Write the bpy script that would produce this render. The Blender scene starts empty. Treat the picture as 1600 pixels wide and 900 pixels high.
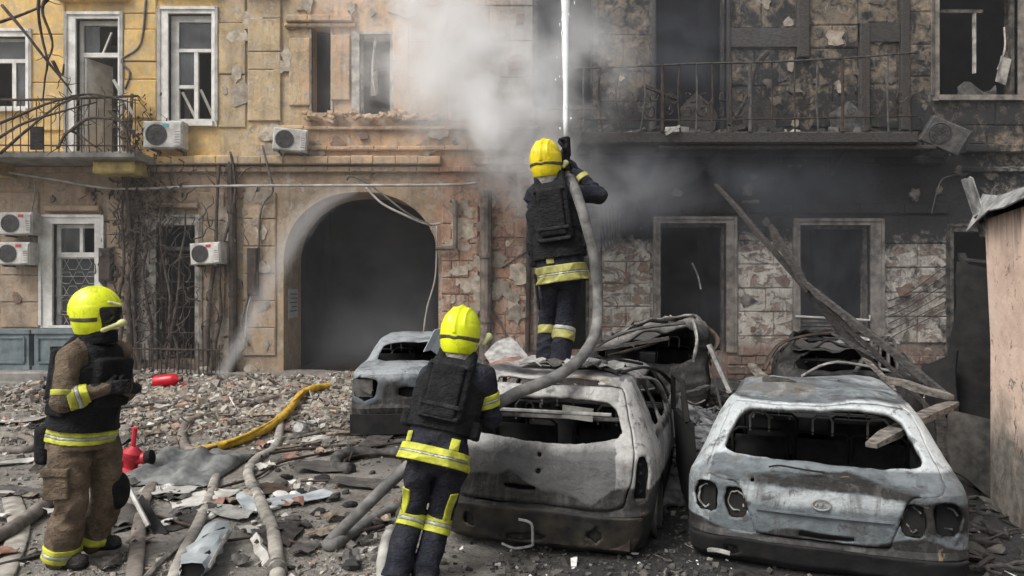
import bpy, bmesh, math, random
import numpy as np
from mathutils import Vector, Matrix, Euler, noise as mnoise
R = math.radians
rng = random.Random(7)
sc = bpy.context.scene
COL = sc.collection

# ------------------------------------------------------------------ camera
H = 1.87            # eye height
FP = 1155.0         # focal length in photograph pixels (1600 wide)
cam_d = bpy.data.cameras.new('camera')
cam_d.sensor_width = 36.0
cam_d.lens = 36.0 * FP / 1600.0
cam_d.clip_end = 500
cam = bpy.data.objects.new('camera', cam_d)
cam.location = (0, 0, H)
cam.rotation_euler = (R(90), 0, 0)
COL.objects.link(cam)
sc.camera = cam

# ------------------------------------------------------------------ sky and sun (hazy overcast)
SUN_EL, SUN_AZ = R(50), R(230)      # azimuth measured clockwise from +Y
w = bpy.data.worlds.new('World'); sc.world = w; w.use_nodes = True
nt = w.node_tree; nt.nodes.clear()
sky = nt.nodes.new('ShaderNodeTexSky'); sky.sky_type = 'NISHITA'; sky.sun_disc = False
sky.sun_elevation = SUN_EL; sky.sun_rotation = SUN_AZ; sky.dust_density = 6.0; sky.air_density = 1.0
hsv = nt.nodes.new('ShaderNodeHueSaturation'); hsv.inputs['Saturation'].default_value = 0.22
bg = nt.nodes.new('ShaderNodeBackground'); bg.inputs['Strength'].default_value = 0.12
wo = nt.nodes.new('ShaderNodeOutputWorld')
nt.links.new(sky.outputs[0], hsv.inputs['Color']); nt.links.new(hsv.outputs[0], bg.inputs[0]); nt.links.new(bg.outputs[0], wo.inputs[0])
sd = bpy.data.lights.new('sun', 'SUN'); sd.energy = 1.4; sd.angle = R(25); sd.color = (1.0, 0.97, 0.92)
so = bpy.data.objects.new('sun', sd); COL.objects.link(so)
sdir = Vector((math.sin(SUN_AZ) * math.cos(SUN_EL), math.cos(SUN_AZ) * math.cos(SUN_EL), math.sin(SUN_EL)))
so.rotation_euler = sdir.to_track_quat('Z', 'Y').to_euler()
so.location = sdir * 40
sc.view_settings.view_transform = 'Standard'; sc.view_settings.look = 'None'
sc.view_settings.exposure = 0.50; sc.view_settings.gamma = 1.0
sc.cycles.use_denoising = True
sc.cycles.max_bounces = 8; sc.cycles.diffuse_bounces = 3; sc.cycles.volume_bounces = 4
sc.cycles.transparent_max_bounces = 24
sc.cycles.volume_step_rate = 2.0; sc.cycles.volume_max_steps = 128

# ------------------------------------------------------------------ helpers
def P(px, py, Y):
    """point at depth Y seen at photograph pixel (px, py)"""
    return Vector(((px - 800) / FP * Y, Y, H - (py - 450) / FP * Y))

def gh(x, y):
    """height of the littered yard"""
    h = 0.030 * mnoise.noise(Vector((x * .9, y * .9, 0))) + 0.014 * mnoise.noise(Vector((x * 3.1, y * 3.1, 4)))
    t = min(max((y - 8.0) / 4.0, 0), 1) * min(max((2.5 - x) / 2.5, 0), 1)
    h += t * (0.03 + 0.10 * max(0, mnoise.noise(Vector((x * .7, y * .7, 9)))))
    if y > 10.5: h += t * min((y - 10.5) / 2.5, 1) * .24 * max(0, mnoise.noise(Vector((x * .55, y * .5, 21))) + .15) * min(max((-1.6 - x) / 1.5, 0), 1)
    return h

def G(px, py, dz=0.0):
    """point on the ground seen at a photograph pixel"""
    Y = FP * H / (py - 450)
    for _ in range(6):
        x = (px - 800) / FP * Y
        Y = FP * (H - gh(x, Y) - dz) / (py - 450)
    x = (px - 800) / FP * Y
    return Vector((x, Y, gh(x, Y) + dz))

def tag(o, label=None, cat=None, group=None, kind=None):
    if label: o['label'] = label
    if cat: o['category'] = cat
    if group: o['group'] = group
    if kind: o['kind'] = kind
    return o

def empty(name, loc=(0, 0, 0), label=None, cat=None, group=None):
    o = bpy.data.objects.new(name, None); COL.objects.link(o); o.location = loc
    o.empty_display_size = 0.1
    return tag(o, label, cat, group)

def link(name, me, parent=None, loc=None, rot=None):
    o = bpy.data.objects.new(name, me); COL.objects.link(o)
    if parent is not None: o.parent = parent
    if loc is not None: o.location = loc
    if rot is not None: o.rotation_euler = rot
    return o

def catmull(pts, per=8):
    pts = [Vector(p) for p in pts]
    if len(pts) < 3: 
        return [pts[0].lerp(pts[-1], i / per) for i in range(per + 1)]
    out = []
    n = len(pts)
    for i in range(n - 1):
        p0 = pts[max(i - 1, 0)]; p1 = pts[i]; p2 = pts[i + 1]; p3 = pts[min(i + 2, n - 1)]
        for k in range(per):
            t = k / per
            out.append(0.5 * ((2 * p1) + (p2 - p0) * t + (2 * p0 - 5 * p1 + 4 * p2 - p3) * t * t + (3 * p1 - p0 - 3 * p2 + p3) * t ** 3))
    out.append(pts[-1].copy())
    return out

class MB:
    """collects shapes and links them as one mesh object"""
    def __init__(s): s.v = []; s.f = []; s.m = []; s.cur = 0
    def add(s, vs, fs):
        b = len(s.v); s.v += [tuple(v) for v in vs]
        for f in fs: s.f.append(tuple(b + i for i in f)); s.m.append(s.cur)
        return s
    def box(s, c, d, rot=None, taper=1.0):
        x, y, z = d[0] / 2, d[1] / 2, d[2] / 2
        vs = [Vector((sx * x * (taper if sz > 0 else 1), sy * y * (taper if sz > 0 else 1), sz * z)) for sz in (-1, 1) for sy in (-1, 1) for sx in (-1, 1)]
        if rot is not None:
            M = rot if isinstance(rot, Matrix) else Euler(rot).to_matrix()
            vs = [M @ v for v in vs]
        c = Vector(c)
        return s.add([v + c for v in vs], [(0, 2, 3, 1), (4, 5, 7, 6), (0, 1, 5, 4), (2, 6, 7, 3), (0, 4, 6, 2), (1, 3, 7, 5)])
    def cbox(s, c, d, ch=0.008, rot=None, jit=0.0, r=None):
        """box whose -Y (front) face is chamfered"""
        x, y, z = d[0] / 2, d[1] / 2, d[2] / 2
        j = (lambda: (r or rng).uniform(-jit, jit)) if jit else (lambda: 0)
        vs = [(-x, y, -z), (x, y, -z), (x, y, z), (-x, y, z),
              (-x, -y + ch, -z), (x, -y + ch, -z), (x, -y + ch, z), (-x, -y + ch, z),
              (-x + ch + abs(j()), -y + j() * .4, -z + ch + abs(j())), (x - ch - abs(j()), -y + j() * .4, -z + ch + abs(j())),
              (x - ch - abs(j()), -y + j() * .4, z - ch - abs(j())), (-x + ch + abs(j()), -y + j() * .4, z - ch - abs(j()))]
        fs = [(8, 9, 10, 11), (4, 5, 9, 8), (5, 6, 10, 9), (6, 7, 11, 10), (7, 4, 8, 11), (0, 1, 5, 4), (1, 2, 6, 5), (2, 3, 7, 6), (3, 0, 4, 7), (3, 2, 1, 0)]
        vs = [Vector(v) for v in vs]
        if rot is not None:
            M = rot if isinstance(rot, Matrix) else Euler(rot).to_matrix()
            vs = [M @ v for v in vs]
        c = Vector(c)
        return s.add([v + c for v in vs], fs)
    def bar(s, a, b, wd, ht=None, up=(0, 0, 1)):
        a = Vector(a); b = Vector(b); ht = ht or wd
        d = (b - a); L = d.length; d.normalize()
        u = Vector(up)
        if abs(d.dot(u)) > .98: u = Vector((0, 1, 0))
        sx = d.cross(u).normalized(); sz = sx.cross(d)
        M = Matrix((sx, d, sz)).transposed()
        return s.box((a + b) / 2, (wd, L, ht), M)
    def tube(s, pts, r, n=8, smooth=0, flat=1.0, caps=True, wob=0.0, seed=0):
        if smooth: 
            cnt = len(pts); pts2 = catmull(pts, smooth)
            if not callable(r) and hasattr(r, '__len__'):
                rr = list(r); r = [rr[min(int(i / smooth), cnt - 1)] * (1 - (i / smooth) % 1) + rr[min(int(i / smooth) + 1, cnt - 1)] * ((i / smooth) % 1) for i in range(len(pts2))]
            pts = pts2
        pts = [Vector(p) for p in pts]; m = len(pts)
        if not hasattr(r, '__len__'): r = [r] * m
        t0 = (pts[1] - pts[0]).normalized()
        u = Vector((0, 0, 1)) if abs(t0.z) < .9 else Vector((1, 0, 0))
        nrm = (u - t0 * u.dot(t0)).normalized()
        vs = []
        for i in range(m):
            t = (pts[min(i + 1, m - 1)] - pts[max(i - 1, 0)])
            if t.length < 1e-9: t = t0
            t = t.normalized()
            nrm = nrm - t * nrm.dot(t)
            nrm = nrm.normalized() if nrm.length > 1e-6 else t.orthogonal().normalized()
            bn = t.cross(nrm); t0 = t
            for k in range(n):
                a = 2 * math.pi * k / n
                q = r[i] * (1 + wob * mnoise.noise(pts[i] * 9 + Vector((k * .7 + seed, 0, 0)))) if wob else r[i]
                vs.append(pts[i] + nrm * (math.cos(a) * q * flat) + bn * (math.sin(a) * q))
        fs = []
        for i in range(m - 1):
            for k in range(n):
                fs.append((i * n + k, i * n + (k + 1) % n, (i + 1) * n + (k + 1) % n, (i + 1) * n + k))
        if caps:
            fs.append(tuple(range(n - 1, -1, -1))); fs.append(tuple((m - 1) * n + k for k in range(n)))
        return s.add(vs, fs)
    def lathe(s, prof, n=20, M=None, caps=True):
        """prof: (radius, z) list, revolved about local z, then moved by matrix M"""
        vs = []
        for r, z in prof:
            for k in range(n):
                a = 2 * math.pi * k / n
                vs.append(Vector((r * math.cos(a), r * math.sin(a), z)))
        if M is not None: vs = [M @ v for v in vs]
        fs = []
        for i in range(len(prof) - 1):
            for k in range(n): fs.append((i * n + k, i * n + (k + 1) % n, (i + 1) * n + (k + 1) % n, (i + 1) * n + k))
        if caps:
            fs.append(tuple(range(n - 1, -1, -1))); fs.append(tuple((len(prof) - 1) * n + k for k in range(n)))
        return s.add(vs, fs)
    def prism(s, poly, off):
        """closed polygon extruded by the vector off"""
        off = Vector(off); n = len(poly); poly = [Vector(p) for p in poly]
        vs = poly + [p + off for p in poly]
        fs = [tuple(range(n)), tuple(range(2 * n - 1, n - 1, -1))] + [(i, n + i, n + (i + 1) % n, (i + 1) % n) for i in range(n)]
        return s.add(vs, fs)
    def sheet(s, grid, th, up=None):
        """grid[i][j] of points made into a thin sheet of thickness th"""
        a = len(grid); b = len(grid[0]); g = [[Vector(p) for p in row] for row in grid]
        ns = []
        for i in range(a):
            for j in range(b):
                e1 = g[min(i + 1, a - 1)][j] - g[max(i - 1, 0)][j]; e2 = g[i][min(j + 1, b - 1)] - g[i][max(j - 1, 0)]
                ns.append(e1.cross(e2).normalized())
        vs = [g[i][j] for i in range(a) for j in range(b)] + [g[i][j] - ns[i * b + j] * th for i in range(a) for j in range(b)]
        o = a * b; fs = []
        for i in range(a - 1):
            for j in range(b - 1):
                q = (i * b + j, (i + 1) * b + j, (i + 1) * b + j + 1, i * b + j + 1)
                fs.append(q); fs.append(tuple(o + t for t in reversed(q)))
        rim = [i * b for i in range(a)] + [(a - 1) * b + j for j in range(1, b)] + [i * b + b - 1 for i in range(a - 2, -1, -1)] + [j for j in range(b - 2, 0, -1)]
        for k in range(len(rim)):
            p, q = rim[k], rim[(k + 1) % len(rim)]
            fs.append((q, p, o + p, o + q))
        return s.add(vs, fs)
    def mesh(s, name, mats, smooth=False):
        me = bpy.data.meshes.new(name)
        me.from_pydata(s.v, [], s.f)
        if not isinstance(mats, (list, tuple)): mats = [mats]
        for m in mats: me.materials.append(m)
        if len(mats) > 1: me.polygons.foreach_set('material_index', s.m)
        if smooth:
            me.shade_smooth() if hasattr(me, 'shade_smooth') else me.polygons.foreach_set('use_smooth', [True] * len(me.polygons))
        me.update()
        return me
    def build(s, name, mats, parent=None, smooth=False, recenter=False, sharp=None):
        c = None
        if recenter:
            a = np.array(s.v); c = Vector(((a[:, 0].min() + a[:, 0].max()) / 2, (a[:, 1].min() + a[:, 1].max()) / 2, a[:, 2].min()))
            s.v = [(v[0] - c.x, v[1] - c.y, v[2] - c.z) for v in s.v]
        me = s.mesh(name, mats, smooth)
        if sharp:
            bm = bmesh.new(); bm.from_mesh(me); bmesh.ops.recalc_face_normals(bm, faces=bm.faces[:])
            for e in bm.edges:
                if len(e.link_faces) == 2 and e.calc_face_angle(0) > R(sharp): e.smooth = False
            for f in bm.faces: f.smooth = True
            bm.to_mesh(me); bm.free()
        return link(name, me, parent, c)

def copy_tree(o, parent=None):
    c = o.copy(); COL.objects.link(c)
    if parent is not None: c.parent = parent
    for ch in list(o.children): copy_tree(ch, c)
    return c

# ------------------------------------------------------------------ materials
def new_mat(name):
    m = bpy.data.materials.new(name); m.use_nodes = True
    t = m.node_tree; b = t.nodes['Principled BSDF']
    return m, t, b
def nd(t, typ, **kw):
    n = t.nodes.new(typ)
    for k, v in kw.items():
        if k.startswith('_'): setattr(n, k[1:], v)
        else:
            key = int(k[1:]) if k[0] == 'i' and k[1:].isdigit() else k
            n.inputs[key].default_value = v
    return n
def coord(t, kind='Object', scale=1.0, sc3=None):
    c = t.nodes.new('ShaderNodeTexCoord'); mp = t.nodes.new('ShaderNodeMapping')
    mp.inputs['Scale'].default_value = sc3 or (scale,) * 3
    t.links.new(c.outputs[kind], mp.inputs[0]); return mp.outputs[0]
def noise(t, vec, scale, detail=4, rough=.6, dist=0.0):
    n = nd(t, 'ShaderNodeTexNoise', Scale=scale, Detail=detail, Roughness=rough, Distortion=dist)
    t.links.new(vec, n.inputs['Vector']); return n.outputs['Fac']
def ramp(t, fac, stops, interp='LINEAR'):
    r = t.nodes.new('ShaderNodeValToRGB'); r.color_ramp.interpolation = interp
    e = r.color_ramp.elements
    while len(e) < len(stops): e.new(0.5)
    for q, (p, c) in zip(e, stops):
        q.position = p; q.color = (c, c, c, 1) if not hasattr(c, '__len__') else tuple(c) + (1,)
    t.links.new(fac, r.inputs[0]); return r.outputs[0]
def mix(t, fac, a, b, mode='MIX'):
    n = t.nodes.new('ShaderNodeMix'); n.data_type = 'RGBA'; n.blend_type = mode
    for sock, v in ((n.inputs[0], fac), (n.inputs[6], a), (n.inputs[7], b)):
        if hasattr(v, 'is_output') or isinstance(v, bpy.types.NodeSocket): t.links.new(v, sock)
        elif hasattr(v, '__len__'): sock.default_value = tuple(v) + (1,) if len(v) == 3 else v
        else: sock.default_value = v
    return n.outputs[2]
def math_n(t, op, a, b=0.0, clamp=False):
    n = t.nodes.new('ShaderNodeMath'); n.operation = op; n.use_clamp = clamp
    for s_, v in ((n.inputs[0], a), (n.inputs[1], b)):
        if isinstance(v, bpy.types.NodeSocket): t.links.new(v, s_)
        else: s_.default_value = v
    return n.outputs[0]
def bump(t, b, h, strength=.4, dist=.02):
    n = nd(t, 'ShaderNodeBump', Strength=strength, Distance=dist)
    t.links.new(h, n.inputs['Height']); t.links.new(n.outputs[0], b.inputs['Normal'])
def finish(t, b, col, rough=.8, metal=0.0):
    if isinstance(col, bpy.types.NodeSocket): t.links.new(col, b.inputs['Base Color'])
    else: b.inputs['Base Color'].default_value = tuple(col) + (1,)
    if isinstance(rough, bpy.types.NodeSocket): t.links.new(rough, b.inputs['Roughness'])
    else: b.inputs['Roughness'].default_value = rough
    b.inputs['Metallic'].default_value = metal

def simple(name, c1, c2, scale=6, rough=.8, metal=0.0, bs=.3, bd=.01, detail=5, lo=.35, hi=.65, randomise=0.0, coords='Object', stretch=None, c3=None):
    m, t, b = new_mat(name)
    v = coord(t, coords, 1.0, stretch)
    if randomise:
        oi = t.nodes.new('ShaderNodeObjectInfo')
        ad = t.nodes.new('ShaderNodeVectorMath'); ad.operation = 'ADD'
        cm = t.nodes.new('ShaderNodeCombineXYZ')
        mm = math_n(t, 'MULTIPLY', oi.outputs['Random'], 37.0)
        t.links.new(mm, cm.inputs[0]); t.links.new(mm, cm.inputs[2])
        t.links.new(v, ad.inputs[0]); t.links.new(cm.outputs[0], ad.inputs[1]); v = ad.outputs[0]
    f = noise(t, v, scale, detail)
    stops = [(lo, c1), (hi, c2)] + ([(min(hi + .12, 1), c3)] if c3 else [])
    col = ramp(t, f, stops)
    if randomise:
        k = math_n(t, 'ADD', math_n(t, 'MULTIPLY', oi.outputs['Random'], randomise), 1 - randomise / 2)
        cc = t.nodes.new('ShaderNodeCombineXYZ')
        for i in range(3): t.links.new(k, cc.inputs[i])
        col = mix(t, 1.0, col, cc.outputs[0], 'MULTIPLY')
    finish(t, b, col, rough, metal)
    if bs: bump(t, b, noise(t, v, scale * 3.1, 6, .65), bs, bd)
    return m

def paint_mat(name, peel_to=(.225, .145, .11), k=1.0):
    """facade plaster: colour comes from the vertex attribute 'tint' (rgb) and 'soot'; peeled patches, chips and streaks on top"""
    m, t, b = new_mat(name)
    v = coord(t)
    at = t.nodes.new('ShaderNodeAttribute'); at.attribute_name = 'tint'
    sa = t.nodes.new('ShaderNodeAttribute'); sa.attribute_name = 'soot'
    base = at.outputs['Color']
    big = noise(t, v, 1.3, 6, .7, .4); mid = noise(t, v, 4.5, 8, .72, .6); fine = noise(t, v, 22, 6, .7)
    vs = coord(t, 'Object', 1, (7, 7, .7)); streak = noise(t, vs, 1.0, 5, .65)
    lo = ramp(t, big, [(.36, .66), (.62, 1.18)])
    col = mix(t, 1.0, base, lo, 'MULTIPLY')
    sx = t.nodes.new('ShaderNodeSeparateColor'); t.links.new(sa.outputs['Color'], sx.inputs[0])
    worn = ramp(t, sx.outputs[1], [(.04, .22), (.20, 1.0)])
    # faded, washed-out blotches
    col = mix(t, ramp(t, mid, [(.48, 0.0), (.58, .5)]), col, (.40, .35, .28))
    col = mix(t, ramp(t, noise(t, coord(t, 'Object', 1, (1.3, 1, 1)), 5.5, 9, .76, .5), [(.56, 0.0), (.60, .62)]), col, mix(t, worn, base, (.19, .155, .125)))
    # peeled to the under-coat, chips of pale lime and of brick
    p2 = noise(t, coord(t, 'Object', 1, (1.1, 1, 1.7)), 2.3, 9, .74, .8)
    pe = math_n(t, 'MULTIPLY', ramp(t, p2, [(.555, 0.0), (.575, 1.0)]), sa.outputs['Color'])
    soot, peel, pale = sx.outputs[0], sx.outputs[1], sx.outputs[2]
    brick = ramp(t, fine, [(.3, tuple(c * .6 for c in peel_to)), (.7, tuple(c * 1.25 for c in peel_to))])
    pm = math_n(t, 'MULTIPLY', ramp(t, p2, [(.53, 0.0), (.55, 1.0)]), peel)
    col = mix(t, pm, col, brick)
    p3 = noise(t, coord(t, 'Object', 1, (1.4, 1, .9)), 3.1, 10, .76, 1.0)
    lm = math_n(t, 'MULTIPLY', ramp(t, p3, [(.56, 0.0), (.58, 1.0)]), pale)
    col = mix(t, lm, col, ramp(t, fine, [(.3, (.36, .33, .29)), (.7, (.56, .53, .48))]))
    # dirt streaks
    col = mix(t, math_n(t, 'MULTIPLY', ramp(t, streak, [(.50, 0.0), (.72, .6)]), worn), col, (.085, .072, .06))
    # soot
    sm = math_n(t, 'ADD', soot, math_n(t, 'MULTIPLY', math_n(t, 'SUBTRACT', mid, .5), 1.5))
    sm = math_n(t, 'ADD', sm, math_n(t, 'MULTIPLY', math_n(t, 'SUBTRACT', big, .5), 1.1))
    sm = math_n(t, 'MULTIPLY', ramp(t, sm, [(.22, 0.0), (.62, 1.0)]), ramp(t, soot, [(0, 0.0), (.12, 1.0)]))
    col = mix(t, sm, col, ramp(t, fine, [(.3, (.007, .007, .008)), (.75, (.030, .028, .028))]))
    finish(t, b, col, .9)
    hsum = math_n(t, 'ADD', math_n(t, 'MULTIPLY', fine, .5), math_n(t, 'SUBTRACT', math_n(t, 'MULTIPLY', lm, .3), math_n(t, 'MULTIPLY', pm, .7)))
    bump(t, b, hsum, .9, .03)
    return m

M = {}
M['plaster'] = paint_mat('plaster')
M['frame'] = simple('white_frame_paint', (.48, .465, .43), (.76, .75, .71), 4, .6, bs=.15)
M['frame_old'] = simple('old_frame_paint', (.12, .11, .10), (.50, .47, .42), 6, .75, bs=.3)
M['frame_smoked'] = simple('smoke_stained_frame', (.07, .062, .055), (.28, .245, .21), 5, .8, bs=.35, detail=8)
M['frame_burnt'] = simple('scorched_frame_wood', (.02, .02, .02), (.20, .17, .14), 7, .85, bs=.4, lo=.4, hi=.75)
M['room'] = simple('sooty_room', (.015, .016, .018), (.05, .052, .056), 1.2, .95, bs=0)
M['room_lit'] = simple('pale_lit_room', (.10, .11, .12), (.22, .23, .24), .8, .95, bs=0)
M['iron'] = simple('rusty_iron', (.018, .015, .013), (.075, .05, .035), 9, .7, .3, bs=.3)
M['iron_grey'] = simple('grey_iron', (.05, .05, .05), (.13, .12, .11), 9, .65, .4, bs=.2)
M['char'] = simple('charred_wood', (.012, .011, .010), (.07, .06, .055), 5, .85, bs=.6, bd=.02, stretch=(3, 3, 12), randomise=.5)
M['wood'] = simple('weathered_wood', (.10, .075, .055), (.30, .25, .19), 4, .85, bs=.5, bd=.01, stretch=(6, 2, 6), randomise=.6)
M['twig'] = simple('dead_twig_bark', (.03, .022, .018), (.10, .075, .06), 12, .9, bs=.3)
M['cable'] = simple('grey_cable', (.05, .045, .04), (.16, .14, .12), 6, .7, bs=0)
M['cable_pale'] = simple('pale_cable', (.22, .20, .18), (.42, .40, .37), 4, .7, bs=0)
M['ac_white'] = simple('aged_white_casing', (.26, .25, .225), (.60, .585, .55), 4, .55, bs=.15, detail=8, randomise=.35)
M['ac_dark'] = simple('fan_grille_black', (.025, .027, .03), (.07, .07, .075), 8, .5, bs=0)
M['glass'] = None
m, t, b = new_mat('dirty_window_glass'); finish(t, b, ramp(t, noise(t, coord(t), 2.2, 5), [(.35, (.03, .035, .04)), (.7, (.16, .17, .18))]), .12); b.inputs['Alpha'].default_value = .55; M['glass'] = m
M['red'] = simple('red_paint', (.28, .012, .02), (.55, .03, .05), 7, .45, bs=.15, c3=(.3, .2, .18))
M['planter'] = simple('blue_grey_planter', (.075, .10, .11), (.17, .21, .22), 4, .7, bs=.25)
M['rusty'] = simple('rust_red_sheet', (.12, .06, .045), (.34, .19, .14), 6, .8, .1, bs=.3)
M['concrete'] = simple('grey_concrete', (.12, .115, .105), (.28, .265, .24), 3, .9, bs=.5)
# ================================================================== YARD
WY = 15.2
S = FP / WY
def fx(px): return (px - 800) / S
def fz(py): return H - (py - 450) / S
def sm(a, b, x):
    t = min(max((x - a) / (b - a), 0), 1); return t * t * (3 - 2 * t)
def lerp3(a, b, t): return tuple(p + (q - p) * t for p, q in zip(a, b))

def facade_tint(x, z):
    """colour of the plaster at a place on the wall, and (soot, peel, pale) amounts"""
    px = 800 + x * S; py = 450 - (z - H) * S
    yel, tan, pink, brown = (.72, .48, .165), (.50, .375, .22), (.54, .35, .21), (.36, .265, .18)
    grey, pale, brick = (.34, .265, .18), (.50, .465, .41), (.21, .13, .10)
    up = lerp3(lerp3(yel, tan, sm(330, 352, px)), pink, sm(450, 500, px))
    up = lerp3(up, (.36, .33, .29), sm(690, 830, px))
    up = lerp3(up, grey, sm(850, 930, px))
    lo = lerp3(brown, (.37, .27, .175), sm(300, 380, px))
    lo = lerp3(lo, (.43, .25, .17), sm(660, 700, px))
    lo = lerp3(lo, pale, sm(900, 930, px))
    c = lerp3(up, lo, sm(245, 262, py))
    c = lerp3(c, brick, sm(528, 545, py) * sm(690, 720, px))
    soot = .0 + .10 * sm(245, 265, py) * (1 - sm(380, 460, px)) + .32 * math.exp(-((px - 270) / 45) ** 2) * sm(240, 300, py)
    soot += .25 * math.exp(-((px - 560) / 150) ** 2 - ((py - 275) / 22) ** 2)
    soot += .30 * sm(690, 760, px) * (1 - sm(790, 850, px)) * math.exp(-((py - 290) / 45) ** 2)
    r = sm(835, 925, px)
    soot += r * (1 - sm(200, 215, py)) * (.50 + .20 * sm(110, 190, py))
    soot += r * sm(200, 216, py) * (1 - sm(318, 410, py)) * (1.05 - .55 * sm(1470, 1570, px))
    soot += r * sm(330, 372, py) * (.17 + .14 * sm(1200, 1480, px))
    soot += .2 * math.exp(-((py - 590) / 30) ** 2)
    peel = .15 + .5 * sm(680, 700, px) * sm(260, 300, py) + .20 * r * sm(330, 350, py)
    lime = .30 + .35 * sm(340, 380, px) * (1 - sm(835, 870, px)) + .35 * r
    if px < 335 and py < 250: lime = .12; peel = .05
    return c, (min(soot, 1.0), min(peel, 1), min(lime, 1))

def paint(me, M_=None):
    n = len(me.vertices)
    a = me.attributes.new('tint', 'FLOAT_COLOR', 'POINT'); s = me.attributes.new('soot', 'FLOAT_COLOR', 'POINT')
    ta = np.ones((n, 4), 'f'); sa = np.ones((n, 4), 'f')
    for i, v in enumerate(me.vertices):
        c, q = facade_tint(v.co.x, v.co.z); ta[i, :3] = c; sa[i, :3] = q
    a.data.foreach_set('color', ta.ravel()); s.data.foreach_set('color', sa.ravel())

# ------------------------------------------------------------------ ground
def build_ground():
    xs = np.concatenate([np.arange(-60, -12, 4.0), np.arange(-12, 8, .10), np.arange(8, 60.1, 4.0)])
    ys = np.concatenate([np.arange(-40, 0, 4.0), np.arange(0, 3.6, .4), np.arange(3.6, 16, .10), np.arange(16, 80.1, 4.0)])
    nx, ny = len(xs), len(ys)
    X, Y = np.meshgrid(xs, ys); Z = np.zeros_like(X)
    T = np.zeros((ny, nx, 4), 'f'); T[..., 3] = 1
    for j in range(ny):
        for i in range(nx):
            x, y = float(xs[i]), float(ys[j])
            near = -12 < x < 8 and 3 < y < 16
            Z[j, i] = gh(x, y) if near else 0
            px = 800 + x / max(y, .5) * FP if y > 1 else 800
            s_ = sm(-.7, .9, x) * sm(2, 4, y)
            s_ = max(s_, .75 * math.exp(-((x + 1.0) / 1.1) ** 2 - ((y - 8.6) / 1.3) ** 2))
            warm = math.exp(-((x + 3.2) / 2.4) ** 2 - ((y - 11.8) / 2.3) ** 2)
            T[j, i, 0] = s_; T[j, i, 1] = warm  # first channel: soot round the cars plus painted contact shade under them
    v = np.stack([X.ravel(), Y.ravel(), Z.ravel()], 1)
    f = [(j * nx + i, j * nx + i + 1, (j + 1) * nx + i + 1, (j + 1) * nx + i) for j in range(ny - 1) for i in range(nx - 1)]
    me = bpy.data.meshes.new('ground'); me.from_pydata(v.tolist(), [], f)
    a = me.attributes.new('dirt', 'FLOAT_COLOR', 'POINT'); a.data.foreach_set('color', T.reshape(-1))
    me.polygons.foreach_set('use_smooth', [True] * len(f))
    m, t, b = new_mat('ash_dirt_and_shade')
    vv = coord(t); n1 = noise(t, vv, 1.1, 6, .65); n2 = noise(t, vv, 6, 8, .7); n3 = noise(t, vv, 34, 6, .7)
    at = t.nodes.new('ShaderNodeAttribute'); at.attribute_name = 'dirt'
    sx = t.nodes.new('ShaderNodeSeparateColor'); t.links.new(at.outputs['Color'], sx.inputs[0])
    col = ramp(t, n2, [(.28, (.16, .148, .13)), (.50, (.275, .256, .226)), (.72, (.39, .37, .335))])
    col = mix(t, sx.outputs[1], col, mix(t, n2, (.20, .15, .11), (.42, .33, .25)))
    col = mix(t, ramp(t, n3, [(.46, 0.0), (.72, .7)]), col, (.07, .064, .058))
    col = mix(t, ramp(t, n1, [(.34, .5), (.52, 0.0)]), col, (.085, .078, .07))
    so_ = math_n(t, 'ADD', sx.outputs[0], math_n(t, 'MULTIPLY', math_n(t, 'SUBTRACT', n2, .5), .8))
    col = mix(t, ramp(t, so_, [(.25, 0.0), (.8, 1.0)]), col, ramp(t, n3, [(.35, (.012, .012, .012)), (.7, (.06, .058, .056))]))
    finish(t, b, col, ramp(t, n1, [(.35, .55), (.6, .95)]))
    bump(t, b, math_n(t, 'ADD', n2, math_n(t, 'MULTIPLY', n3, .6)), 1.0, .05)
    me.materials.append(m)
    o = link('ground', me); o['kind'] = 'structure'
build_ground()

# ================================================================== THE BUILDING
B = empty('apartment_building', (0, 0, 0), 'old burnt apartment house of peeling ochre, pink and blackened plaster behind the yard', 'building')
OPEN = {  # window and door openings as photograph pixels on the wall plane
    'W1': (-70, 58, 42, 170), 'W2': (120, 30, 186, 240), 'W3': (264, 22, 332, 190),
    'M1': (487, 40, 517, 176), 'M2': (562, 54, 613, 178), 'M3': (645, 100, 673, 172),
    'R1': (840, -70, 926, 166), 'R2': (1022, -45, 1134, 208), 'R3': (1466, -22, 1590, 150),
    'L0': (-190, 350, -120, 505), 'L1': (84, 350, 150, 508), 'L2': (245, 352, 306, 562), 'AR': (443, 300, 685, 596),
    'R4': (845, 352, 921, 548), 'R5': (1031, 349, 1134, 550), 'R6': (1249, 352, 1359, 534), 'R7': (1488, 362, 1575, 600),
    'R8': (1700, -20, 1820, 150), 'R9': (1690, 352, 1800, 540)}
SPRING = 408
def arch_y(px):
    u = min(max((px - 564) / 121.0, -1), 1)
    return SPRING - 108 * math.sqrt(max(0, 1 - abs(u) ** 2.25))

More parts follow.
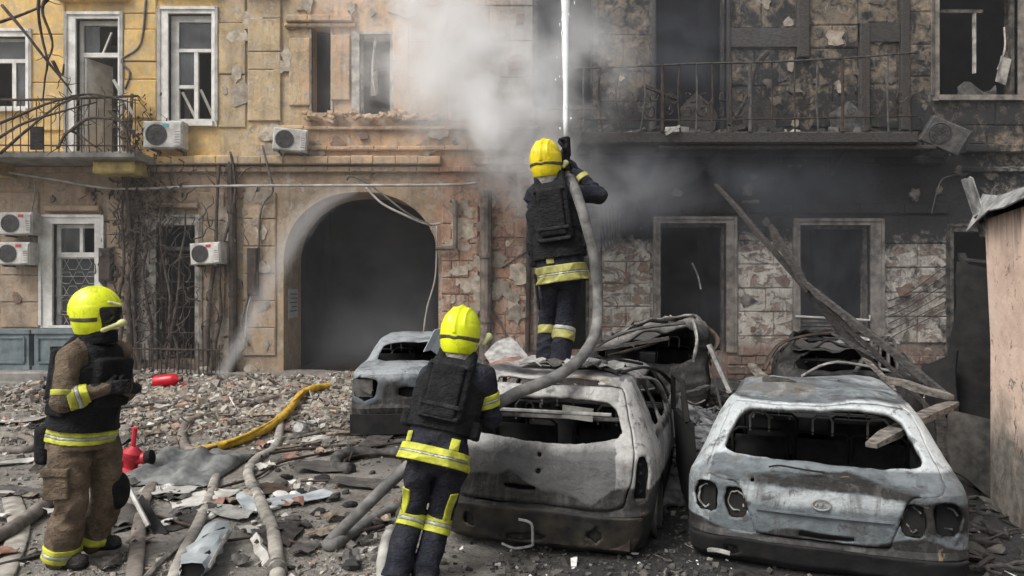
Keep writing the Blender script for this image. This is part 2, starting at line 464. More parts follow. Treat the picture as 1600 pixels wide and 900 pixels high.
def build_wall():
    ex, ez = {-420, 2000}, {-230, 605}
    for a, b_, c, d in OPEN.values(): ex |= {a, c}; ez |= {b_, d}
    ez |= {SPRING, 216, 250, 262, 345, 530}
    def fill(s, step):
        s = sorted(s); out = []
        for p, q in zip(s, s[1:]):
            k = max(1, int(math.ceil((q - p) / step))); out += [p + (q - p) * i / k for i in range(k)]
        return out + [s[-1]]
    xs, ys = fill(ex, 22), fill(ez, 18)
    nx = len(xs); vs = [(fx(x), WY, fz(y)) for y in ys for x in xs]
    fs = []; mb = MB()
    def inside(x, y):
        for k, (a, b_, c, d) in OPEN.items():
            if a < x < c and b_ < y < d: return k
        return None
    for j in range(len(ys) - 1):
        for i in range(nx - 1):
            if inside((xs[i] + xs[i + 1]) / 2, (ys[j] + ys[j + 1]) / 2): continue
            fs.append((j * nx + i, (j + 1) * nx + i, (j + 1) * nx + i + 1, j * nx + i + 1))
    mb.add(vs, fs)
    D = .42
    for k, (a, b_, c, d) in OPEN.items():
        if k == 'AR': continue
        q = [(fx(a), fz(b_)), (fx(c), fz(b_)), (fx(c), fz(d)), (fx(a), fz(d))]
        for (x0, z0), (x1, z1) in zip(q, q[1:] + q[:1]):
            mb.add([(x0, WY, z0), (x1, WY, z1), (x1, WY + D, z1), (x0, WY + D, z0)], [(0, 1, 2, 3)])
    # arch: spandrels, soffit and jambs
    a, b_, c, d = OPEN['AR']; N = 44
    cx = [a + (c - a) * (.5 - .5 * math.cos(math.pi * i / N)) for i in range(N + 1)]
    for p, q in zip(cx, cx[1:]):
        mb.add([(fx(p), WY, fz(arch_y(p))), (fx(q), WY, fz(arch_y(q))), (fx(q), WY, fz(b_)), (fx(p), WY, fz(b_))], [(0, 1, 2, 3)])
    path = [(fx(a), fz(d))] + [(fx(p), fz(arch_y(p))) for p in cx] + [(fx(c), fz(d))]
    for (x0, z0), (x1, z1) in zip(path, path[1:]):
        mb.add([(x0, WY, z0), (x1, WY, z1), (x1, WY + 1.25, z1), (x0, WY + 1.25, z0)], [(0, 1, 2, 3)])
    me = mb.mesh('wall', M['plaster']); paint(me); link('wall', me, B)
build_wall()

# rooms and the vaulted passage behind the openings, gables and roof slab
def build_rooms():
    mb = MB(); x0, x1 = fx(-420), fx(2000); zt = fz(-230)
    fl = fz(250)
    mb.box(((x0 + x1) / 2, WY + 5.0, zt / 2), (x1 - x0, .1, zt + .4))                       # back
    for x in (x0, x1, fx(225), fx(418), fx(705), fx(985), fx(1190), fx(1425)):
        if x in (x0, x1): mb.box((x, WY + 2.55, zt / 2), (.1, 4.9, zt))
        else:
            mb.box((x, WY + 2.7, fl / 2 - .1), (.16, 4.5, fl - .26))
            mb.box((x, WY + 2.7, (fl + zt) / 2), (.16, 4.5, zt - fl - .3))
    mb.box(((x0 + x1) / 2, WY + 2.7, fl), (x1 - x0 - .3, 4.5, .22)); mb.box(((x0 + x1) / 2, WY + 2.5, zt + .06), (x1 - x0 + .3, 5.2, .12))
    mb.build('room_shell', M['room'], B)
    # pale panels painted to suggest lit rooms behind the upper left windows
    for c_, d_ in (((fx(-10), WY + 2.9, fz(110)), (2.2, .05, 2.9)), ((fx(128), WY + .75, fz(125)), (.10, .55, 2.6)), ((fx(276), WY + .75, fz(100)), (.12, .5, 2.1))):
        MB().box(c_, d_).build('lit_room_panel', M['room_lit'], B)
build_rooms()

def fb(mb, x0, y0, x1, y1, d0, d1, ch=0, **k):
    """box on the wall from photograph pixels; d0 (front) and d1 (back) are metres in front of (-) or behind (+) the wall plane"""
    c = ((fx(x0) + fx(x1)) / 2, WY + (d0 + d1) / 2, (fz(y0) + fz(y1)) / 2); d = (abs(fx(x1) - fx(x0)), abs(d1 - d0), abs(fz(y1) - fz(y0)))
    if ch: mb.cbox(c, d, ch, **k)
    else: mb.box(c, d)
    return mb
brng = random.Random(21)
NBLOCK = [0]
def blocks(x0, x1, rows, cuts=(), proud=.045, gap=1.0, jit=.008, name='stone_block', skip=.0, wob=0):
    """rows of dressed or rendered blocks between the row lines"""
    for r_, (ya, yb) in enumerate(zip(rows, rows[1:])):
        cs = cuts(r_) if callable(cuts) else list(cuts)
        ed = [x0] + cs + [x1]
        for xa, xb in zip(ed, ed[1:]):
            if brng.random() < skip: continue
            pr = proud + brng.uniform(-.012, .012)
            mb = MB(); g = gap / 2
            fb(mb, xa + g, ya + g, xb - g, yb - g, -pr, -.002, .012, jit=jit, r=brng, rot=(0, brng.uniform(-wob, wob), brng.uniform(-wob, wob)) if wob else None)
            # finer front so that the attribute colours vary within the block
            me = mb.mesh(name, M['plaster']); 
            if (xb - xa) * (yb - ya) > 1200:
                bm = bmesh.new(); bm.from_mesh(me); bmesh.ops.subdivide_edges(bm, edges=[e for e in bm.edges if e.calc_length() > .3], cuts=2, use_grid_fill=True); bm.to_mesh(me); bm.free()
            paint(me); link(name, me, B); NBLOCK[0] += 1
# upper left, yellow
blocks(-180, -82, [-60, -8, 45, 98, 150, 203]); blocks(46, 103, [-22, 55, 130, 205]); blocks(195, 246, [-28, 22, 47, 97, 125, 186])
blocks(342, 385, [-40, 37, 117, 200]); blocks(388, 440, [-2, 30, 82, 110, 190], proud=.06)
blocks(386, 444, [-36, -4], proud=.14)
# upper middle
blocks(452, 486, [60, 166], proud=.06); blocks(518, 548, [56, 158], proud=.07); blocks(614, 640, [40, 96, 172], proud=.05)
blocks(622, 836, [-60, 10, 65, 122, 190], lambda r_: [[690, 760], [700, 765], [690, 760], [700, 770], [690, 760]][r_ % 5], proud=.035)
# lower left
blocks(-260, 0, [300, 342, 385, 428, 470, 512], lambda r_: [-195, -115, -60] if r_ > 0 else [-130], proud=.02)
blocks(2, 62, [300, 342, 430, 472, 512]); blocks(168, 212, [300, 345, 388, 430, 472, 515])
blocks(310, 352, [300, 345, 425, 468, 510, 552]); blocks(380, 432, [300, 342, 385, 428, 470, 512, 556], jit=.015)
# pier right of the arch and wall up to the smashed door
blocks(690, 748, [318, 350, 381, 408, 434, 460, 487, 515, 545], lambda r_: [[718], [706, 733]][r_ % 2], proud=.05, jit=.02, wob=.02)
blocks(772, 840, [345, 372, 402, 435, 462, 492, 522, 548], lambda r_: [[805], [790, 822]][r_ % 2], proud=.03, jit=.02, wob=.02)
# ground floor on the right
blocks(940, 1016, [338, 372, 409, 443, 479, 511, 540], lambda r_: [[978], []][r_ % 2], proud=.05, jit=.012)
blocks(1151, 1238, [338, 377, 413, 450, 487, 525, 556], lambda r_: [[1196], [1208], []][r_ % 3], proud=.05, jit=.012)
blocks(1379, 1478, [338, 381, 418, 457, 495, 536], lambda r_: [[], [1432], []][r_ % 3], proud=.05, jit=.012)
blocks(1590, 1690, [338, 381, 418, 457, 495, 536], proud=.05)
# bare brick plinth on the right
for xa, xb, n_ in ((692, 748, 3), (772, 842, 3), (925, 1028, 4), (1137, 1247, 5), (1362, 1486, 5)):
    for r_ in range(2):
        blocks(xa, xb, [556 - 0 + r_ * 15, 570 + r_ * 15], [xa + (xb - xa) * (i + .5 * (r_ % 2)) / n_ for i in range(1, n_)], proud=.03, jit=.012, name='plinth_brick', wob=.03)
# upper right wall between the openings: what is left of the render
blocks(932, 1018, [-50, 0, 55, 112, 160, 202], lambda r_: [[975], []][r_ % 2], proud=.03, jit=.025)
blocks(1140, 1242, [-50, 45, 78, 135, 200], lambda r_: [[1190], [], [1178]][r_ % 3], proud=.03, jit=.03)
blocks(1264, 1340, [-40, 40, 76, 135, 200], lambda r_: [[], [1300]][r_ % 2], proud=.03, jit=.03)
blocks(1356, 1402, [-40, 36, 68, 132, 200], proud=.03, jit=.03); blocks(1420, 1460, [-40, 20, 70, 120, 205], proud=.04, jit=.03)
blocks(1500, 1600, [160, 196, 226], lambda r_: [[1555], [1540]][r_], proud=.03, jit=.02)
blocks(1600, 1690, [-40, 40, 100, 160, 226], proud=.03)

# mouldings: string course, cornice, sills
def moulding(name, x0, x1, y0, y1, proud, chop=(), ch=.02, n=10, ragged=0.0):
    mb = MB(); k = max(1, int((x1 - x0) / n / 1.0)); k = max(2, int((x1 - x0) / 34))
    xs = [x0 + (x1 - x0) * i / k for i in range(k + 1)]
    for a, b_ in zip(xs, xs[1:]):
        if any(c0 < (a + b_) / 2 < c1 for c0, c1 in chop): continue
        dy = brng.uniform(-ragged, ragged)
        fb(mb, a, y0 + dy, b_, y1 + dy * .3, -proud - brng.uniform(0, .006), -.001, ch)
    me = mb.mesh(name, M['plaster']); paint(me); return link(name, me, B)
moulding('cornice', -420, 690, 246, 259, .20, ragged=.8); moulding('cornice', 742, 855, 247, 259, .20, ragged=.8); moulding('cornice', -420, 860, 261, 270, .11)
moulding('string_course', 440, 842, 198, 204, .09, ragged=1.0); moulding('string_course', 440, 842, 229, 236, .10, ragged=1.0)
moulding('cornice', 860, 1470, 246, 258, .16); moulding('cornice', 1500, 2000, 228, 240, .20); moulding('cornice', 1500, 2000, 262, 270, .14)
moulding('window_cornice', 450, 552, 27, 37, .16); moulding('window_cornice', 446, 556, 38, 44, .10); moulding('window_cornice', 96, 204, -14, 4, .18); moulding('window_cornice', 242, 346, -30, -8, .18)
moulding('window_cornice', 74, 160, 322, 331, .14); moulding('lintel_band', 925, 1480, 318, 334, .07); moulding('window_cornice', 236, 312, 318, 326, .12)
# broken sill of the middle windows: knocked-out bricks
def broken_sill():
    for i in range(46):
        px = brng.uniform(478, 690); s_ = brng.uniform(.05, .13); py = 184 + brng.uniform(-7, 6)
        mb = MB(); mb.cbox((fx(px), WY - .07 - brng.uniform(0, .08), fz(py)), (s_ * 1.5, s_, s_ * .8), .02, rot=(brng.uniform(-.6, .6), brng.uniform(-.6, .6), brng.uniform(-.6, .6)), jit=.02, r=brng)
        me = mb.mesh('sill_brick', M['plaster']); paint(me); link('sill_brick', me, B)
broken_sill()

# scabs of surviving render and bare patches, ragged outlines of their own thickness
M['scab'] = simple('bare_render_scab', (.20, .165, .13), (.44, .385, .31), 7, .95, bs=.8, detail=9, randomise=.7)
M['scab_brick'] = simple('bare_brick_scab', (.13, .085, .065), (.27, .18, .135), 8, .95, bs=.8, detail=9, randomise=.6)
M['scab_sooty'] = simple('sooted_render_scab', (.025, .023, .022), (.20, .175, .15), 5, .95, bs=.8, detail=9, randomise=.6)
def scabs(n, x0, y0, x1, y1, mm, s0, s1):
    k = 0
    while k < n:
        px, py = brng.uniform(x0, x1), brng.uniform(y0, y1); s_ = brng.uniform(s0, s1)
        if any(a - s_ * .8 - 14 < px < c + s_ * .8 + 14 and b_ - s_ - 10 < py < d + s_ for a, b_, c, d in OPEN.values()): k += .34; continue
        m_ = brng.randint(9, 14); off = .052 + brng.uniform(0, .012); asp = brng.uniform(.55, 1.5); poly = []
        for i in range(m_):
            a = 2 * math.pi * i / m_; q = s_ * brng.uniform(.45, 1.0); poly.append((fx(px + q * math.cos(a) * asp), WY - off, fz(py + q * math.sin(a))))
        MB().prism(poly, (0, off - .003, 0)).build('plaster_patch', M[mm], B); k += 1
scabs(46, 345, 5, 830, 240, 'scab', 8, 24); scabs(26, 345, 20, 835, 560, 'scab_brick', 7, 20); scabs(46, 690, 300, 838, 545, 'scab', 7, 22)
scabs(30, 300, 300, 440, 580, 'scab', 7, 20); scabs(14, 930, 340, 1480, 540, 'scab_brick', 7, 16); scabs(14, 930, 340, 1480, 540, 'scab_sooty', 6, 16)
scabs(15, 930, 0, 1460, 200, 'scab', 6, 16); scabs(16, 930, 0, 1460, 205, 'scab_sooty', 6, 14); scabs(12, 860, 225, 1600, 330, 'scab_sooty', 6, 14)
scabs(14, -60, 300, 240, 500, 'scab_brick', 6, 16)

# ------------------------------------------------------------------ windows and doors
def casing(op, wl, wt, wr, wb, mat, proud=.05, depth=.10, name='window', lip=True):
    a, b_, c, d = OPEN[op]; mb = MB()
    fb(mb, a - wl, b_ - wt, a, d + (wb if wb else 0), -proud, depth, 0); fb(mb, c, b_ - wt, c + wr, d + (wb if wb else 0), -proud, depth, 0)
    fb(mb, a, b_ - wt, c, b_, -proud + .003, depth, 0)
    if wb: fb(mb, a - 3, d, c + 3, d + wb, -proud - .06, depth, 0)
    if lip:
        e = 2.2
        fb(mb, a - wl - e, b_ - wt - e, a - wl + e, d, -proud - .03, -.002, 0); fb(mb, c + wr - e, b_ - wt - e, c + wr + e, d, -proud - .03, -.002, 0)
        fb(mb, a - wl + e, b_ - wt - e, c + wr - e, b_ - wt + e, -proud - .028, -.002, 0)
    return mb.build(name, mat, B)
def bars(win, rects, d0, d1, mat, name='sash'):
    mb = MB()
    for r_ in rects: fb(mb, *r_, d0 + brng.uniform(-.004, .004), d1)
    return mb.build(name, mat, win)
def pane(win, x0, y0, x1, y1, d):
    mb = MB(); fb(mb, x0, y0, x1, y1, d, d + .006); return mb.build('pane', M['glass'], win)
F = M['frame']
w1 = casing('W1', 8, 10, 8, 5, F); bars(w1, [(-70, 58, -64, 170), (36, 58, 42, 170), (-64, 58, 36, 63), (-64, 90, 36, 96), (14, 96, 20, 168), (-20, 96, -14, 168), (-64, 164, 36, 170)], .10, .16, F)
pane(w1, -64, 63, 36, 90, .13); pane(w1, 20, 96, 36, 164, .13)
w2 = casing('W2', 15, 8, 6, 0, F, name='balcony_door'); bars(w2, [(120, 30, 126, 240), (181, 30, 186, 240), (126, 30, 181, 37), (126, 80, 181, 87)], .10, .17, F); pane(w2, 126, 37, 150, 80, .14)
mb = MB(); mb.bar((fx(127), WY + .13, fz(236)), (fx(146), WY + .60, fz(236)), .01); fb(mb, 121, 160, 126, 238, .08, .2)
o = mb; 
mb = MB()
mb.add([(fx(127), WY + .12, fz(88)), (fx(143), WY + .75, fz(88)), (fx(143), WY + .75, fz(238)), (fx(127), WY + .12, fz(238)),
        (fx(127) + .04, WY + .12, fz(88)), (fx(143) + .04, WY + .75, fz(88)), (fx(143) + .04, WY + .75, fz(238)), (fx(127) + .04, WY + .12, fz(238))],
       [(0, 1, 2, 3), (7, 6, 5, 4), (0, 4, 5, 1), (1, 5, 6, 2), (2, 6, 7, 3), (3, 7, 4, 0)])
mb.build('door_leaf', F, w2)
mb = MB(); mb.bar((fx(170), WY + .11, fz(48)), (fx(152), WY + .14, fz(88)), .03); mb.build('loose_slat', F, w2)
w3 = casing('W3', 14, 8, 8, 8, F); bars(w3, [(264, 22, 276, 190), (327, 22, 332, 190), (276, 22, 327, 32), (276, 74, 327, 79), (300, 79, 306, 184), (276, 184, 327, 190), (276, 131, 300, 136)], .10, .17, F)
pane(w3, 276, 32, 327, 74, .14); pane(w3, 276, 79, 300, 131, .14)
mb = MB(); mb.bar((fx(278), WY + .2, fz(140)), (fx(296), WY + .34, fz(182)), .05); mb.bar((fx(307), WY + .2, fz(136)), (fx(324), WY + .34, fz(180)), .05); mb.build('broken_sash', F, w3)
l1 = casing('L1', 18, 12, 13, 4, F, proud=.06); bars(l1, [(84, 350, 90, 508), (146, 350, 150, 508), (90, 350, 146, 356), (90, 394, 146, 402), (120, 356, 125, 394)], .10, .17, F); pane(l1, 90, 356, 120, 394, .14); pane(l1, 90, 402, 146, 508, .16)
mb = MB()
for k in range(5):
    for q in range(3):
        cx_, cy_ = 92 + q * 20 + (k % 2) * 10, 412 + k * 22
        hexa = [(cx_ - 10, cy_), (cx_ - 5, cy_ - 9), (cx_ + 5, cy_ - 9), (cx_ + 10, cy_), (cx_ + 5, cy_ + 9), (cx_ - 5, cy_ + 9), (cx_ - 10, cy_)]
        mb.tube([(fx(min(max(a, 86), 149)), WY + .04, fz(b_)) for a, b_ in hexa], .007, 4)
for py in (404, 432, 462, 492): mb.tube([(fx(85), WY + .035, fz(py)), (fx(149), WY + .035, fz(py))], .008, 4)
mb.build('grille', M['frame_old'], l1)
l2 = casing('L2', 26, 14, 10, 0, M['frame_old'], proud=.05, name='door'); bars(l2, [(245, 352, 250, 562), (301, 352, 306, 562), (250, 385, 301, 391)], .1, .17, M['frame_burnt'])
mb = MB()
for i in range(7): mb.tube([(fx(249 + i * 9), WY + .05, fz(395)), (fx(249 + i * 9), WY + .05, fz(560))], .010, 4)
for py in (398, 440, 480, 520, 556): mb.tube([(fx(246), WY + .045, fz(py)), (fx(305), WY + .045, fz(py))], .011, 4)
for i in range(4):
    c_ = 412 + i * 36; mb.tube([(fx(276 + 9 * math.cos(a)), WY + .04, fz(c_ + 14 * math.sin(a))) for a in np.linspace(0, 2 * math.pi, 9)], .008, 4)
mb.build('grille', M['iron'], l2)
# smashed middle windows
m1 = casing('M1', 3, 3, 3, 0, M['frame_old'], proud=.03, lip=False); m2 = casing('M2', 12, 4, 3, 0, M['frame_old'], proud=.04, lip=False)
bars(m2, [(562, 54, 566, 178), (608, 54, 613, 178)], .1, .18, M['frame_old'])
mb = MB(); mb.tube([(fx(585), WY + .12, fz(56)), (fx(581), WY + .05, fz(110)), (fx(587), WY + .02, fz(150))], [.03, .02, .01], 6, 4); mb.build('hanging_strip', M['frame_old'], m2)
mb = MB(); mb.sheet([[(fx(578 + 5 * j), WY + .10 + .02 * j * i, fz(112 + i * 12 - 2 * j)) for j in range(3)] for i in range(4)], .01); mb.build('torn_curtain', M['frame_old'], m2)
m3 = casing('M3', 4, 4, 4, 0, M['frame_old'], proud=.03, lip=False)
# burnt right-hand openings
r1 = casing('R1', 6, 6, 6, 6, M['frame_burnt'], proud=.03); r2 = casing('R2', 6, 6, 6, 0, M['frame_burnt'], proud=.03, name='balcony_door')
r3 = casing('R3', 11, 8, 10, 8, M['frame_smoked'], proud=.05)
bars(r3, [(1470, 12, 1541, 17), (1584, -22, 1590, 150), (1466, -22, 1470, 150)], .10, .17, M['frame_burnt']); bars(r3, [(1526, 18, 1530, 112)], .10, .15, M['frame_old'], 'bent_mullion')
mb = MB(); mb.tube([(fx(1574), WY + .1, fz(40)), (fx(1573), WY + .06, fz(75)), (fx(1560), WY + .03, fz(108))], .018, 5, 4); mb.build('hanging_strip', M['frame_old'], r3)
mb = MB(); mb.sheet([[(fx(1566 + 8 * j - 2 * i), WY + .03 + .02 * i, fz(86 + 13 * i + 3 * j)) for j in range(3)] for i in range(4)], .015); mb.build('torn_curtain', M['frame_old'], r3)
mb = MB(); mb.sheet([[(fx(1500 + 10 * j), WY + .10 - .03 * ((i + j) % 2), fz(150 - (16 + 9 * math.sin(j * 1.1)) * i / 2)) for j in range(7)] for i in range(3)], .02); mb.build('heaped_cloth', M['iron_grey'], r3)
for op, nm in (('R4', 'doorway'), ('R5', 'doorway'), ('R6', 'doorway')):
    dw = casing(op, 9, 8, 14 if op != 'R6' else 18, 0, M['frame_smoked'], proud=.06, name=nm)
    a, b_, c, d = OPEN[op]; bars(dw, [(a, b_, a + 4, d), (c - 4, b_, c, d), (a + 4, b_, c - 4, b_ + 5)], .12, .22, M['frame_burnt'], 'inner_frame')
    if op == 'R5':
        mb = MB(); mb.tube([(fx(1088), WY + .35, fz(410)), (fx(1098), WY + .4, fz(430)), (fx(1102), WY + .35, fz(452))], .02, 5, 4); mb.build('hanging_cord', M['frame_old'], dw)
    if op == 'R6':
        mb = MB(); mb.tube([(fx(1240), WY - .10, fz(494)), (fx(1300), WY - .09, fz(497)), (fx(1356), WY - .08, fz(500)), (fx(1356), WY - .08, fz(492))], .022, 6); mb.build('door_bar', M['ac_white'], dw)
        mb = MB()
        for k in range(6): fb(mb, 1254, 500 + k * 6, 1355, 504 + k * 6, .1 + .01 * (k % 2), .16)
        mb.build('door_slats', M['frame_burnt'], dw)
r7 = casing('R7', 10, 10, 6, 0, M['frame_burnt'], proud=.05, name='doorway')
mb = MB(); mb.bar((fx(1510), WY + .15, fz(395)), (fx(1520), WY - .5, fz(620)), .16, .05); mb.bar((fx(1500), WY - .05, fz(405)), (fx(1560), WY - .12, fz(412)), .08, .06); mb.build('charred_leaf', M['char'], r7)
# charred posts standing in the burnt gallery
for (xa, ya, xb, yb) in ((1243, -60, 1262, 92), (1404, -60, 1418, 205), (1018, -60, 1024, 205), (1134, -60, 1140, 205), (1340, 38, 1356, 205)):
    mb = MB(); fb(mb, xa, ya, xb, yb, -.12, -.003, .02); mb.build('charred_post', M['char'], B)
for (xa, ya, xb, yb) in ((1136, 46, 1243, 76), (1340, 38, 1403, 68)):
    mb = MB(); fb(mb, xa, ya, xb, yb, -.10, -.004, .01); mb.build('dark_recess_box', M['char'], B)  # dark boxes added in place of dark recesses where plaster fell
# ================================================================== BURNT CARS
def car_mat(name, steel, ash, rust, gloss=.5):
    m, t, b = new_mat(name)
    v = coord(t); n1 = noise(t, v, 2.2, 7, .68, .5); n2 = noise(t, v, 7, 7, .7, .3); n3 = noise(t, v, 32, 5, .65)
    at = t.nodes.new('ShaderNodeAttribute'); at.attribute_name = 'burn'
    sx = t.nodes.new('ShaderNodeSeparateColor'); t.links.new(at.outputs['Color'], sx.inputs[0])
    n0 = noise(t, v, 1.5, 5, .6, .4)
    c = ramp(t, n2, [(.28, tuple(x * .55 for x in steel)), (.52, steel), (.75, tuple(min(x * 1.45, .8) for x in steel))])
    a = math_n(t, 'ADD', sx.outputs[1], math_n(t, 'MULTIPLY', math_n(t, 'SUBTRACT', n1, .5), 1.3))
    c = mix(t, ramp(t, a, [(.34, 0.0), (.62, .95)]), c, ramp(t, n3, [(.3, tuple(x * .75 for x in ash)), (.7, ash)]))
    q = math_n(t, 'ADD', sx.outputs[2], math_n(t, 'MULTIPLY', math_n(t, 'SUBTRACT', n2, .5), 1.2))
    c = mix(t, ramp(t, q, [(.42, 0.0), (.66, .9)]), c, ramp(t, n3, [(.3, tuple(x * .5 for x in rust)), (.7, tuple(x * 1.3 for x in rust))]))
    s_ = math_n(t, 'ADD', sx.outputs[0], math_n(t, 'MULTIPLY', math_n(t, 'SUBTRACT', n1, .5), 1.0))
    s_ = math_n(t, 'ADD', s_, math_n(t, 'MULTIPLY', math_n(t, 'SUBTRACT', n2, .5), .6)); s_ = math_n(t, 'ADD', s_, math_n(t, 'MULTIPLY', math_n(t, 'SUBTRACT', n0, .5), .8))
    c = mix(t, ramp(t, s_, [(.40, 0.0), (.60, .97)]), c, ramp(t, n3, [(.3, (.006, .006, .006)), (.7, (.026, .024, .022))]))
    c = mix(t, ramp(t, noise(t, v, 8, 9, .76, .4), [(.56, 0.0), (.62, .75)]), c, (.05, .046, .043))
    c = mix(t, ramp(t, noise(t, coord(t, 'Object', 1, (10, 10, 1.6)), 1, 6, .7, .6), [(.53, 0.0), (.68, .7)]), c, (.085, .08, .075))
    c = mix(t, ramp(t, noise(t, v, 5, 8, .75, 1.1), [(.62, 0.0), (.66, .75)]), c, tuple(x * 1.1 for x in rust))
    finish(t, b, c, ramp(t, n2, [(.3, gloss), (.7, .9)]), .25)
    bump(t, b, math_n(t, 'ADD', math_n(t, 'ADD', n2, math_n(t, 'MULTIPLY', n1, 1.5)), math_n(t, 'MULTIPLY', n3, .4)), .5, .02)
    return m
M['hatch_steel'] = car_mat('burnt_hatchback_steel', (.105, .105, .105), (.43, .42, .405), (.17, .10, .05))
M['lift_steel'] = car_mat('burnt_liftback_steel', (.14, .16, .172), (.54, .575, .585), (.18, .13, .07), .42)
M['sedan_steel'] = car_mat('burnt_sedan_steel', (.075, .085, .095), (.34, .365, .38), (.14, .09, .06), .45)
M['wreck_steel'] = car_mat('burnt_wreck_steel', (.07, .066, .062), (.34, .32, .30), (.16, .09, .055))
M['soot'] = simple('soot_black', (.003, .003, .0035), (.013, .0125, .012), 8, .95, bs=.4)
M['burnt_rubber'] = simple('burnt_rubber', (.015, .014, .013), (.09, .085, .08), 9, .9, bs=.5)

def chaikin(p, n=2):
    for _ in range(n):
        q = []
        for a, b_ in zip(p, p[1:] + p[:1]):
            q += [(a[0] * .85 + b_[0] * .15, a[1] * .85 + b_[1] * .15), (a[0] * .15 + b_[0] * .85, a[1] * .15 + b_[1] * .85)]
        p = q
    return p
def circle(cx, cy, r, n=28): return [(cx + r * math.cos(2 * math.pi * i / n), cy + r * math.sin(2 * math.pi * i / n)) for i in range(n)]
def rough(p, k, seed=0):
    q = random.Random(seed); return [(x + q.uniform(-k, k), z + q.uniform(-k, k)) for x, z in p]
def mir(p): return [(-x, z) for x, z in reversed(p)]
def poly_sd(px, pz, poly):
    """signed distance (negative inside) of points to a polygon"""
    a = np.array(poly); b_ = np.roll(a, -1, 0)
    d = np.full(px.shape, 1e9); inside = np.zeros(px.shape, bool)
    for (x0, z0), (x1, z1) in zip(a, b_):
        ex, ez = x1 - x0, z1 - z0
        t = np.clip(((px - x0) * ex + (pz - z0) * ez) / max(ex * ex + ez * ez, 1e-12), 0, 1)
        d = np.minimum(d, np.hypot(px - x0 - t * ex, pz - z0 - t * ez))
        c = (z0 > pz) != (z1 > pz)
        with np.errstate(divide='ignore', invalid='ignore'):
            xi = x0 + (pz - z0) * ex / (ez if abs(ez) > 1e-12 else 1e-12)
        inside ^= c & (px < xi)
    return np.where(inside, -d, d)

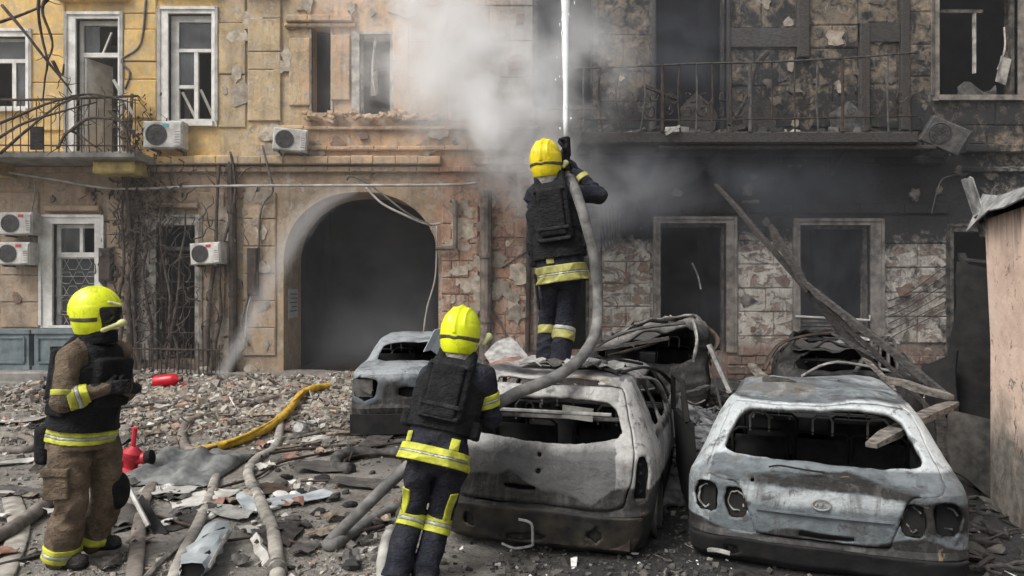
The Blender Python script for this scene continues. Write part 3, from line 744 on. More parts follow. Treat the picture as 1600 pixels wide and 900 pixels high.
class Shell:
    """car body: rear, two sides and front as functions of (x, z) and (y, z)"""
    def __init__(s, levels, dents=(.010, .004), seed=0, crush=None, nz=64):
        a = np.array([l[:5] for l in levels]); s.z = a[:, 0]; s.W = a[:, 1]; s.y0 = a[:, 2]; s.y1 = a[:, 3]; s.rc = a[:, 4]
        s.bow = np.array([(l[5] if len(l) > 5 else .05) for l in levels]); s.dents = dents; s.seed = seed; s.crush = crush
        zz = []
        for p, q in zip(s.z, s.z[1:]):
            k = max(1, int(round((q - p) / (s.z[-1] - s.z[0]) * nz))); zz += [p + (q - p) * i / k for i in range(k)]
        s.zs = np.array(zz + [s.z[-1]])
    def it(s, arr, z): return np.interp(z, s.z, arr)
    def rear(s, x, z, front=False):
        W = s.it(s.W, z); rc = np.minimum(s.it(s.rc, z), W * .95); bow = s.it(s.bow, z)
        ax = np.abs(x); k = np.clip((ax - (W - rc)) / np.maximum(rc, 1e-6), 0, 1)
        off = bow * (np.minimum(ax, W) / np.maximum(W, 1e-6)) ** 2 + rc * (1 - np.sqrt(np.maximum(0, 1 - k * k)))
        if front: return x * .94, s.it(s.y1, z) - off * 1.3
        return x, s.it(s.y0, z) + off
    def side_range(s, z):
        W = s.it(s.W, z); rc = np.minimum(s.it(s.rc, z), W * .95); bow = s.it(s.bow, z)
        return s.it(s.y0, z) + bow + rc, s.it(s.y1, z) - (bow + rc) * 1.3
    def deform(s, p):
        out = np.empty_like(p)
        for i, (x, y, z) in enumerate(p):
            v = Vector((x, y, z)); q = mnoise.noise_vector(v * 2.6 + Vector((s.seed, 0, 0))); q2 = mnoise.noise_vector(v * 9 + Vector((0, s.seed, 0)))
            v = v + q * s.dents[0] + q2 * s.dents[1]
            if s.crush: v = s.crush(v)
            out[i] = v
        return out
    def patch(s, which, keep=None, holes=(), off=0.0, n=64):
        """returns verts, quads of one patch; keep/holes are polygons in (x,z) for rear/front and (y,z) for the sides"""
        Z = np.repeat(s.zs[:, None], n + 1, 1)
        if which in ('rear', 'front'):
            xi = np.linspace(-1, 1, n + 1); xi = np.sign(xi) * (1 - (1 - np.abs(xi)) ** 1.35)
            Hc = xi[None, :] * s.it(s.W, Z)
        else:
            a, b_ = s.side_range(Z); t = np.linspace(0, 1, n + 1)[None, :]
            Hc = a + (b_ - a) * t
        H0, Z0 = Hc.copy(), Z.copy()
        qs = [(np.array(p), False) for p in holes] + ([(np.array(keep), True)] if keep is not None else [])
        nz = len(s.zs); alive = np.ones((nz - 1, n), bool)
        ctr = lambda A: (A[:-1, :-1] + A[1:, :-1] + A[:-1, 1:] + A[1:, 1:]) / 4
        for poly, k in qs:
            d = poly_sd(ctr(H0), ctr(Z0), poly.tolist())
            alive &= (d < 0) if k else (d >= 0)
        for poly, k in qs:
            pl = poly.tolist(); ins = poly_sd(ctr(H0), ctr(Z0), pl) < 0
            hit = np.zeros((nz, n + 1), int); tot = np.zeros((nz, n + 1), int)
            for di in (0, 1):
                for dj in (0, 1):
                    hit[di:nz - 1 + di, dj:n + dj] += ins; tot[di:nz - 1 + di, dj:n + dj] += 1
            bd = (hit > 0) & (hit < tot)
            for _ in range(2):
                d = poly_sd(Hc, Z, pl); e = 1e-3
                gx = (poly_sd(Hc + e, Z, pl) - d) / e; gz = (poly_sd(Hc, Z + e, pl) - d) / e
                g = np.maximum(np.hypot(gx, gz), .3)
                Hc = np.where(bd, Hc - d * gx / g ** 2, Hc); Z = np.where(bd, Z - d * gz / g ** 2, Z)
        if which in ('rear', 'front'):
            W = s.it(s.W, Z); Hc = np.clip(Hc, -W, W)
            X, Y = s.rear(Hc, Z, which == 'front'); 
            if off: Y = Y - off * (1 if which == 'rear' else -1); X = X + off * .6 * np.sign(X) * (np.abs(Hc) > .8 * W)
        else:
            a, b_ = s.side_range(Z); Y = np.clip(Hc, a, b_); sg = 1 if which == 'right' else -1
            t = (Y - a) / np.maximum(b_ - a, 1e-6)
            X = sg * (s.it(s.W, Z) * (1 - .06 * t ** 3) + off)
        v = np.stack([X.ravel(), Y.ravel(), Z.ravel()], 1); w_ = n + 1
        f = []
        for i in range(nz - 1):
            for j in range(n):
                if alive[i, j]: f.append((i * w_ + j, i * w_ + j + 1, (i + 1) * w_ + j + 1, (i + 1) * w_ + j))
        return v, f

def shell_part(name, shell, patches, mat, parent, burn, thick=.018, smooth=True):
    V = []; Fc = []
    for v, f in patches:
        b_ = len(V); V += v.tolist(); Fc += [tuple(b_ + i for i in q) for q in f]
    used = sorted({i for q in Fc for i in q}); mp = {u: k for k, u in enumerate(used)}
    V = [V[u] for u in used]; Fc = [tuple(mp[i] for i in q) for q in Fc]
    bn = [burn(*p) for p in V]
    D = shell.deform(np.array(V))
    me = bpy.data.meshes.new(name); me.from_pydata(D.tolist(), [], Fc)
    a = me.attributes.new('burn', 'FLOAT_COLOR', 'POINT'); a.data.foreach_set('color', np.array([tuple(q) + (1,) for q in bn], 'f').ravel())
    bm = bmesh.new(); bm.from_mesh(me); bmesh.ops.remove_doubles(bm, verts=bm.verts[:], dist=.0015)
    bmesh.ops.dissolve_degenerate(bm, dist=.0008, edges=bm.edges[:])
    bmesh.ops.recalc_face_normals(bm, faces=bm.faces[:])
    for e in bm.edges:
        if len(e.link_faces) == 2 and e.calc_face_angle(0) > R(38): e.smooth = False
    for f in bm.faces: f.smooth = True
    bm.to_mesh(me); bm.free()
    me.materials.append(mat)
    o = link(name, me, parent)
    md = o.modifiers.new('thickness', 'SOLIDIFY'); md.thickness = thick; md.offset = -1
    return o

def wheel(parent, x, y, z, r=.27):
    """bare burnt rim"""
    mb = MB(); T = Matrix.Translation((x, y, z)) @ Matrix.Rotation(R(90), 4, 'Y')
    mb.lathe([(r * .98, -.09), (r, -.10), (r, -.085), (r * .9, -.06), (r * .86, 0), (r * .9, .06), (r, .085), (r, .10), (r * .98, .09)], 26, T, caps=False)
    mb.lathe([(.05, .02), (r * .35, .03), (r * .88, .0), (r * .88, -.012), (.05, -.0)], 26, T)
    o = mb.build('wheel', M['iron_grey'], parent, smooth=False, sharp=35)
    mb = MB()
    for k in range(5):
        a = 2 * math.pi * k / 5; c = T @ Vector((r * .62 * math.cos(a), r * .62 * math.sin(a), .012 * (1 if x > 0 else -1)))
        mb.box(c, (.035, .09, .07), (a, 0, 0))
    mb.build('rim_opening', M['soot'], o)
    return o
def floor_pan(parent, W, y0, y1, z, belt):
    mb = MB(); mb.box((0, (y0 + y1) / 2, z), (W * 2 - .12, y1 - y0 - .2, .05)); mb.box((0, y1 - 1.15, (z + belt) / 2), (W * 2 - .14, .10, belt - z - .08))
    mb.box((0, y1 - 1.35, belt - .12), (W * 2 - .2, .3, .14))
    mb.build('floor_pan', M['soot'], parent)
    mb = MB(); mb.tube([(-.38 + .17 * math.cos(a), y1 - 1.62 + .05 * math.sin(a), belt - .06 + .17 * math.sin(a)) for a in np.linspace(0, 2 * math.pi, 17)], .012, 6)
    mb.bar((-.38, y1 - 1.6, belt - .06), (-.38, y1 - 1.35, belt - .16), .03); mb.build('steering_wheel', M['iron_grey'], parent)
def seats(parent, rows, zt, zb, bare=True):
    for y, xs, w_ in rows:
        for x in xs:
            mb = MB(); mb.tube([(x - w_, y, zb), (x - w_, y - .10, zt - .04), (x - w_ + .05, y - .11, zt), (x + w_ - .05, y - .11, zt), (x + w_, y - .10, zt - .04), (x + w_, y, zb)], .013, 6)
            mb.box((x, y - .04, (zt + zb) / 2 - .02), (w_ * 2 - .04, .035, zt - zb - .10), (R(-10), 0, 0))
            mb.box((x, y + .22, zb + .03), (w_ * 2, .42, .07))
            st = mb.build('seat', M['soot'], parent)
            mb = MB(); hw = .075
            mb.tube([(x - hw, y - .11, zt - .02), (x - hw, y - .125, zt + .10), (x - hw + .03, y - .128, zt + .14), (x + hw - .03, y - .128, zt + .14), (x + hw, y - .125, zt + .10), (x + hw, y - .11, zt - .02)], .010, 6)
            mb.build('headrest_frame', M['iron_pale'], st)
M['iron_pale'] = simple('ash_covered_wire', (.16, .155, .15), (.40, .39, .37), 12, .7, .2, bs=.2)

# ---------------------------------------------------------------- the pale grey hatchback in the middle
def hatchback():
    car = empty('burnt_car', (.13, 5.12, 0.0), 'burnt-out pale grey hatchback with its tailgate window gone, in front of the standing firefighter', 'car')
    car.rotation_euler = (R(-1.2), R(1.0), R(-17))
    L = [(.03, .70, .16, 3.80, .16), (.10, .76, .07, 3.9, .18), (.34, .795, .0, 3.95, .18), (.375, .80, .035, 3.95, .18), (.58, .805, .045, 3.93, .18), (.70, .80, .07, 3.86, .17),
         (.79, .785, .12, 3.55, .16), (.84, .765, .16, 3.0, .15), (1.0, .70, .24, 2.62, .14), (1.12, .645, .31, 2.38, .13), (1.19, .61, .36, 2.22, .12),
         (1.235, .575, .44, 2.10, .12), (1.265, .52, .56, 1.98, .14), (1.285, .40, .74, 1.80, .14), (1.295, .24, .95, 1.6, .1), (1.298, .03, 1.2, 1.3, .01)]
    def crush(v):
        t = sm(1.0, 1.28, v.z)
        v.z -= t * (.05 * math.exp(-((v.x - .05) / .35) ** 2 - ((v.y - 1.1) / .6) ** 2))
        v.z -= t * .03 * abs(mnoise.noise(Vector((v.x * 3, v.y * 2, 5))))
        return v
    sh = Shell(L, (.020, .007), 3, crush, 70)
    win = rough(chaikin([(-.60, .83), (-.3, .795), (0, .785), (.3, .795), (.60, .83), (.535, 1.055), (.25, 1.085), (-.25, 1.085), (-.535, 1.055)], 3), .005, 6)
    gap = lambda g: chaikin([(-.665 - g, .80), (-.66 - g, .60), (-.62 - g, .40 - g), (-.5, .365 - g), (.5, .365 - g), (.62 + g, .40 - g), (.66 + g, .60), (.665 + g, .80), (.575 + g, 1.14), (.545 + g, 1.175 + g), (-.545 - g, 1.175 + g), (-.575 - g, 1.14)], 2)
    lamp = chaikin([(.69, .73), (.685, .46), (.72, .42), (.775, .45), (.78, .68), (.75, .74)], 1)
    slot = chaikin([(-.40, 1.19), (.40, 1.19), (.38, 1.222), (-.38, 1.222)], 1)
    sidew = [chaikin(p, 2) for p in ([(.66, .86), (1.02, .85), (1.10, 1.15), (.82, 1.15)], [(1.10, .85), (1.86, .85), (1.84, 1.18), (1.17, 1.17)], [(1.95, .85), (2.74, .85), (2.36, 1.14), (1.93, 1.18)])]
    arch = [circle(.78, .18, .33), circle(3.20, .18, .33)]
    shield = chaikin([(-.60, .87), (.60, .87), (.47, 1.165), (-.47, 1.165)], 1)
    def burn(x, y, z):
        soot = .12 + .9 * (1 - sm(.40, .56, z + .06 * math.sin(x * 6) + .03 * math.sin(x * 17 + 1))) * (1 if y < .6 else .7)
        soot += .55 * math.exp(-((z - .80) / .05) ** 2) * (y > .6) + (.5 * sm(.85, .95, z) if y > .7 and z < 1.2 else 0)
        soot += .35 * math.exp(-((x + .15) / .22) ** 2 - ((z - .46) / .06) ** 2) + (.5 if x < -.5 and z < .55 else 0)
        soot += .55 * sm(1.22, 1.27, z) * (1 - sm(.5, .75, y))
        ash = .22 + .40 * sm(.66, .80, z) * (y < .5) + .45 * sm(1.2, 1.26, z) * sm(.6, .8, y) + (.35 if x > .55 and z > .4 else 0)
        rust = .30 * (1 - sm(.30, .5, z)) + .35 * math.exp(-((x - .72) / .08) ** 2 - ((z - .42) / .12) ** 2)
        return soot, ash, rust
    S_ = M['hatch_steel']
    shell_part('body', sh, [sh.patch('rear', None, [gap(.007), lamp, mir(lamp), slot], n=84), sh.patch('right', None, sidew + arch, n=90), sh.patch('left', None, sidew + arch, n=90), sh.patch('front', None, [shield], n=40)], S_, car, burn)
    tg = shell_part('tailgate', sh, [sh.patch('rear', gap(-.004), [win, circle(.02, .715, .018, 14), chaikin([(-.22, .455), (.02, .455), (.02, .49), (-.22, .49)], 1), circle(.02, .60, .022, 14)], .008, n=110)], S_, car, burn, .03)
    mb = MB()                                   # bare inner frame seen through the window
    mb.tube([(-.55, .25, .97), (.5, .25, .985)], .014, 6); mb.tube([(-.5, .9, .90), (-.5, .9, 1.2)], .02, 6); mb.tube([(-.55, .72, .86), (.55, .72, .88)], .018, 6)
    mb.build('inner_bar', M['iron_pale'], tg)
    mb = MB(); mb.box((.18, .62, .925), (.24, .02, .10), (R(12), R(4), 0)); mb.build('number_card', M['ac_white'], tg)
    for sg in (1, -1):                          # lamp sockets
        mb = MB(); mb.box((sg * .70, .21, .58), (.11, .03, .30), (0, 0, R(sg * 30)))
        for q in range(4): mb.bar((sg * (.69 + .03 * (q % 2)), .175, .46 + q * .07), (sg * (.73 - .02 * (q % 2)), .15, .50 + q * .06), .018)
        mb.build('taillight_socket', M['soot'], car)
    mb = MB(); mb.box((0, .10, .20), (1.34, .05, .20)); mb.box((0, .30, .12), (1.3, .4, .04)); mb.build('crash_bar', M['iron'], car)
    mb = MB(); mb.tube([(.02, -.03, .10), (.02, -.05, .22), (.0, -.05, .26), (-.08, -.045, .27)], .010, 6, 3); mb.tube([(.02, -.04, .10), (-.10, -.05, .07), (-.2, -.04, .09)], .009, 6, 3); mb.build('tow_hook', M['iron_pale'], car)
    # torn bumper skin: hangs from the body, ragged lower edge
    q_ = random.Random(8); low = [(x, .055 + .05 * mnoise.noise(Vector((x * 5, 3, 0))) + q_.uniform(-.012, .012)) for x in np.linspace(-.60, .66, 26)]
    sk = low + [(.74, .20), (.745, .33), (.4, .345), (-.4, .345), (-.745, .33), (-.72, .20)]
    hl_ = [rough(circle(-.47, .22, .05, 12), .012, 3), rough(circle(.44, .20, .055, 12), .014, 4), rough(chaikin([(-.2, .10), (.1, .12), (.06, .17), (-.18, .16)], 1), .008, 5)]
    shell_part('bumper', sh, [sh.patch('rear', sk, hl_, .022, n=96)], M['wreck_brown'], car, burn, .012)
    for y in (.78, 3.2):
        for x in (-.70, .70): wheel(car, x, y, .22 if y < 1 else .2, .25)
    floor_pan(car, .78, .2, 3.9, .13, .80)
    seats(car, [(1.15, (-.36, .34), .27), (2.1, (-.38, .38), .24)], .80, .34)
    # rear door swung slightly open
    d = MB(); ang = R(13); hx, hy = .805, 1.98
    def dp(u, z, o_=0): return (hx + math.sin(ang) * u + .02 * math.sin(z * 5) - .06 * max(0, z - .8) + o_, hy - math.cos(ang) * u, z)
    d.sheet([[dp(u, z) for z in (.16, .3, .45, .6, .72, .82)] for u in np.linspace(0, .82, 7)], .05)
    for pts in ([(.03, .82), (.06, 1.14), (.60, 1.13), (.80, .82)],): d.tube([dp(*p) for p in pts], .022, 6)
    d.tube([dp(.62, .82), dp(.60, 1.12)], .016, 6); dr = d.build('door', M['soot'], car)
    mb = MB(); mb.bar(dp(.66, .70, .03), dp(.78, .70, .03), .03); mb.build('door_handle', M['iron'], dr)
    # bent strips lying along the roof edge, black weather strip
    for pts, mm in (([(.50, .62, 1.25), (.58, .8, 1.27), (.63, 1.2, 1.25), (.70, 1.7, 1.17), (.78, 2.1, 1.02)], 'soot'), ([(.50, .55, 1.26), (.3, .75, 1.29), (.38, 1.1, 1.31), (.58, 1.3, 1.27)], 'soot'), ([(.62, .9, 1.2), (.70, 1.3, 1.13), (.76, 1.62, .92)], 'iron_pale')):
        mb = MB(); mb.tube(pts, .024, 6, 5, flat=.5); mb.build('roof_rail', M[mm], car)
    for k in range(5):
        mb = MB(); x = -.3 + k * .16; mb.sheet([[(x + .06 * j, .62 + .10 * i + .03 * math.sin(i + j + k), 1.268 + .018 * ((i + j + k) % 3) + .01 * i * .4) for j in range(4)] for i in range(4)], .006)
        mb.build('peeled_roof_skin', M['iron_grey'] if k % 2 else M['iron_pale'], car)
    return car
M['wreck_brown'] = simple('scorched_brown_steel', (.008, .008, .008), (.048, .040, .031), 5, .7, .25, bs=.5, detail=8, c3=(.17, .155, .135))

# ---------------------------------------------------------------- the silver liftback on the right
def liftback():
    car = empty('burnt_car', (1.98, 4.74, 0.0), 'burnt-out blue-silver car at the right with round lamp holes, its whole rear window missing', 'car')
    car.rotation_euler = (R(-.8), R(.4), R(-21))
    L = [(-.02, .78, .17, 4.2, .16), (.07, .85, .05, 4.3, .18), (.20, .868, .0, 4.33, .2), (.235, .87, .03, 4.33, .2), (.42, .872, .025, 4.33, .22), (.54, .865, .02, 4.28, .22), (.585, .855, .03, 4.2, .22),
         (.61, .845, .09, 4.05, .22), (.645, .83, .20, 3.6, .22), (.70, .805, .28, 3.2, .2), (.85, .73, .48, 2.82, .18), (1.0, .655, .68, 2.52, .16), (1.055, .62, .77, 2.4, .15), (1.09, .58, .88, 2.3, .15),
         (1.115, .50, 1.02, 2.16, .15), (1.13, .36, 1.2, 2.0, .12), (1.138, .2, 1.4, 1.85, .1), (1.14, .03, 1.6, 1.7, .01)]
    def crush(v):
        t = sm(.9, 1.1, v.z); v.z -= t * .05 * (.4 + mnoise.noise(Vector((v.x * 2.5, v.y * 1.6, 2)))); return v
    sh = Shell(L, (.015, .006), 11, crush, 74)
    win = rough(chaikin([(-.66, .715), (-.3, .685), (.3, .685), (.66, .715), (.505, 1.005), (.2, 1.022), (-.2, 1.022), (-.505, 1.005)], 3), .004, 4)
    gap = lambda g: chaikin([(-.74 - g, .64), (-.70, .59), (-.50, .57), (-.42, .30), (-.40, .235 - g), (.40, .235 - g), (.42, .30), (.50, .57), (.70, .59), (.74 + g, .64), (.60 + g, 1.0), (.55, 1.045 + g), (-.55, 1.045 + g), (-.60 - g, 1.0)], 1)
    lampo = rough(chaikin([(.645, .52), (.65, .37), (.70, .33), (.80, .34), (.83, .45), (.79, .535), (.70, .55)], 2), .006, 1)
    lampi = rough(chaikin([(.47, .51), (.455, .36), (.50, .315), (.58, .32), (.61, .42), (.585, .515), (.53, .535)], 2), .006, 2)
    plate = chaikin([(-.13, .245), (.20, .25), (.20, .285), (-.13, .285)], 1)
    sidew = [chaikin(p, 2) for p in ([(1.0, .74), (1.45, .73), (1.50, 1.02), (1.18, 1.01)], [(1.55, .73), (2.2, .73), (2.12, 1.04), (1.58, 1.04)], [(2.28, .73), (3.0, .74), (2.55, .99), (2.22, 1.03)])]
    arch = [circle(.95, .10, .34), circle(3.45, .10, .34)]
    shield = chaikin([(-.62, .73), (.62, .73), (.48, 1.03), (-.48, 1.03)], 1)
    def burn(x, y, z):
        soot = .10 + 1.1 * (1 - sm(.20, .31, z + .03 * math.sin(x * 9))) + .80 * math.exp(-((z - .600 - .012 * math.sin(x * 11)) / .05) ** 2) * (y < .3) * (.75 + .35 * math.sin(x * 5 + 1)) * (1 if abs(x) < .78 else .3)
        soot += 1.15 * math.exp(-((x - .66) / .22) ** 2 - ((z - .45) / .10) ** 2) + .6 * math.exp(-((x + .54) / .12) ** 2 - ((z - .44) / .10) ** 2) + .25 * math.exp(-((x - .2) / .2) ** 2 - ((z - .28) / .04) ** 2)
        soot += (.45 if abs(x) > .5 and y > 1.2 and .75 < z < 1.05 else 0) + .5 * math.exp(-((z - 1.065) / .012) ** 2)
        ash = .18 + .60 * sm(.66, .72, z) * (1 - sm(1.04, 1.08, z)) * (y < 1.2) + .3 * (x < -.7) + .45 * math.exp(-((z - .50) / .07) ** 2) * (abs(x) < .5)
        if z > 1.08: ash = .35
        rust = .1 + .25 * math.exp(-((x - .05) / .2) ** 2 - ((z - .33) / .06) ** 2) + (.35 if z > 1.08 and x < 0 else 0)
        return soot, ash, rust
    S_ = M['lift_steel']
    shell_part('body', sh, [sh.patch('rear', None, [gap(.006), lampo, mir(lampo), lampi, mir(lampi)], n=100), sh.patch('right', None, sidew + arch, n=96), sh.patch('left', None, sidew + arch, n=96), sh.patch('front', None, [shield], n=40)], S_, car, burn)
    tg = shell_part('tailgate', sh, [sh.patch('rear', gap(-.003), [win, plate, circle(-.42, .595, .014, 12)], .007, n=120)], S_, car, burn, .035)
    # emblem: an oval ring with a broken bar mark inside
    mb = MB(); cx, cy, cz = .0, .012, .475
    mb.tube([(cx + .055 * math.cos(a), cy - .004, cz + .034 * math.sin(a)) for a in np.linspace(0, 2 * math.pi, 25)], .006, 6)
    for a, b_ in (((-.035, -.012), (-.02, .014)), ((-.02, .014), (-.004, -.010)), ((-.004, -.010), (.012, .014)), ((.012, .014), (.032, -.010))): mb.bar((cx + a[0], cy, cz + a[1]), (cx + b_[0], cy, cz + b_[1]), .007)
    mb.build('emblem', M['iron_pale'], tg)
    g = [[(x, .012 + .02 * (x / .4) ** 2, z) for x in np.linspace(-.40, .42, 12)] for z in (.40, .405, .412)]
    mb = MB(); mb.sheet(g, .018); mb.build('trim_strip', S_, tg)
    mb = MB(); mb.tube([(-.32, .13, .665), (-.25, .10, .685), (-.1, .10, .672), (.02, .12, .662)], .012, 6, 4, flat=.5); mb.build('wiper', M['soot'], tg)
    for sg in (1, -1):
        for cx, w_, yy in ((.735, .16, .17), (.53, .14, .10)):
            mb = MB(); mb.box((sg * cx, yy, .43), (w_, .03, .22), (0, 0, R(sg * (25 if cx > .6 else 8))))
            q_ = random.Random(int(cx * 100) + sg)
            so_ = mb.build('lamp_socket', M['soot'], car)
            mb = MB(); ra = [(cx * sg + w_ * .36 * math.cos(a) * q_.uniform(.75, 1.1), yy - .03 + .02 * q_.random(), .43 + .075 * math.sin(a) * q_.uniform(.75, 1.15)) for a in np.linspace(.5 * sg, 5.2, 13)]
            mb.tube(ra, [.004 + .005 * q_.random() for _ in ra], 5, 2);
            mb.build('melted_lens_rim', M['iron_pale'] if sg < 0 else M['iron_grey'], so_)
    for y in (.95, 3.45):
        for x in (-.76, .76): wheel(car, x, y, .16, .25)
    floor_pan(car, .84, .3, 4.2, .08, .68)
    seats(car, [(1.55, (-.44, .05, .46), .22), (2.5, (-.38, .38), .24)], .70, .28)
    mb = MB(); mb.box((0, .75, .52), (1.4, .5, .03)); mb.build('parcel_shelf', M['soot'], car)
    sk = [(-.80, .015), (.80, .015), (.83, .10), (.84, .185), (.5, .195), (-.5, .195), (-.84, .185), (-.83, .10)]
    shell_part('bumper', sh, [sh.patch('rear', sk, [rough(circle(-.55, .10, .045, 12), .012, 9)], .025, n=96)], M['soot'], car, burn, .015)
    mb = MB(); mb.tube([(-.70, .02, .09), (-.64, -.03, .11), (-.56, -.03, .10)], .016, 6, 3); mb.build('bumper_bracket', M['iron_pale'], car)
    return car

# ---------------------------------------------------------------- three wrecks of the row behind
def sedan():
    car = empty('burnt_car', (-1.15, 9.15, .02), 'small silver burnt saloon parked before the archway, behind the firefighter with the backpack', 'car')
    car.rotation_euler = (0, 0, R(5))
    L = [(.02, .76, .14, 4.2, .16), (.12, .84, .03, 4.3, .18), (.36, .855, .0, 4.33, .2), (.40, .855, .04, 4.33, .2), (.66, .85, .06, 4.3, .2), (.78, .83, .08, 4.1, .2), (.82, .80, .14, 3.6, .18),
         (.845, .77, .50, 3.2, .16), (.88, .74, .72, 3.05, .16), (1.02, .66, 1.0, 2.75, .14), (1.12, .60, 1.18, 2.55, .13), (1.16, .54, 1.32, 2.4, .13), (1.185, .38, 1.55, 2.2, .1), (1.19, .04, 1.9, 2.0, .01)]
    sh = Shell(L, (.02, .006), 23, None, 48)
    win = rough(chaikin([(-.62, .88), (.62, .88), (.50, 1.11), (-.50, 1.11)], 2), .01, 2); lamp = rough(chaikin([(.50, .72), (.54, .52), (.66, .45), (.82, .50), (.83, .70), (.70, .75)], 2), .012, 3)
    sidew = [chaikin(p, 2) for p in ([(1.35, .90), (2.0, .89), (1.98, 1.12), (1.5, 1.11)], [(2.08, .89), (2.9, .89), (2.5, 1.09), (2.06, 1.12)])]; arch = [circle(.95, .15, .33), circle(3.4, .15, .33)]
    def burn(x, y, z):
        return .2 + .9 * (1 - sm(.36, .56, z + .05 * math.sin(x * 7))) + .45 * math.exp(-((x + .3) / .25) ** 2 - ((z - .6) / .1) ** 2), .25 + .35 * sm(.66, .78, z), .12
    S_ = M['sedan_steel']
    shell_part('body', sh, [sh.patch('rear', None, [win, lamp, mir(lamp), chaikin([(-.26, .50), (.26, .50), (.26, .62), (-.26, .62)], 1)], n=64), sh.patch('right', None, sidew + arch, n=60), sh.patch('left', None, sidew + arch, n=60), sh.patch('front', n=24)], S_, car, burn)
    for sg in (1, -1):
        mb = MB(); mb.box((sg * .70, .18, .60), (.26, .04, .22), (0, 0, R(sg * 18)))
        T = Matrix.Translation((sg * .64, .13, .55)) @ Matrix.Rotation(R(90), 4, 'X'); mb.bar((sg * .58, .10, .55), (sg * .72, .16, .60), .05); mb.build('lamp_socket', M['iron_grey'], car)
    mb = MB(); mb.box((0, .14, .56), (.56, .03, .16)); mb.build('plate_recess', M['soot'], car)
    g = [[(x, -.05 + .06 * (x / .84) ** 4, z) for x in np.linspace(-.84, .84, 18)] for z in (.06, .14, .22, .30)]
    mb = MB(); mb.sheet(g, .02); mb.build('bumper', M['soot'], car, sharp=40)
    for y in (.95, 3.4):
        for x in (-.74, .74): wheel(car, x, y, .2, .25)
    floor_pan(car, .82, .2, 4.2, .12, .80); seats(car, [(1.9, (-.4, .4), .27)], .95, .4)
    # boot lid sheet torn up at the right corner of the rear window
    mb = MB(); mb.sheet([[(.02 + .10 * j + .05 * i, .95 + .05 * j, .98 + .10 * i - .03 * j + .05 * (j == 1)) for j in range(4)] for i in range(4)], .012); mb.build('torn_roof_sheet', M['ac_blue'], car)
    return car
M['ac_blue'] = simple('pale_blue_grey_paint', (.24, .27, .29), (.50, .54, .56), 5, .5, .1, bs=.2)
def van_wreck():
    car = empty('burnt_car', (1.70, 9.75, .02), 'gutted dark estate car with bare pillars and sagging roof, behind the hatchback', 'car')
    car.rotation_euler = (0, R(3), R(-12))
    L = [(.03, .76, .12, 4.0, .14), (.14, .84, .02, 4.1, .16), (.42, .85, .0, 4.12, .16), (.80, .84, .05, 4.0, .16), (.88, .82, .08, 3.3, .14), (1.2, .74, .16, 2.8, .12), (1.36, .70, .22, 2.6, .11), (1.42, .64, .30, 2.5, .12), (1.45, .48, .5, 2.3, .1), (1.46, .05, 1.2, 1.4, .01)]
    def crush(v):
        t = sm(.9, 1.4, v.z); v.z -= t * (.28 * (1 - sm(-.7, .2, v.x)) + .14 * mnoise.noise(Vector((v.x * 3, v.y * 2, 0)))); v.x += t * .10; return v
    sh = Shell(L, (.055, .02), 31, crush, 52)
    win = chaikin([(-.66, .86), (.66, .86), (.60, 1.31), (-.60, 1.31)], 1)
    sidew = [chaikin(p, 1) for p in ([(.42, .90), (1.0, .90), (1.0, 1.34), (.5, 1.34)], [(1.1, .90), (1.9, .90), (1.85, 1.34), (1.1, 1.34)], [(2.0, .90), (2.9, .9), (2.5, 1.32), (2.0, 1.34)])]; arch = [circle(.85, .18, .34), circle(3.2, .18, .34)]
    burn = lambda x, y, z: (.75 - .35 * sm(1.2, 1.4, z), .15 + .35 * sm(1.25, 1.42, z), .25)
    top = rough([(x, 1.425) for x in np.linspace(-5, 5, 90)], .012, 3) + [(5, 2), (-5, 2)]
    shell_part('body', sh, [sh.patch('rear', None, [win, top], n=56), sh.patch('right', None, sidew + arch + [top], n=56), sh.patch('left', None, sidew + arch + [top], n=56), sh.patch('front', None, [top], n=20)], M['wreck_steel'], car, burn, .035)
    gr = [[(-.62 + 1.26 * u, .40 + 1.7 * w_, 1.10 + .30 * u - .10 * math.sin(math.pi * u) + .07 * mnoise.noise(Vector((u * 5, w_ * 5, 2)))) for u in np.linspace(0, 1, 14)] for w_ in np.linspace(0, 1, 14)]
    mb = MB(); mb.sheet(gr, .012); mb.build('roof', M['wreck_steel'], car, sharp=30)
    for pts, mm in (([(-.7, .1, 1.0), (-.2, .0, 1.28), (.5, .1, 1.42)], 'iron_grey'), ([(.62, .15, .85), (.66, .1, 1.2), (.60, .3, 1.45)], 'iron_pale'), ([(.8, .3, .9), (.95, .5, 1.2), (.7, .9, 1.4)], 'iron'), ([(-.5, .2, .9), (.1, .4, 1.1), (.4, 1.0, 1.3)], 'iron')):
        mb = MB(); mb.tube(pts, .035, 6, 5, flat=.6, wob=.4); mb.build('bent_strut', M[mm], car)
    mb = MB(); mb.bar((-.85, -.05, .95), (.30, -.12, 1.22), .16, .04); mb.build('fallen_trim', M['char'], car)
    mb = MB(); mb.bar((1.12, .12, .55), (.82, .2, 1.15), .10, .05); mb.build('pillar_cover', M['iron_pale'], car)
    mb = MB(); mb.sheet([[(.88 + .10 * i, .05 + .22 * j, .15 + .35 * (2 - i) + .02 * j) for j in range(5)] for i in range(3)], .03); mb.build('door', M['wreck_steel'], car)
    for y in (.85, 3.2):
        for x in (-.74, .74): wheel(car, x, y, .22, .26)
    floor_pan(car, .8, .2, 4.0, .14, .82); seats(car, [(1.6, (-.38, .38), .25)], 1.0, .4)
    return car
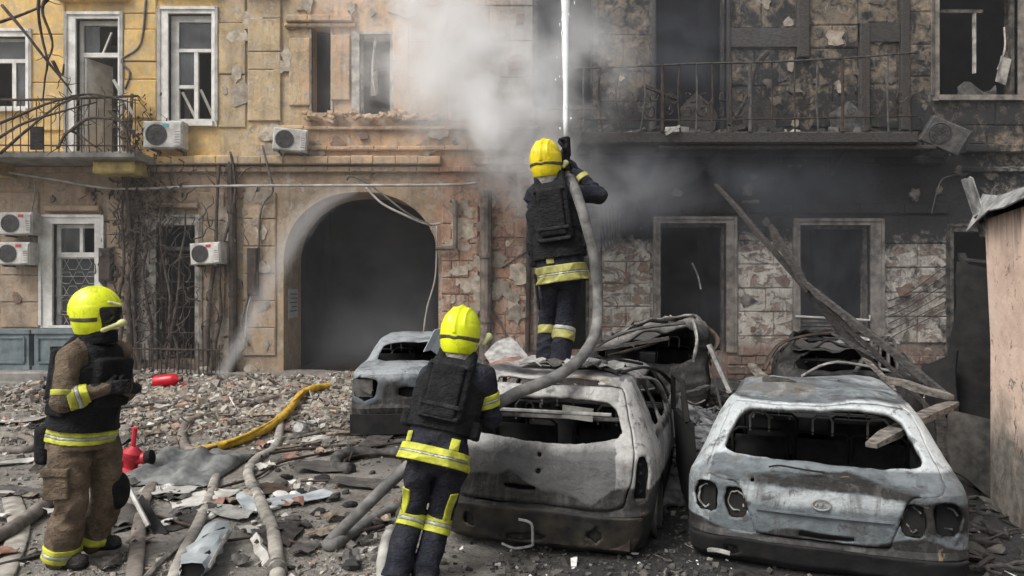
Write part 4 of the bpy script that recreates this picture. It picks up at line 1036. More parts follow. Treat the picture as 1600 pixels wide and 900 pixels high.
def crushed_car():
    car = empty('burnt_car', (4.05, 8.95, .02), 'crushed black car shell heaped with metal scrap, beyond the blue-silver car under the fallen beams', 'car')
    car.rotation_euler = (0, 0, R(-20))
    L = [(.03, .8, .14, 4.0, .16), (.14, .86, .03, 4.1, .18), (.45, .87, .0, 4.12, .2), (.72, .86, .08, 4.0, .2), (.80, .83, .18, 3.3, .2), (.95, .74, .42, 2.85, .18), (1.08, .64, .66, 2.6, .16), (1.14, .54, .86, 2.4, .15), (1.17, .34, 1.1, 2.2, .12), (1.18, .04, 1.5, 1.7, .01)]
    def crush(v):
        t = sm(.8, 1.15, v.z); v.z -= t * .22 * mnoise.noise(Vector((v.x * 3, v.y * 3, 7))); return v
    sh = Shell(L, (.05, .02), 41, crush, 48)
    win = chaikin([(-.62, .82), (.62, .82), (.50, 1.08), (-.50, 1.08)], 1)
    sidew = [chaikin(p, 1) for p in ([(.85, .84), (1.8, .84), (1.75, 1.08), (1.1, 1.07)], [(1.9, .84), (2.8, .84), (2.4, 1.05), (1.9, 1.08)])]
    burn = lambda x, y, z: (.72, .15 + .3 * sm(1.0, 1.12, z), .15)
    top = rough([(x, 1.10) for x in np.linspace(-5, 5, 90)], .012, 5) + [(5, 2), (-5, 2)]
    shell_part('body', sh, [sh.patch('rear', None, [win, top], n=56), sh.patch('right', None, sidew + [top], n=50), sh.patch('left', None, sidew + [top], n=50), sh.patch('front', None, [top], n=20)], M['wreck_steel'], car, burn, .03)
    gr = [[(-.60 + 1.2 * u, .62 + 1.7 * w_, 1.04 - .16 * math.sin(math.pi * u) * math.sin(math.pi * w_) + .09 * mnoise.noise(Vector((u * 6, w_ * 6, 2)))) for u in np.linspace(0, 1, 16)] for w_ in np.linspace(0, 1, 14)]
    mb = MB(); mb.sheet(gr, .012); mb.build('roof', M['wreck_steel'], car, sharp=30)
    for pts, mm in (([(-.95, .2, .8), (-.7, .5, 1.15), (.1, .8, 1.28), (.6, .9, 1.15)], 'iron'), ([(.1, .1, .82), (.3, .3, 1.1), (.55, .8, 1.22)], 'iron_grey'), ([(-.5, .1, .75), (-.1, .0, .95), (.7, .15, .8)], 'iron_pale')):
        mb = MB(); mb.tube(pts, .03, 6, 5, flat=.6, wob=.4); mb.build('bent_strut', M[mm], car)
    floor_pan(car, .82, .2, 4.0, .14, .78)
    r_ = random.Random(5)
    for i in range(16):
        x, y = r_.uniform(-.4, .5), r_.uniform(.75, 1.6); a = r_.uniform(0, 6.28); w_ = r_.uniform(.08, .2)
        mb = MB(); mb.sheet([[(x + w_ * (p - 1) * math.cos(a) - w_ * .7 * (q - 1) * math.sin(a), y + w_ * (p - 1) * math.sin(a) + w_ * .7 * (q - 1) * math.cos(a), 1.13 + .05 * r_.random()) for q in range(3)] for p in range(3)], .008)
        mb.build('foil_scrap', M[r_.choice(['iron_pale', 'iron_grey', 'soot', 'iron_pale', 'ac_white'])], car)
    for q in range(4):
        mb = MB(); mb.tube([(.30 + q * .10, .35, .85), (.33 + q * .09, .5, 1.12), (.36 + q * .08, .9, 1.2)], .022, 6, 4); mb.build('roof_rib', M['iron_grey'], car)
    return car
CAR_HATCH = hatchback(); CAR_LIFT = liftback(); sedan(); van_wreck(); crushed_car()
# ================================================================== BALCONIES, PIPES, CABLES, AIR CONDITIONERS
def WP(px, py, off=0.0):
    """point on the facade (pixel on the wall plane), off metres in front of it"""
    return Vector((fx(px), WY - off, fz(py)))
def balcony_right():
    Yf = 14.12; p = lambda px, py, Y=Yf: P(px, py, Y)
    x0, x1 = p(905, 0).x, p(1436, 0).x; zt, zb = p(0, 205).z, p(0, 224).z
    mb = MB(); mb.cbox(((x0 + x1) / 2, (Yf + WY) / 2, (zt + zb) / 2), (x1 - x0, WY - Yf - .004, zt - zb), .03)
    mb.cbox(((p(1030, 0).x + x1 + .4) / 2, (Yf + WY) / 2 + .05, zb - .05), (x1 + .4 - p(1030, 0).x, WY - Yf - .10, .09), .02)
    sl = mb.build('balcony', M['char'], B)
    r_ = random.Random(9)
    rail = [p(898, 106), p(960, 105), p(1100, 99), p(1200, 97), p(1330, 90), p(1430, 82)]
    mb = MB(); mb.tube(rail, .032, 6, 5, flat=.6); mb.build('handrail', M['iron_grey'], sl)
    mb = MB(); mb.tube([p(902, 186), p(1000, 188), p(1200, 186), p(1432, 181)], .016, 6, 4); mb.build('bottom_rail', M['iron'], sl)
    mb = MB(); mb.tube([p(1430, 82), p(1432, 80, WY - .02)], .03, 6); mb.tube([p(1436, 184), p(1436, 184, WY)], .016, 6); mb.build('side_rail', M['iron'], sl)
    xs = [912, 940, 970, 1002, 1035, 1062, 1088, 1112, 1143, 1172, 1206, 1242, 1278, 1316, 1352, 1388, 1422]
    for i, x in enumerate(xs):
        heavy = i in (4, 9, 13); bend = r_.uniform(-1, 1) * (8 if i < 4 else 3); yt = 105 - (x - 898) * .042
        mb = MB(); mb.tube([p(x, yt), p(x + bend, 150, Yf + r_.uniform(-.05, .05)), p(x - bend * .3, 206)], .034 if heavy else .018, 6, 4); mb.build('baluster', M['iron'] if i % 3 else M['iron_grey'], sl)
    for i, x in enumerate(xs[:-1]):
        if r_.random() < .2: continue
        c = (x + xs[i + 1]) / 2; mb = MB(); sgn = 1
        for k in range(2):
            sgn = -sgn; w_ = r_.uniform(8, 12)
            sp = [p(c + sgn * (2 + w_ * (1 - t) * math.cos(t * 7)), 172 - k * 22 + w_ * (1 - t) * math.sin(t * 7) * 1.2 + r_.uniform(-2, 2), Yf + r_.uniform(-.03, .03)) for t in np.linspace(0, .85, 9)]
            mb.tube(sp, .013, 4, 2)
        mb.build('scrollwork', M['iron'], sl)
    for i in range(64):                                     # burnt rubbish on the balcony floor
        x = p(r_.uniform(925, 1425), 0).x; q = r_.uniform(.06, .22); mb = MB()
        mb.cbox((x, r_.uniform(Yf + .15, WY - .2), zt + q * .3), (q * r_.uniform(.8, 2.4), q, q * .7), .02, rot=(r_.uniform(-.5, .5), r_.uniform(-.5, .5), r_.uniform(-1.5, 1.5)), jit=.03, r=r_)
        mb.build('burnt_debris', M['ac_white'] if i % 16 == 0 else M['char' if i % 3 else 'iron_grey'], sl)
    mb = MB(); mb.bar(p(1006, 134, 14.6), p(1062, 156, 14.5), .09, .06); mb.build('fallen_lath', M['char'], sl)
    mb = MB(); mb.bar(p(1040, 210, 14.05), p(1062, 197, 14.05), .05); mb.build('split_edge_board', M['ac_white'], sl)
    mb = MB(); mb.tube([p(1199, 82, 14.9), p(1180, 104, 14.7), p(1168, 150, 14.6), p(1140, 196, 14.5)], [.06, .07, .05, .04], 7, 4); mb.build('charred_stump', M['char'], sl)
    for x, h_ in ((1322, 46), (1185, 60), (1090, 60)):
        mb = MB(); mb.sheet([[p(x + 14 * (j - 2) + r_.uniform(-4, 4), 205 - i * h_ / 3 * (1 - .22 * abs(j - 2)) , 14.9 - .08 * i * 0 + .06 * r_.random()) for j in range(5)] for i in range(4)], .03); mb.build('leaning_board', M['iron_grey'] if x == 1322 else M['char'], sl)
    for x in (930, 1130, 1330):
        mb = MB(); mb.prism([(p(x, 0).x, WY, zb), (p(x, 0).x, Yf + .2, zb - .02), (p(x, 0).x, WY - .12, zb - .45), (p(x, 0).x, WY, zb - .45)], (.10, 0, 0)); mb.build('console', M['char'], sl)
balcony_right()

def balcony_left():
    Yf = 14.2; p = lambda px, py, Y=Yf: P(px, py, Y)
    x0, x1 = p(-150, 0).x, p(212, 0).x; zt = p(0, 236).z
    mb = MB(); mb.cbox(((x0 + x1) / 2, (Yf + WY) / 2, zt - .07), (x1 - x0, WY - Yf - .004, .14), .03); sl = mb.build('balcony', M['concrete'], B)
    mb = MB(); mb.cbox((p(166, 0).x, (Yf + WY) / 2 + .1, zt - .26), (.82, WY - Yf - .25, .24), .04); mb.build('console', M['yellow_plaster'], sl)
    mb = MB(); mb.cbox((p(-60, 0).x, (Yf + WY) / 2 + .1, zt - .26), (.82, WY - Yf - .25, .24), .04); mb.build('console', M['yellow_plaster'], sl)
    mb = MB(); mb.tube([p(-150, 154), p(40, 156), p(212, 150)], .025, 6, 5); mb.tube([p(212, 150), p(216, 150, WY)], .022, 6); mb.build('handrail', M['iron'], sl)
    mb = MB(); mb.tube([p(-150, 226), p(212, 228)], .014, 6); mb.build('bottom_rail', M['iron'], sl)
    for i in range(31):
        x = -146 + i * 11.9; mb = MB(); mb.tube([p(x, 154), p(x + rng.uniform(-1.5, 1.5), 190), p(x, 238)], .010, 5, 2); mb.build('baluster', M['iron'], sl)
    mb = MB(); mb.box(p(58, 216), (.25, .04, .44)); mb.build('blown_panel', M['char'], sl)
M['yellow_plaster'] = simple('ochre_plaster', (.22, .16, .08), (.55, .44, .16), 3, .9, bs=.4)
balcony_left()

# pipes fixed to the wall
for pts, r0, mm in (([(364, 255, .12), (366, 330, .12), (368, 460, .12), (366, 592, .12)], .085, 'iron'), ([(760, 300, .14), (760, 400, .14), (759, 500, .14), (758, 560, .14)], .12, 'pipe'),
                    ([(682, 388, .16), (708, 388, .16), (712, 384, .16), (712, 322, .16), (706, 314, .1)], .05, 'pipe'), ([(826, 300, .08), (826, 420, .08), (824, 548, .08)], .05, 'iron')):
    mb = MB(); mb.tube([WP(*q) for q in pts], r0, 10, 4)
    for k in range(1, len(pts) - 1): mb.lathe([(r0 * 1.18, -.05), (r0 * 1.22, 0), (r0 * 1.18, .05)], 12, Matrix.Translation(WP(*pts[k]))) if len(pts) < 5 else None
    mb.build('drainpipe', M.get(mm) or M.setdefault('pipe', simple('brown_grey_pipe', (.06, .05, .045), (.20, .16, .13), 5, .7, .1, bs=.3)), B)

def cable(pts, r, mat, label, n=6, name='hanging_cable', group='loose cables on the house front'):
    mb = MB(); mb.tube(pts, r, n, 6); o = mb.build(name, M[mat], None, smooth=True, recenter=True)
    return tag(o, label, 'cable', group)
cable([WP(-60, 262, .25), WP(0, 268, .25), WP(90, 282, .25), WP(190, 297, .22), WP(330, 293, .2), WP(520, 292, .2), WP(700, 291, .2), WP(745, 288, .2)], .028, 'cable_pale', 'long pale conduit running along the house front from under the left balcony to the arch')
cable([WP(230, 0, .06), WP(222, 70, .06), WP(193, 95, .06), WP(205, 115, .06), WP(198, 140, .06)], .025, 'cable', 'brown kinked cable hanging down the yellow wall between two upper windows')
cable([WP(575, 295, .2), WP(600, 320, .22), WP(640, 340, .22), WP(672, 352, .2), WP(690, 350, .16)], .025, 'cable_pale', 'pale cable sagging across the right shoulder of the arch')
cable([WP(545, 284, .2), WP(552, 278, .22), WP(580, 290, .2), WP(640, 336, .24), WP(676, 353, .2)], .02, 'cable', 'grey cable looping from the arch crown beside the pale one')
cable([WP(683, 352, .08), WP(681, 430, .05), WP(668, 480, .04), WP(662, 520, .05)], .018, 'cable_pale', 'thin wire hanging straight down inside the right edge of the arch')
cable([WP(415, 230, .2), WP(425, 270, .2), WP(430, 300, .15), WP(410, 330, .1), WP(404, 420, .08), WP(388, 470, .08), WP(380, 510, .1), WP(392, 540, .1)], .022, 'cable', 'cable snaking down the pier left of the arch from the middle air conditioner')
cable([WP(400, 400, .08), WP(404, 440, .10), WP(390, 480, .1), WP(385, 540, .1)], .016, 'cable_pale', 'pale thin cable beside the dark box left of the arch')
cable([WP(60, 285, .1), WP(56, 310, .06), WP(50, 345, .06), WP(48, 400, .06)], .012, 'cable_pale', 'two-strand wire dropping from the conduit beside the stacked air conditioners')
cable([WP(785, 418, .06), WP(800, 408, .06), WP(830, 386, .06)], .018, 'cable', 'short slanting cable on the blotched wall left of the balancing firefighter')
cable([WP(768, 480, .06), WP(782, 505, .06), WP(792, 530, .06)], .018, 'cable', 'short cable slanting downward beside the thick drainpipe')
for q in range(5):
    cable([WP(935 + q * 6, 318, .1), WP(938 + q * 6, 360, .16), WP(946 + q * 5, 392 - q * 3, .16), WP(950 + q * 4, 360, .14), WP(948 + q * 5, 318, .08)], .012, 'cable', 'burnt looped wires hanging on the peeling wall right of the balancing firefighter', group='burnt wire loops')
cable([WP(880, 318, .1), WP(940, 326, .14), WP(985, 330, .18)], .03, 'iron', 'burnt cable end jutting out under the dark balcony')
cable([WP(1452, 335, .08), WP(1458, 300, .14), WP(1470, 280, .1), WP(1500, 272, .06)], .014, 'cable', 'thin wire curling up the sooty wall under the burnt air conditioner')
for q in range(6):
    cable([WP(1385, 470 + q * 12, .06), WP(1420, 455 + q * 11, .1), WP(1475, 415 + q * 14, .07)], .010, 'iron', 'thin burnt wires slanting over the pale blocks by the right doorway', group='slanting burnt wires')
# dark boxes fixed to the wall
for (x0_, y0_, x1_, y1_, lab) in ((160, 388, 180, 440, 'dark flat signboard fixed right of the barred white window'), (390, 388, 406, 462, 'tall dark meter box fixed left of the arch')):
    mb = MB(); fb(mb, x0_, y0_, x1_, y1_, -.16, -.01, .015); o = mb.build('wall_box', M['char'], None, recenter=True); tag(o, lab, 'box')
    mb = MB(); fb(mb, x0_ + 2, y0_ + 3, x1_ - 2, y1_ - 3, -.172, -.158, .004); o2 = mb.build('cover', M['iron'], o); o2.matrix_parent_inverse = Matrix.Translation(-o.location)
mb = MB(); mb.box((fx(443) + .012, 15.82, fz(475)), (.02, .62, .62)); o = mb.build('notice_board', M['notice'] if 'notice' in M else simple('faded_notice', (.30, .32, .33), (.46, .48, .50), 6, .6, bs=0), None, recenter=True)
tag(o, 'faded pale notice sheet on the left jamb of the arch', 'notice')
mb = MB()
for k in range(5): mb.box((fx(443) + .026, 15.82 + (.05 if k % 2 else 0), fz(475) + .2 - k * .09), (.004, .40 if k % 2 else .5, .025))
o2 = mb.build('notice_print', M['cable'], o); o2.matrix_parent_inverse = Matrix.Translation(-o.location)

# ---- air conditioners
def ac_unit(px, py, wpx, label, burnt=False, rot=(0, 0, 0), off=.42, group='outdoor air conditioners on the house front', badge=None):
    s_ = FP / (WY - off); w_ = wpx / s_; h_ = w_ * .68; d_ = .28
    c = P(px, py, WY - off)
    cas = M['iron_grey'] if burnt else M['ac_white']
    o = empty('air_conditioner', c, label, 'air conditioner', group); o.rotation_euler = rot
    mb = MB(); mb.cbox((0, d_ / 2, 0), (w_, d_, h_), .025); mb.build('casing', cas, o)
    cx = -w_ * .16; r0 = h_ * .40; T = Matrix.Translation((cx, -.004, 0)) @ Matrix.Rotation(R(90), 4, 'X')
    mb = MB(); mb.lathe([(r0, 0.0), (r0, .012), (r0 * .92, .016), (r0 * .92, 0.0)], 24, T, caps=False); mb.lathe([(r0 * .93, .002), (.001, .002)], 24, T, caps=False); fo = mb.build('fan_opening', M['ac_dark'], o)
    mb = MB()
    for k in range(1, 5): mb.tube([T @ Vector((r0 * k / 4.6 * math.cos(a), r0 * k / 4.6 * math.sin(a), .014)) for a in np.linspace(0, 2 * math.pi, 21)], .004, 4)
    for k in range(8): a = k * math.pi / 4; mb.tube([T @ Vector((r0 * .1 * math.cos(a), r0 * .1 * math.sin(a), .014)), T @ Vector((r0 * .92 * math.cos(a), r0 * .92 * math.sin(a), .014))], .004, 4)
    mb.build('fan_guard', M['iron_grey'] if not burnt else M['iron'], fo)
    mb = MB()
    for k in range(4):
        a = k * math.pi / 2 + .4; b_ = [T @ Vector((r0 * q * math.cos(a + da), r0 * q * math.sin(a + da), .006 + z)) for q, da, z in ((.15, 0, 0), (.8, -.2, 0), (.85, .45, .004), (.2, .6, .004))]
        mb.add(b_, [(0, 1, 2, 3)])
    mb.build('fan_blade', M['iron_grey'], fo)
    mb = MB(); mb.cbox((w_ * .38, -.006, -h_ * .02), (w_ * .16, .012, h_ * .8), .003); sp = mb.build('service_panel', cas, o)
    mb = MB()
    for k in range(5): mb.box((w_ * .38, -.014, -h_ * .3 + k * h_ * .1), (w_ * .12, .004, .010))
    mb.build('vent_slot', M['ac_dark'], sp)
    if badge:
        mb = MB(); mb.box((w_ * badge[1], -.005, h_ * .34), (w_ * .16, .006, h_ * .12)); mb.build('badge', M[badge[0]], o)
    for sg in (-1, 1):
        mb = MB(); mb.bar((sg * w_ * .32, .02, -h_ / 2 - .02), (sg * w_ * .32, off, -h_ / 2 - .02), .035); mb.bar((sg * w_ * .32, off - .02, -h_ / 2 - .02), (sg * w_ * .32, off - .02, -h_ / 2 - .25), .03); mb.build('bracket', M['iron_grey'], o)
    return o
M['badge_teal'] = simple('teal_badge', (.05, .28, .33), (.10, .40, .45), 20, .5, bs=0)
ac_unit(254, 210, 62, 'white air conditioner with a teal badge below the upper right yellow-wall window', badge=('badge_teal', .08))
ac_unit(453, 218, 52, 'battered grey-white air conditioner hanging askew left of the smashed middle windows', rot=(0, R(4), R(9)))
ac_unit(24, 349, 52, 'upper of the two stacked white air conditioners by the left edge of the wall', badge=('red', .16))
ac_unit(20, 396, 52, 'lower of the two stacked white air conditioners by the left edge of the wall', badge=('red', .16))
ac_unit(320, 396, 50, 'white air conditioner with a red badge on the vine-hung wall between door and arch', rot=(0, R(-3), R(-6)), badge=('red', .12))
ac_unit(1478, 212, 62, 'burnt blackened air conditioner hanging tilted at the right end of the dark balcony', burnt=True, rot=(R(10), R(28), R(-14)), off=.6)

# ---- dead vine over the lower left wall, dead branches over the balcony
def vine():
    o = empty('dead_vine', WP(262, 590, .15), 'leafless climbing vine matted over the wall and door between the barred window and the arch', 'plant')
    o0 = o.location.copy(); r_ = random.Random(33)
    def add(name, mb, mm='twig'): q = mb.build(name, M[mm], o, smooth=True); q.matrix_parent_inverse = Matrix.Translation(-o0); return q
    for k, (xb, xt, yt, r0) in enumerate(((205, 208, 150, .075), (216, 214, 190, .05), (226, 203, 230, .05), (330, 348, 250, .06), (238, 230, 300, .04), (262, 300, 330, .04), (190, 200, 300, .05), (338, 372, 240, .05), (284, 250, 290, .035))):
        pts = [WP(xb + (xt - xb) * t + r_.uniform(-6, 6), 592 + (yt - 592) * t, .10 + r_.uniform(0, .12)) for t in np.linspace(0, 1, 8)]
        mb = MB(); mb.tube(pts, np.linspace(r0, r0 * .45, 8).tolist(), 7, 4, wob=.2, seed=k); add('stem', mb)
    mb = MB()
    for k in range(190):
        x, y = (r_.gauss(215, 26), r_.uniform(170, 560)) if k % 2 else (r_.gauss(280, 45), r_.uniform(270, 575))
        a = r_.uniform(-2.6, -.4); L = r_.uniform(14, 50); pts = []
        for q in range(5):
            pts.append(WP(x, y, .10 + .22 * r_.random())); x += math.cos(a) * L / 4; y += math.sin(a) * L / 4; a += r_.uniform(-.7, .7)
        mb.tube(pts, [.015, .013, .011, .009, .006], 4, 2, caps=False)
    tw = add('twigs', mb); tw['kind'] = 'stuff'
    mb = MB()                                    # mat of dry litter where stems bunch
    for k in range(420):
        x, y = r_.gauss(222, 26), r_.gauss(330, 95)
        if y > 590 or y < 150: continue
        p_ = WP(x, y, .08 + .2 * r_.random()); s_ = r_.uniform(.03, .09)
        e = Euler((r_.uniform(0, 6), r_.uniform(0, 6), r_.uniform(0, 6))).to_matrix()
        mb.add([p_ + e @ Vector(q) for q in ((-s_, 0, -s_ * .4), (s_, 0, -s_ * .3), (s_ * .6, s_ * .2, s_ * .4), (-s_ * .7, -s_ * .1, s_ * .5))], [(0, 1, 2, 3)])
    lf = add('dry_leaves', mb); lf['kind'] = 'stuff'
vine()
def branches():
    for n_, (paths, lab) in enumerate((
        ([[(3, 8, 13.6), (40, 52, 13.6), (74, 96, 13.7), (100, 128, 13.8), (112, 146, 13.9)], [(62, -20, 13.6), (60, 20, 13.6), (66, 60, 13.7), (74, 96, 13.7), (70, 125, 13.8), (67, 155, 13.9)], [(84, -20, 13.5), (66, 14, 13.6), (82, 66, 13.65), (74, 96, 13.7)], [(-20, 40, 13.5), (20, 28, 13.6), (64, 10, 13.6), (82, -8, 13.6)], [(82, 95, 13.7), (96, 118, 13.8), (100, 100, 13.8)]],
         'bare forked branch hanging in front of the yellow wall above the left balcony'),
        ([[(-30, 205, 14.0), (30, 180, 14.0), (80, 160, 14.0), (140, 147, 14.05), (205, 160, 14.1)], [(-30, 235, 13.9), (30, 196, 14.0), (90, 176, 14.0), (150, 160, 14.1)], [(0, 240, 14.0), (40, 205, 14.0), (90, 165, 14.0), (125, 150, 14.0)], [(110, 205, 13.95), (140, 185, 14.0), (190, 190, 14.05), (215, 215, 14.1)], [(90, 232, 13.9), (110, 205, 14.0), (150, 230, 14.0)], [(170, 172, 14.0), (195, 200, 14.05), (205, 240, 14.1)]],
         'dead tangled branches draped along the left balcony railing'))):
        o = empty('dead_branch', P(*paths[0][0]), lab, 'branch', 'dead branches at the left balcony'); r_ = random.Random(50 + n_)
        for pp in paths:
            mb = MB(); mb.tube([P(*q) for q in pp], np.linspace(.034, .014, len(pp)).tolist(), 6, 5, wob=.3); q_ = mb.build('limb', M['twig'], o, smooth=True); q_.matrix_parent_inverse = Matrix.Translation(-o.location)
        mb = MB()
        for k in range(90 if n_ else 14):
            pp = r_.choice(paths); i = r_.randrange(len(pp) - 1); t = r_.random()
            x, y, Y = [a + (b_ - a) * t for a, b_ in zip(pp[i], pp[i + 1])]; a = r_.uniform(0, 6.28); pts = []
            for q in range(4): pts.append(P(x, y, Y)); x += math.cos(a) * 8; y += math.sin(a) * 6; Y += r_.uniform(-.08, .08); a += r_.uniform(-.6, .6)
            mb.tube(pts, [.011, .009, .007, .005], 4, caps=False)
        q_ = mb.build('twigs', M['twig'], o); q_['kind'] = 'stuff'; q_.matrix_parent_inverse = Matrix.Translation(-o.location)
branches()
# blown-off white trim leaning at the balcony corner
mb = MB(); mb.bar(WP(206, 140, .7), WP(229, 188, .55), .10, .05); tag(mb.build('loose_trim', M['frame'], None, recenter=True), 'loose white trim board dangling at the right end of the left balcony', 'board')

# ---- planters on their kerb, low iron fence
mb = MB(); mb.cbox((-10.6, 14.45, .13), (3.9, 1.2, .34), .03, jit=.02); mb.cbox((-10.6, 13.7, .04), (3.5, .35, .16), .02, jit=.02); o = mb.build('plinth', M['concrete'], None, recenter=True); tag(o, 'low grey concrete kerb under the blue-grey planters', 'kerb')
def planter(px, w_, lab, Y=14.2):
    c = P(px, 580, Y); o = empty('planter', (c.x, Y, .30), lab, 'planter', 'blue-grey planters'); h_ = .76
    mb = MB(); mb.box((0, .22, h_ / 2), (w_, .44, h_), taper=1.0); mb.build('box', M['planter'], o)
    mb = MB(); mb.box((0, .22, h_ - .03), (w_ + .07, .51, .07)); mb.build('rim', M['planter'], o)
    mb = MB(); mb.box((0, .22, .04), (w_ + .05, .49, .08)); mb.build('foot', M['planter'], o)
    mb = MB(); fr = ((-w_ * .4, .14, -w_ * .4, .62), (w_ * .4, .14, w_ * .4, .62), (-w_ * .4, .62, w_ * .4, .62), (-w_ * .4, .14, w_ * .4, .14))
    for a, b_, c_, d_ in fr: mb.bar((a, -.012, b_), (c_, -.012, d_), .035, .03, up=(0, 1, 0))
    mb.build('panel_moulding', M['planter'], o)
    mb = MB(); mb.sheet([[(-w_ / 2 + .02 + (w_ - .04) * i / 5, .02 + .4 * j / 4, h_ - .05 + .05 * rng.random()) for j in range(5)] for i in range(6)], .03); mb.build('soil', M['soot'], o)
planter(10, .86, 'pale-panelled blue-grey planter box at the left edge, standing on the kerb'); planter(86, .80, 'darker blue-grey planter box just behind the brown-coated firefighter')
def low_fence():
    o = empty('low_fence', WP(280, 590, .6), 'low dark iron fence under the vine-hung wall left of the arch', 'fence'); Y = 14.55
    for py, r0 in ((545, .018), (583, .018)):
        mb = MB(); mb.tube([P(205, py, Y), P(345, py + 2, Y)], r0, 6); q = mb.build('rail', M['iron'], o); q.matrix_parent_inverse = Matrix.Translation(-o.location)
    for i in range(22):
        x = 207 + i * 6.5; mb = MB(); mb.tube([P(x, 590, Y), P(x + rng.uniform(-1, 1), 538 + rng.uniform(-2, 3), Y)], .012, 5); q = mb.build('bar', M['iron'], o); q.matrix_parent_inverse = Matrix.Translation(-o.location)
low_fence()

# ================================================================== THE PINK WALL ON THE RIGHT
M['tin'] = simple('dull_torn_tin', (.09, .09, .088), (.40, .40, .39), 7, .7, .2, bs=.4, detail=9)
def pink_wall():
    m, t, b = new_mat('pink_plaster'); v = coord(t)
    n1 = noise(t, v, 2.2, 6, .65); n2 = noise(t, v, 9, 7, .7); st = noise(t, coord(t, 'Object', 1, (9, 9, .9)), 1, 5, .6)
    z = nd(t, 'ShaderNodeSeparateXYZ'); t.links.new(v, z.inputs[0])
    c = ramp(t, n1, [(.28, (.56, .41, .33)), (.50, (.74, .56, .45)), (.75, (.76, .63, .54))])
    low = math_n(t, 'ADD', z.outputs[2], math_n(t, 'MULTIPLY', math_n(t, 'SUBTRACT', n1, .5), 1.6))
    c = mix(t, ramp(t, low, [(.45, 1.0), (1.15, 0.0)]), c, ramp(t, n2, [(.35, (.11, .10, .085)), (.7, (.32, .29, .25))]))
    c = mix(t, ramp(t, st, [(.62, 0.0), (.80, .30)]), c, (.20, .155, .13))
    c = mix(t, ramp(t, noise(t, v, 4, 9, .75, 1.0), [(.57, 0.0), (.60, .8)]), c, (.13, .10, .085))
    c = mix(t, ramp(t, noise(t, coord(t, 'Object', 1, (2, 2, 1)), 5, 10, .8, 1.6), [(.60, 0.0), (.625, .9)]), c, (.05, .043, .038))
    hz = math_n(t, 'ADD', z.outputs[2], math_n(t, 'MULTIPLY', st, .9)); c = mix(t, ramp(t, hz, [(.90, 0.0), (1.0, .75)]) if False else math_n(t, 'MULTIPLY', math_n(t, 'SUBTRACT', hz, 2.62, True), 2.5, True), c, (.06, .05, .045))
    finish(t, b, c, .9); bump(t, b, n2, .7, .02)
    pts = [(4.13, 6.38), (3.76, 5.05), (3.62, 4.2), (5.6, 4.2), (5.6, 6.38)]
    o = empty('pink_wall', (4.13, 6.38, 0), 'pink plastered outbuilding wall at the right edge, grey and flaking near the ground', 'wall')
    mb = MB(); zt = [2.46, 2.50, 2.52, 2.52, 2.46]; rows = [-.05, .3, .8, 1.4, 2.0]
    n_ = 5; vs = []
    for z_ in rows: vs += [(x + (.03 if z_ > 1.9 and i < 2 else 0) * -1, y, z_) for i, (x, y) in enumerate(pts)]
    vs += [(x - .05 * (i < 2), y, zt[i]) for i, (x, y) in enumerate(pts)]
    fs = [(r_ * n_ + i, (r_) * n_ + (i + 1) % n_, (r_ + 1) * n_ + (i + 1) % n_, (r_ + 1) * n_ + i) for r_ in range(len(rows)) for i in range(n_)]
    fs.append(tuple(len(rows) * n_ + i for i in range(n_))); mb.add(vs, fs)
    q = mb.build('wall_body', m, o); q.matrix_parent_inverse = Matrix.Translation(-o.location)
    # torn sheet-metal roof edge
    def inv(q): q.matrix_parent_inverse = Matrix.Translation(-o.location); return q
    r_ = random.Random(4)
    mb = MB(); mb.box((5.0, 5.3, 2.58), (1.6, 2.4, .10)); inv(mb.build('roof_deck', M['char'], o))
    g = [[(4.02 - .084 * i + .17 * j + .03 * math.sin(i * 2), 6.55 - .30 * i + .04 * math.sin(j * 2.3), 2.66 + .05 * math.sin(j * 2.1 + i * 1.3) - (.30 - .05 * i if j == 0 else 0) + .03 * r_.random()) for j in range(10)] for i in range(7)]
    mb = MB(); mb.sheet(g, .012); inv(mb.build('roof_sheet', M['tin'], o))
    g = [[(4.08 + .09 * j, 6.50 - .05 * i, 2.60 - .10 * i + .06 * math.sin(j * 1.9) + .03 * r_.random()) for j in range(5)] for i in range(4)]
    mb = MB(); mb.sheet(g, .012); inv(mb.build('torn_flashing', M['iron_pale'], o))
    mb = MB(); mb.sheet([[(4.02 + .03 * i, 6.62 - .04 * j - .02 * i, 2.84 - .13 * i + .02 * math.sin(j * 3)) for j in range(5)] for i in range(5)], .012); inv(mb.build('bent_gutter_end', M['tin'], o))
    for k in range(4):
        mb = MB(); mb.bar((4.05 + .05 * k, 6.45, 2.5 - .02 * k), (4.16 + .10 * k, 6.42, 2.36 - .05 * k), .05, .03); inv(mb.build('burnt_lath', M['char'], o))
pink_wall()

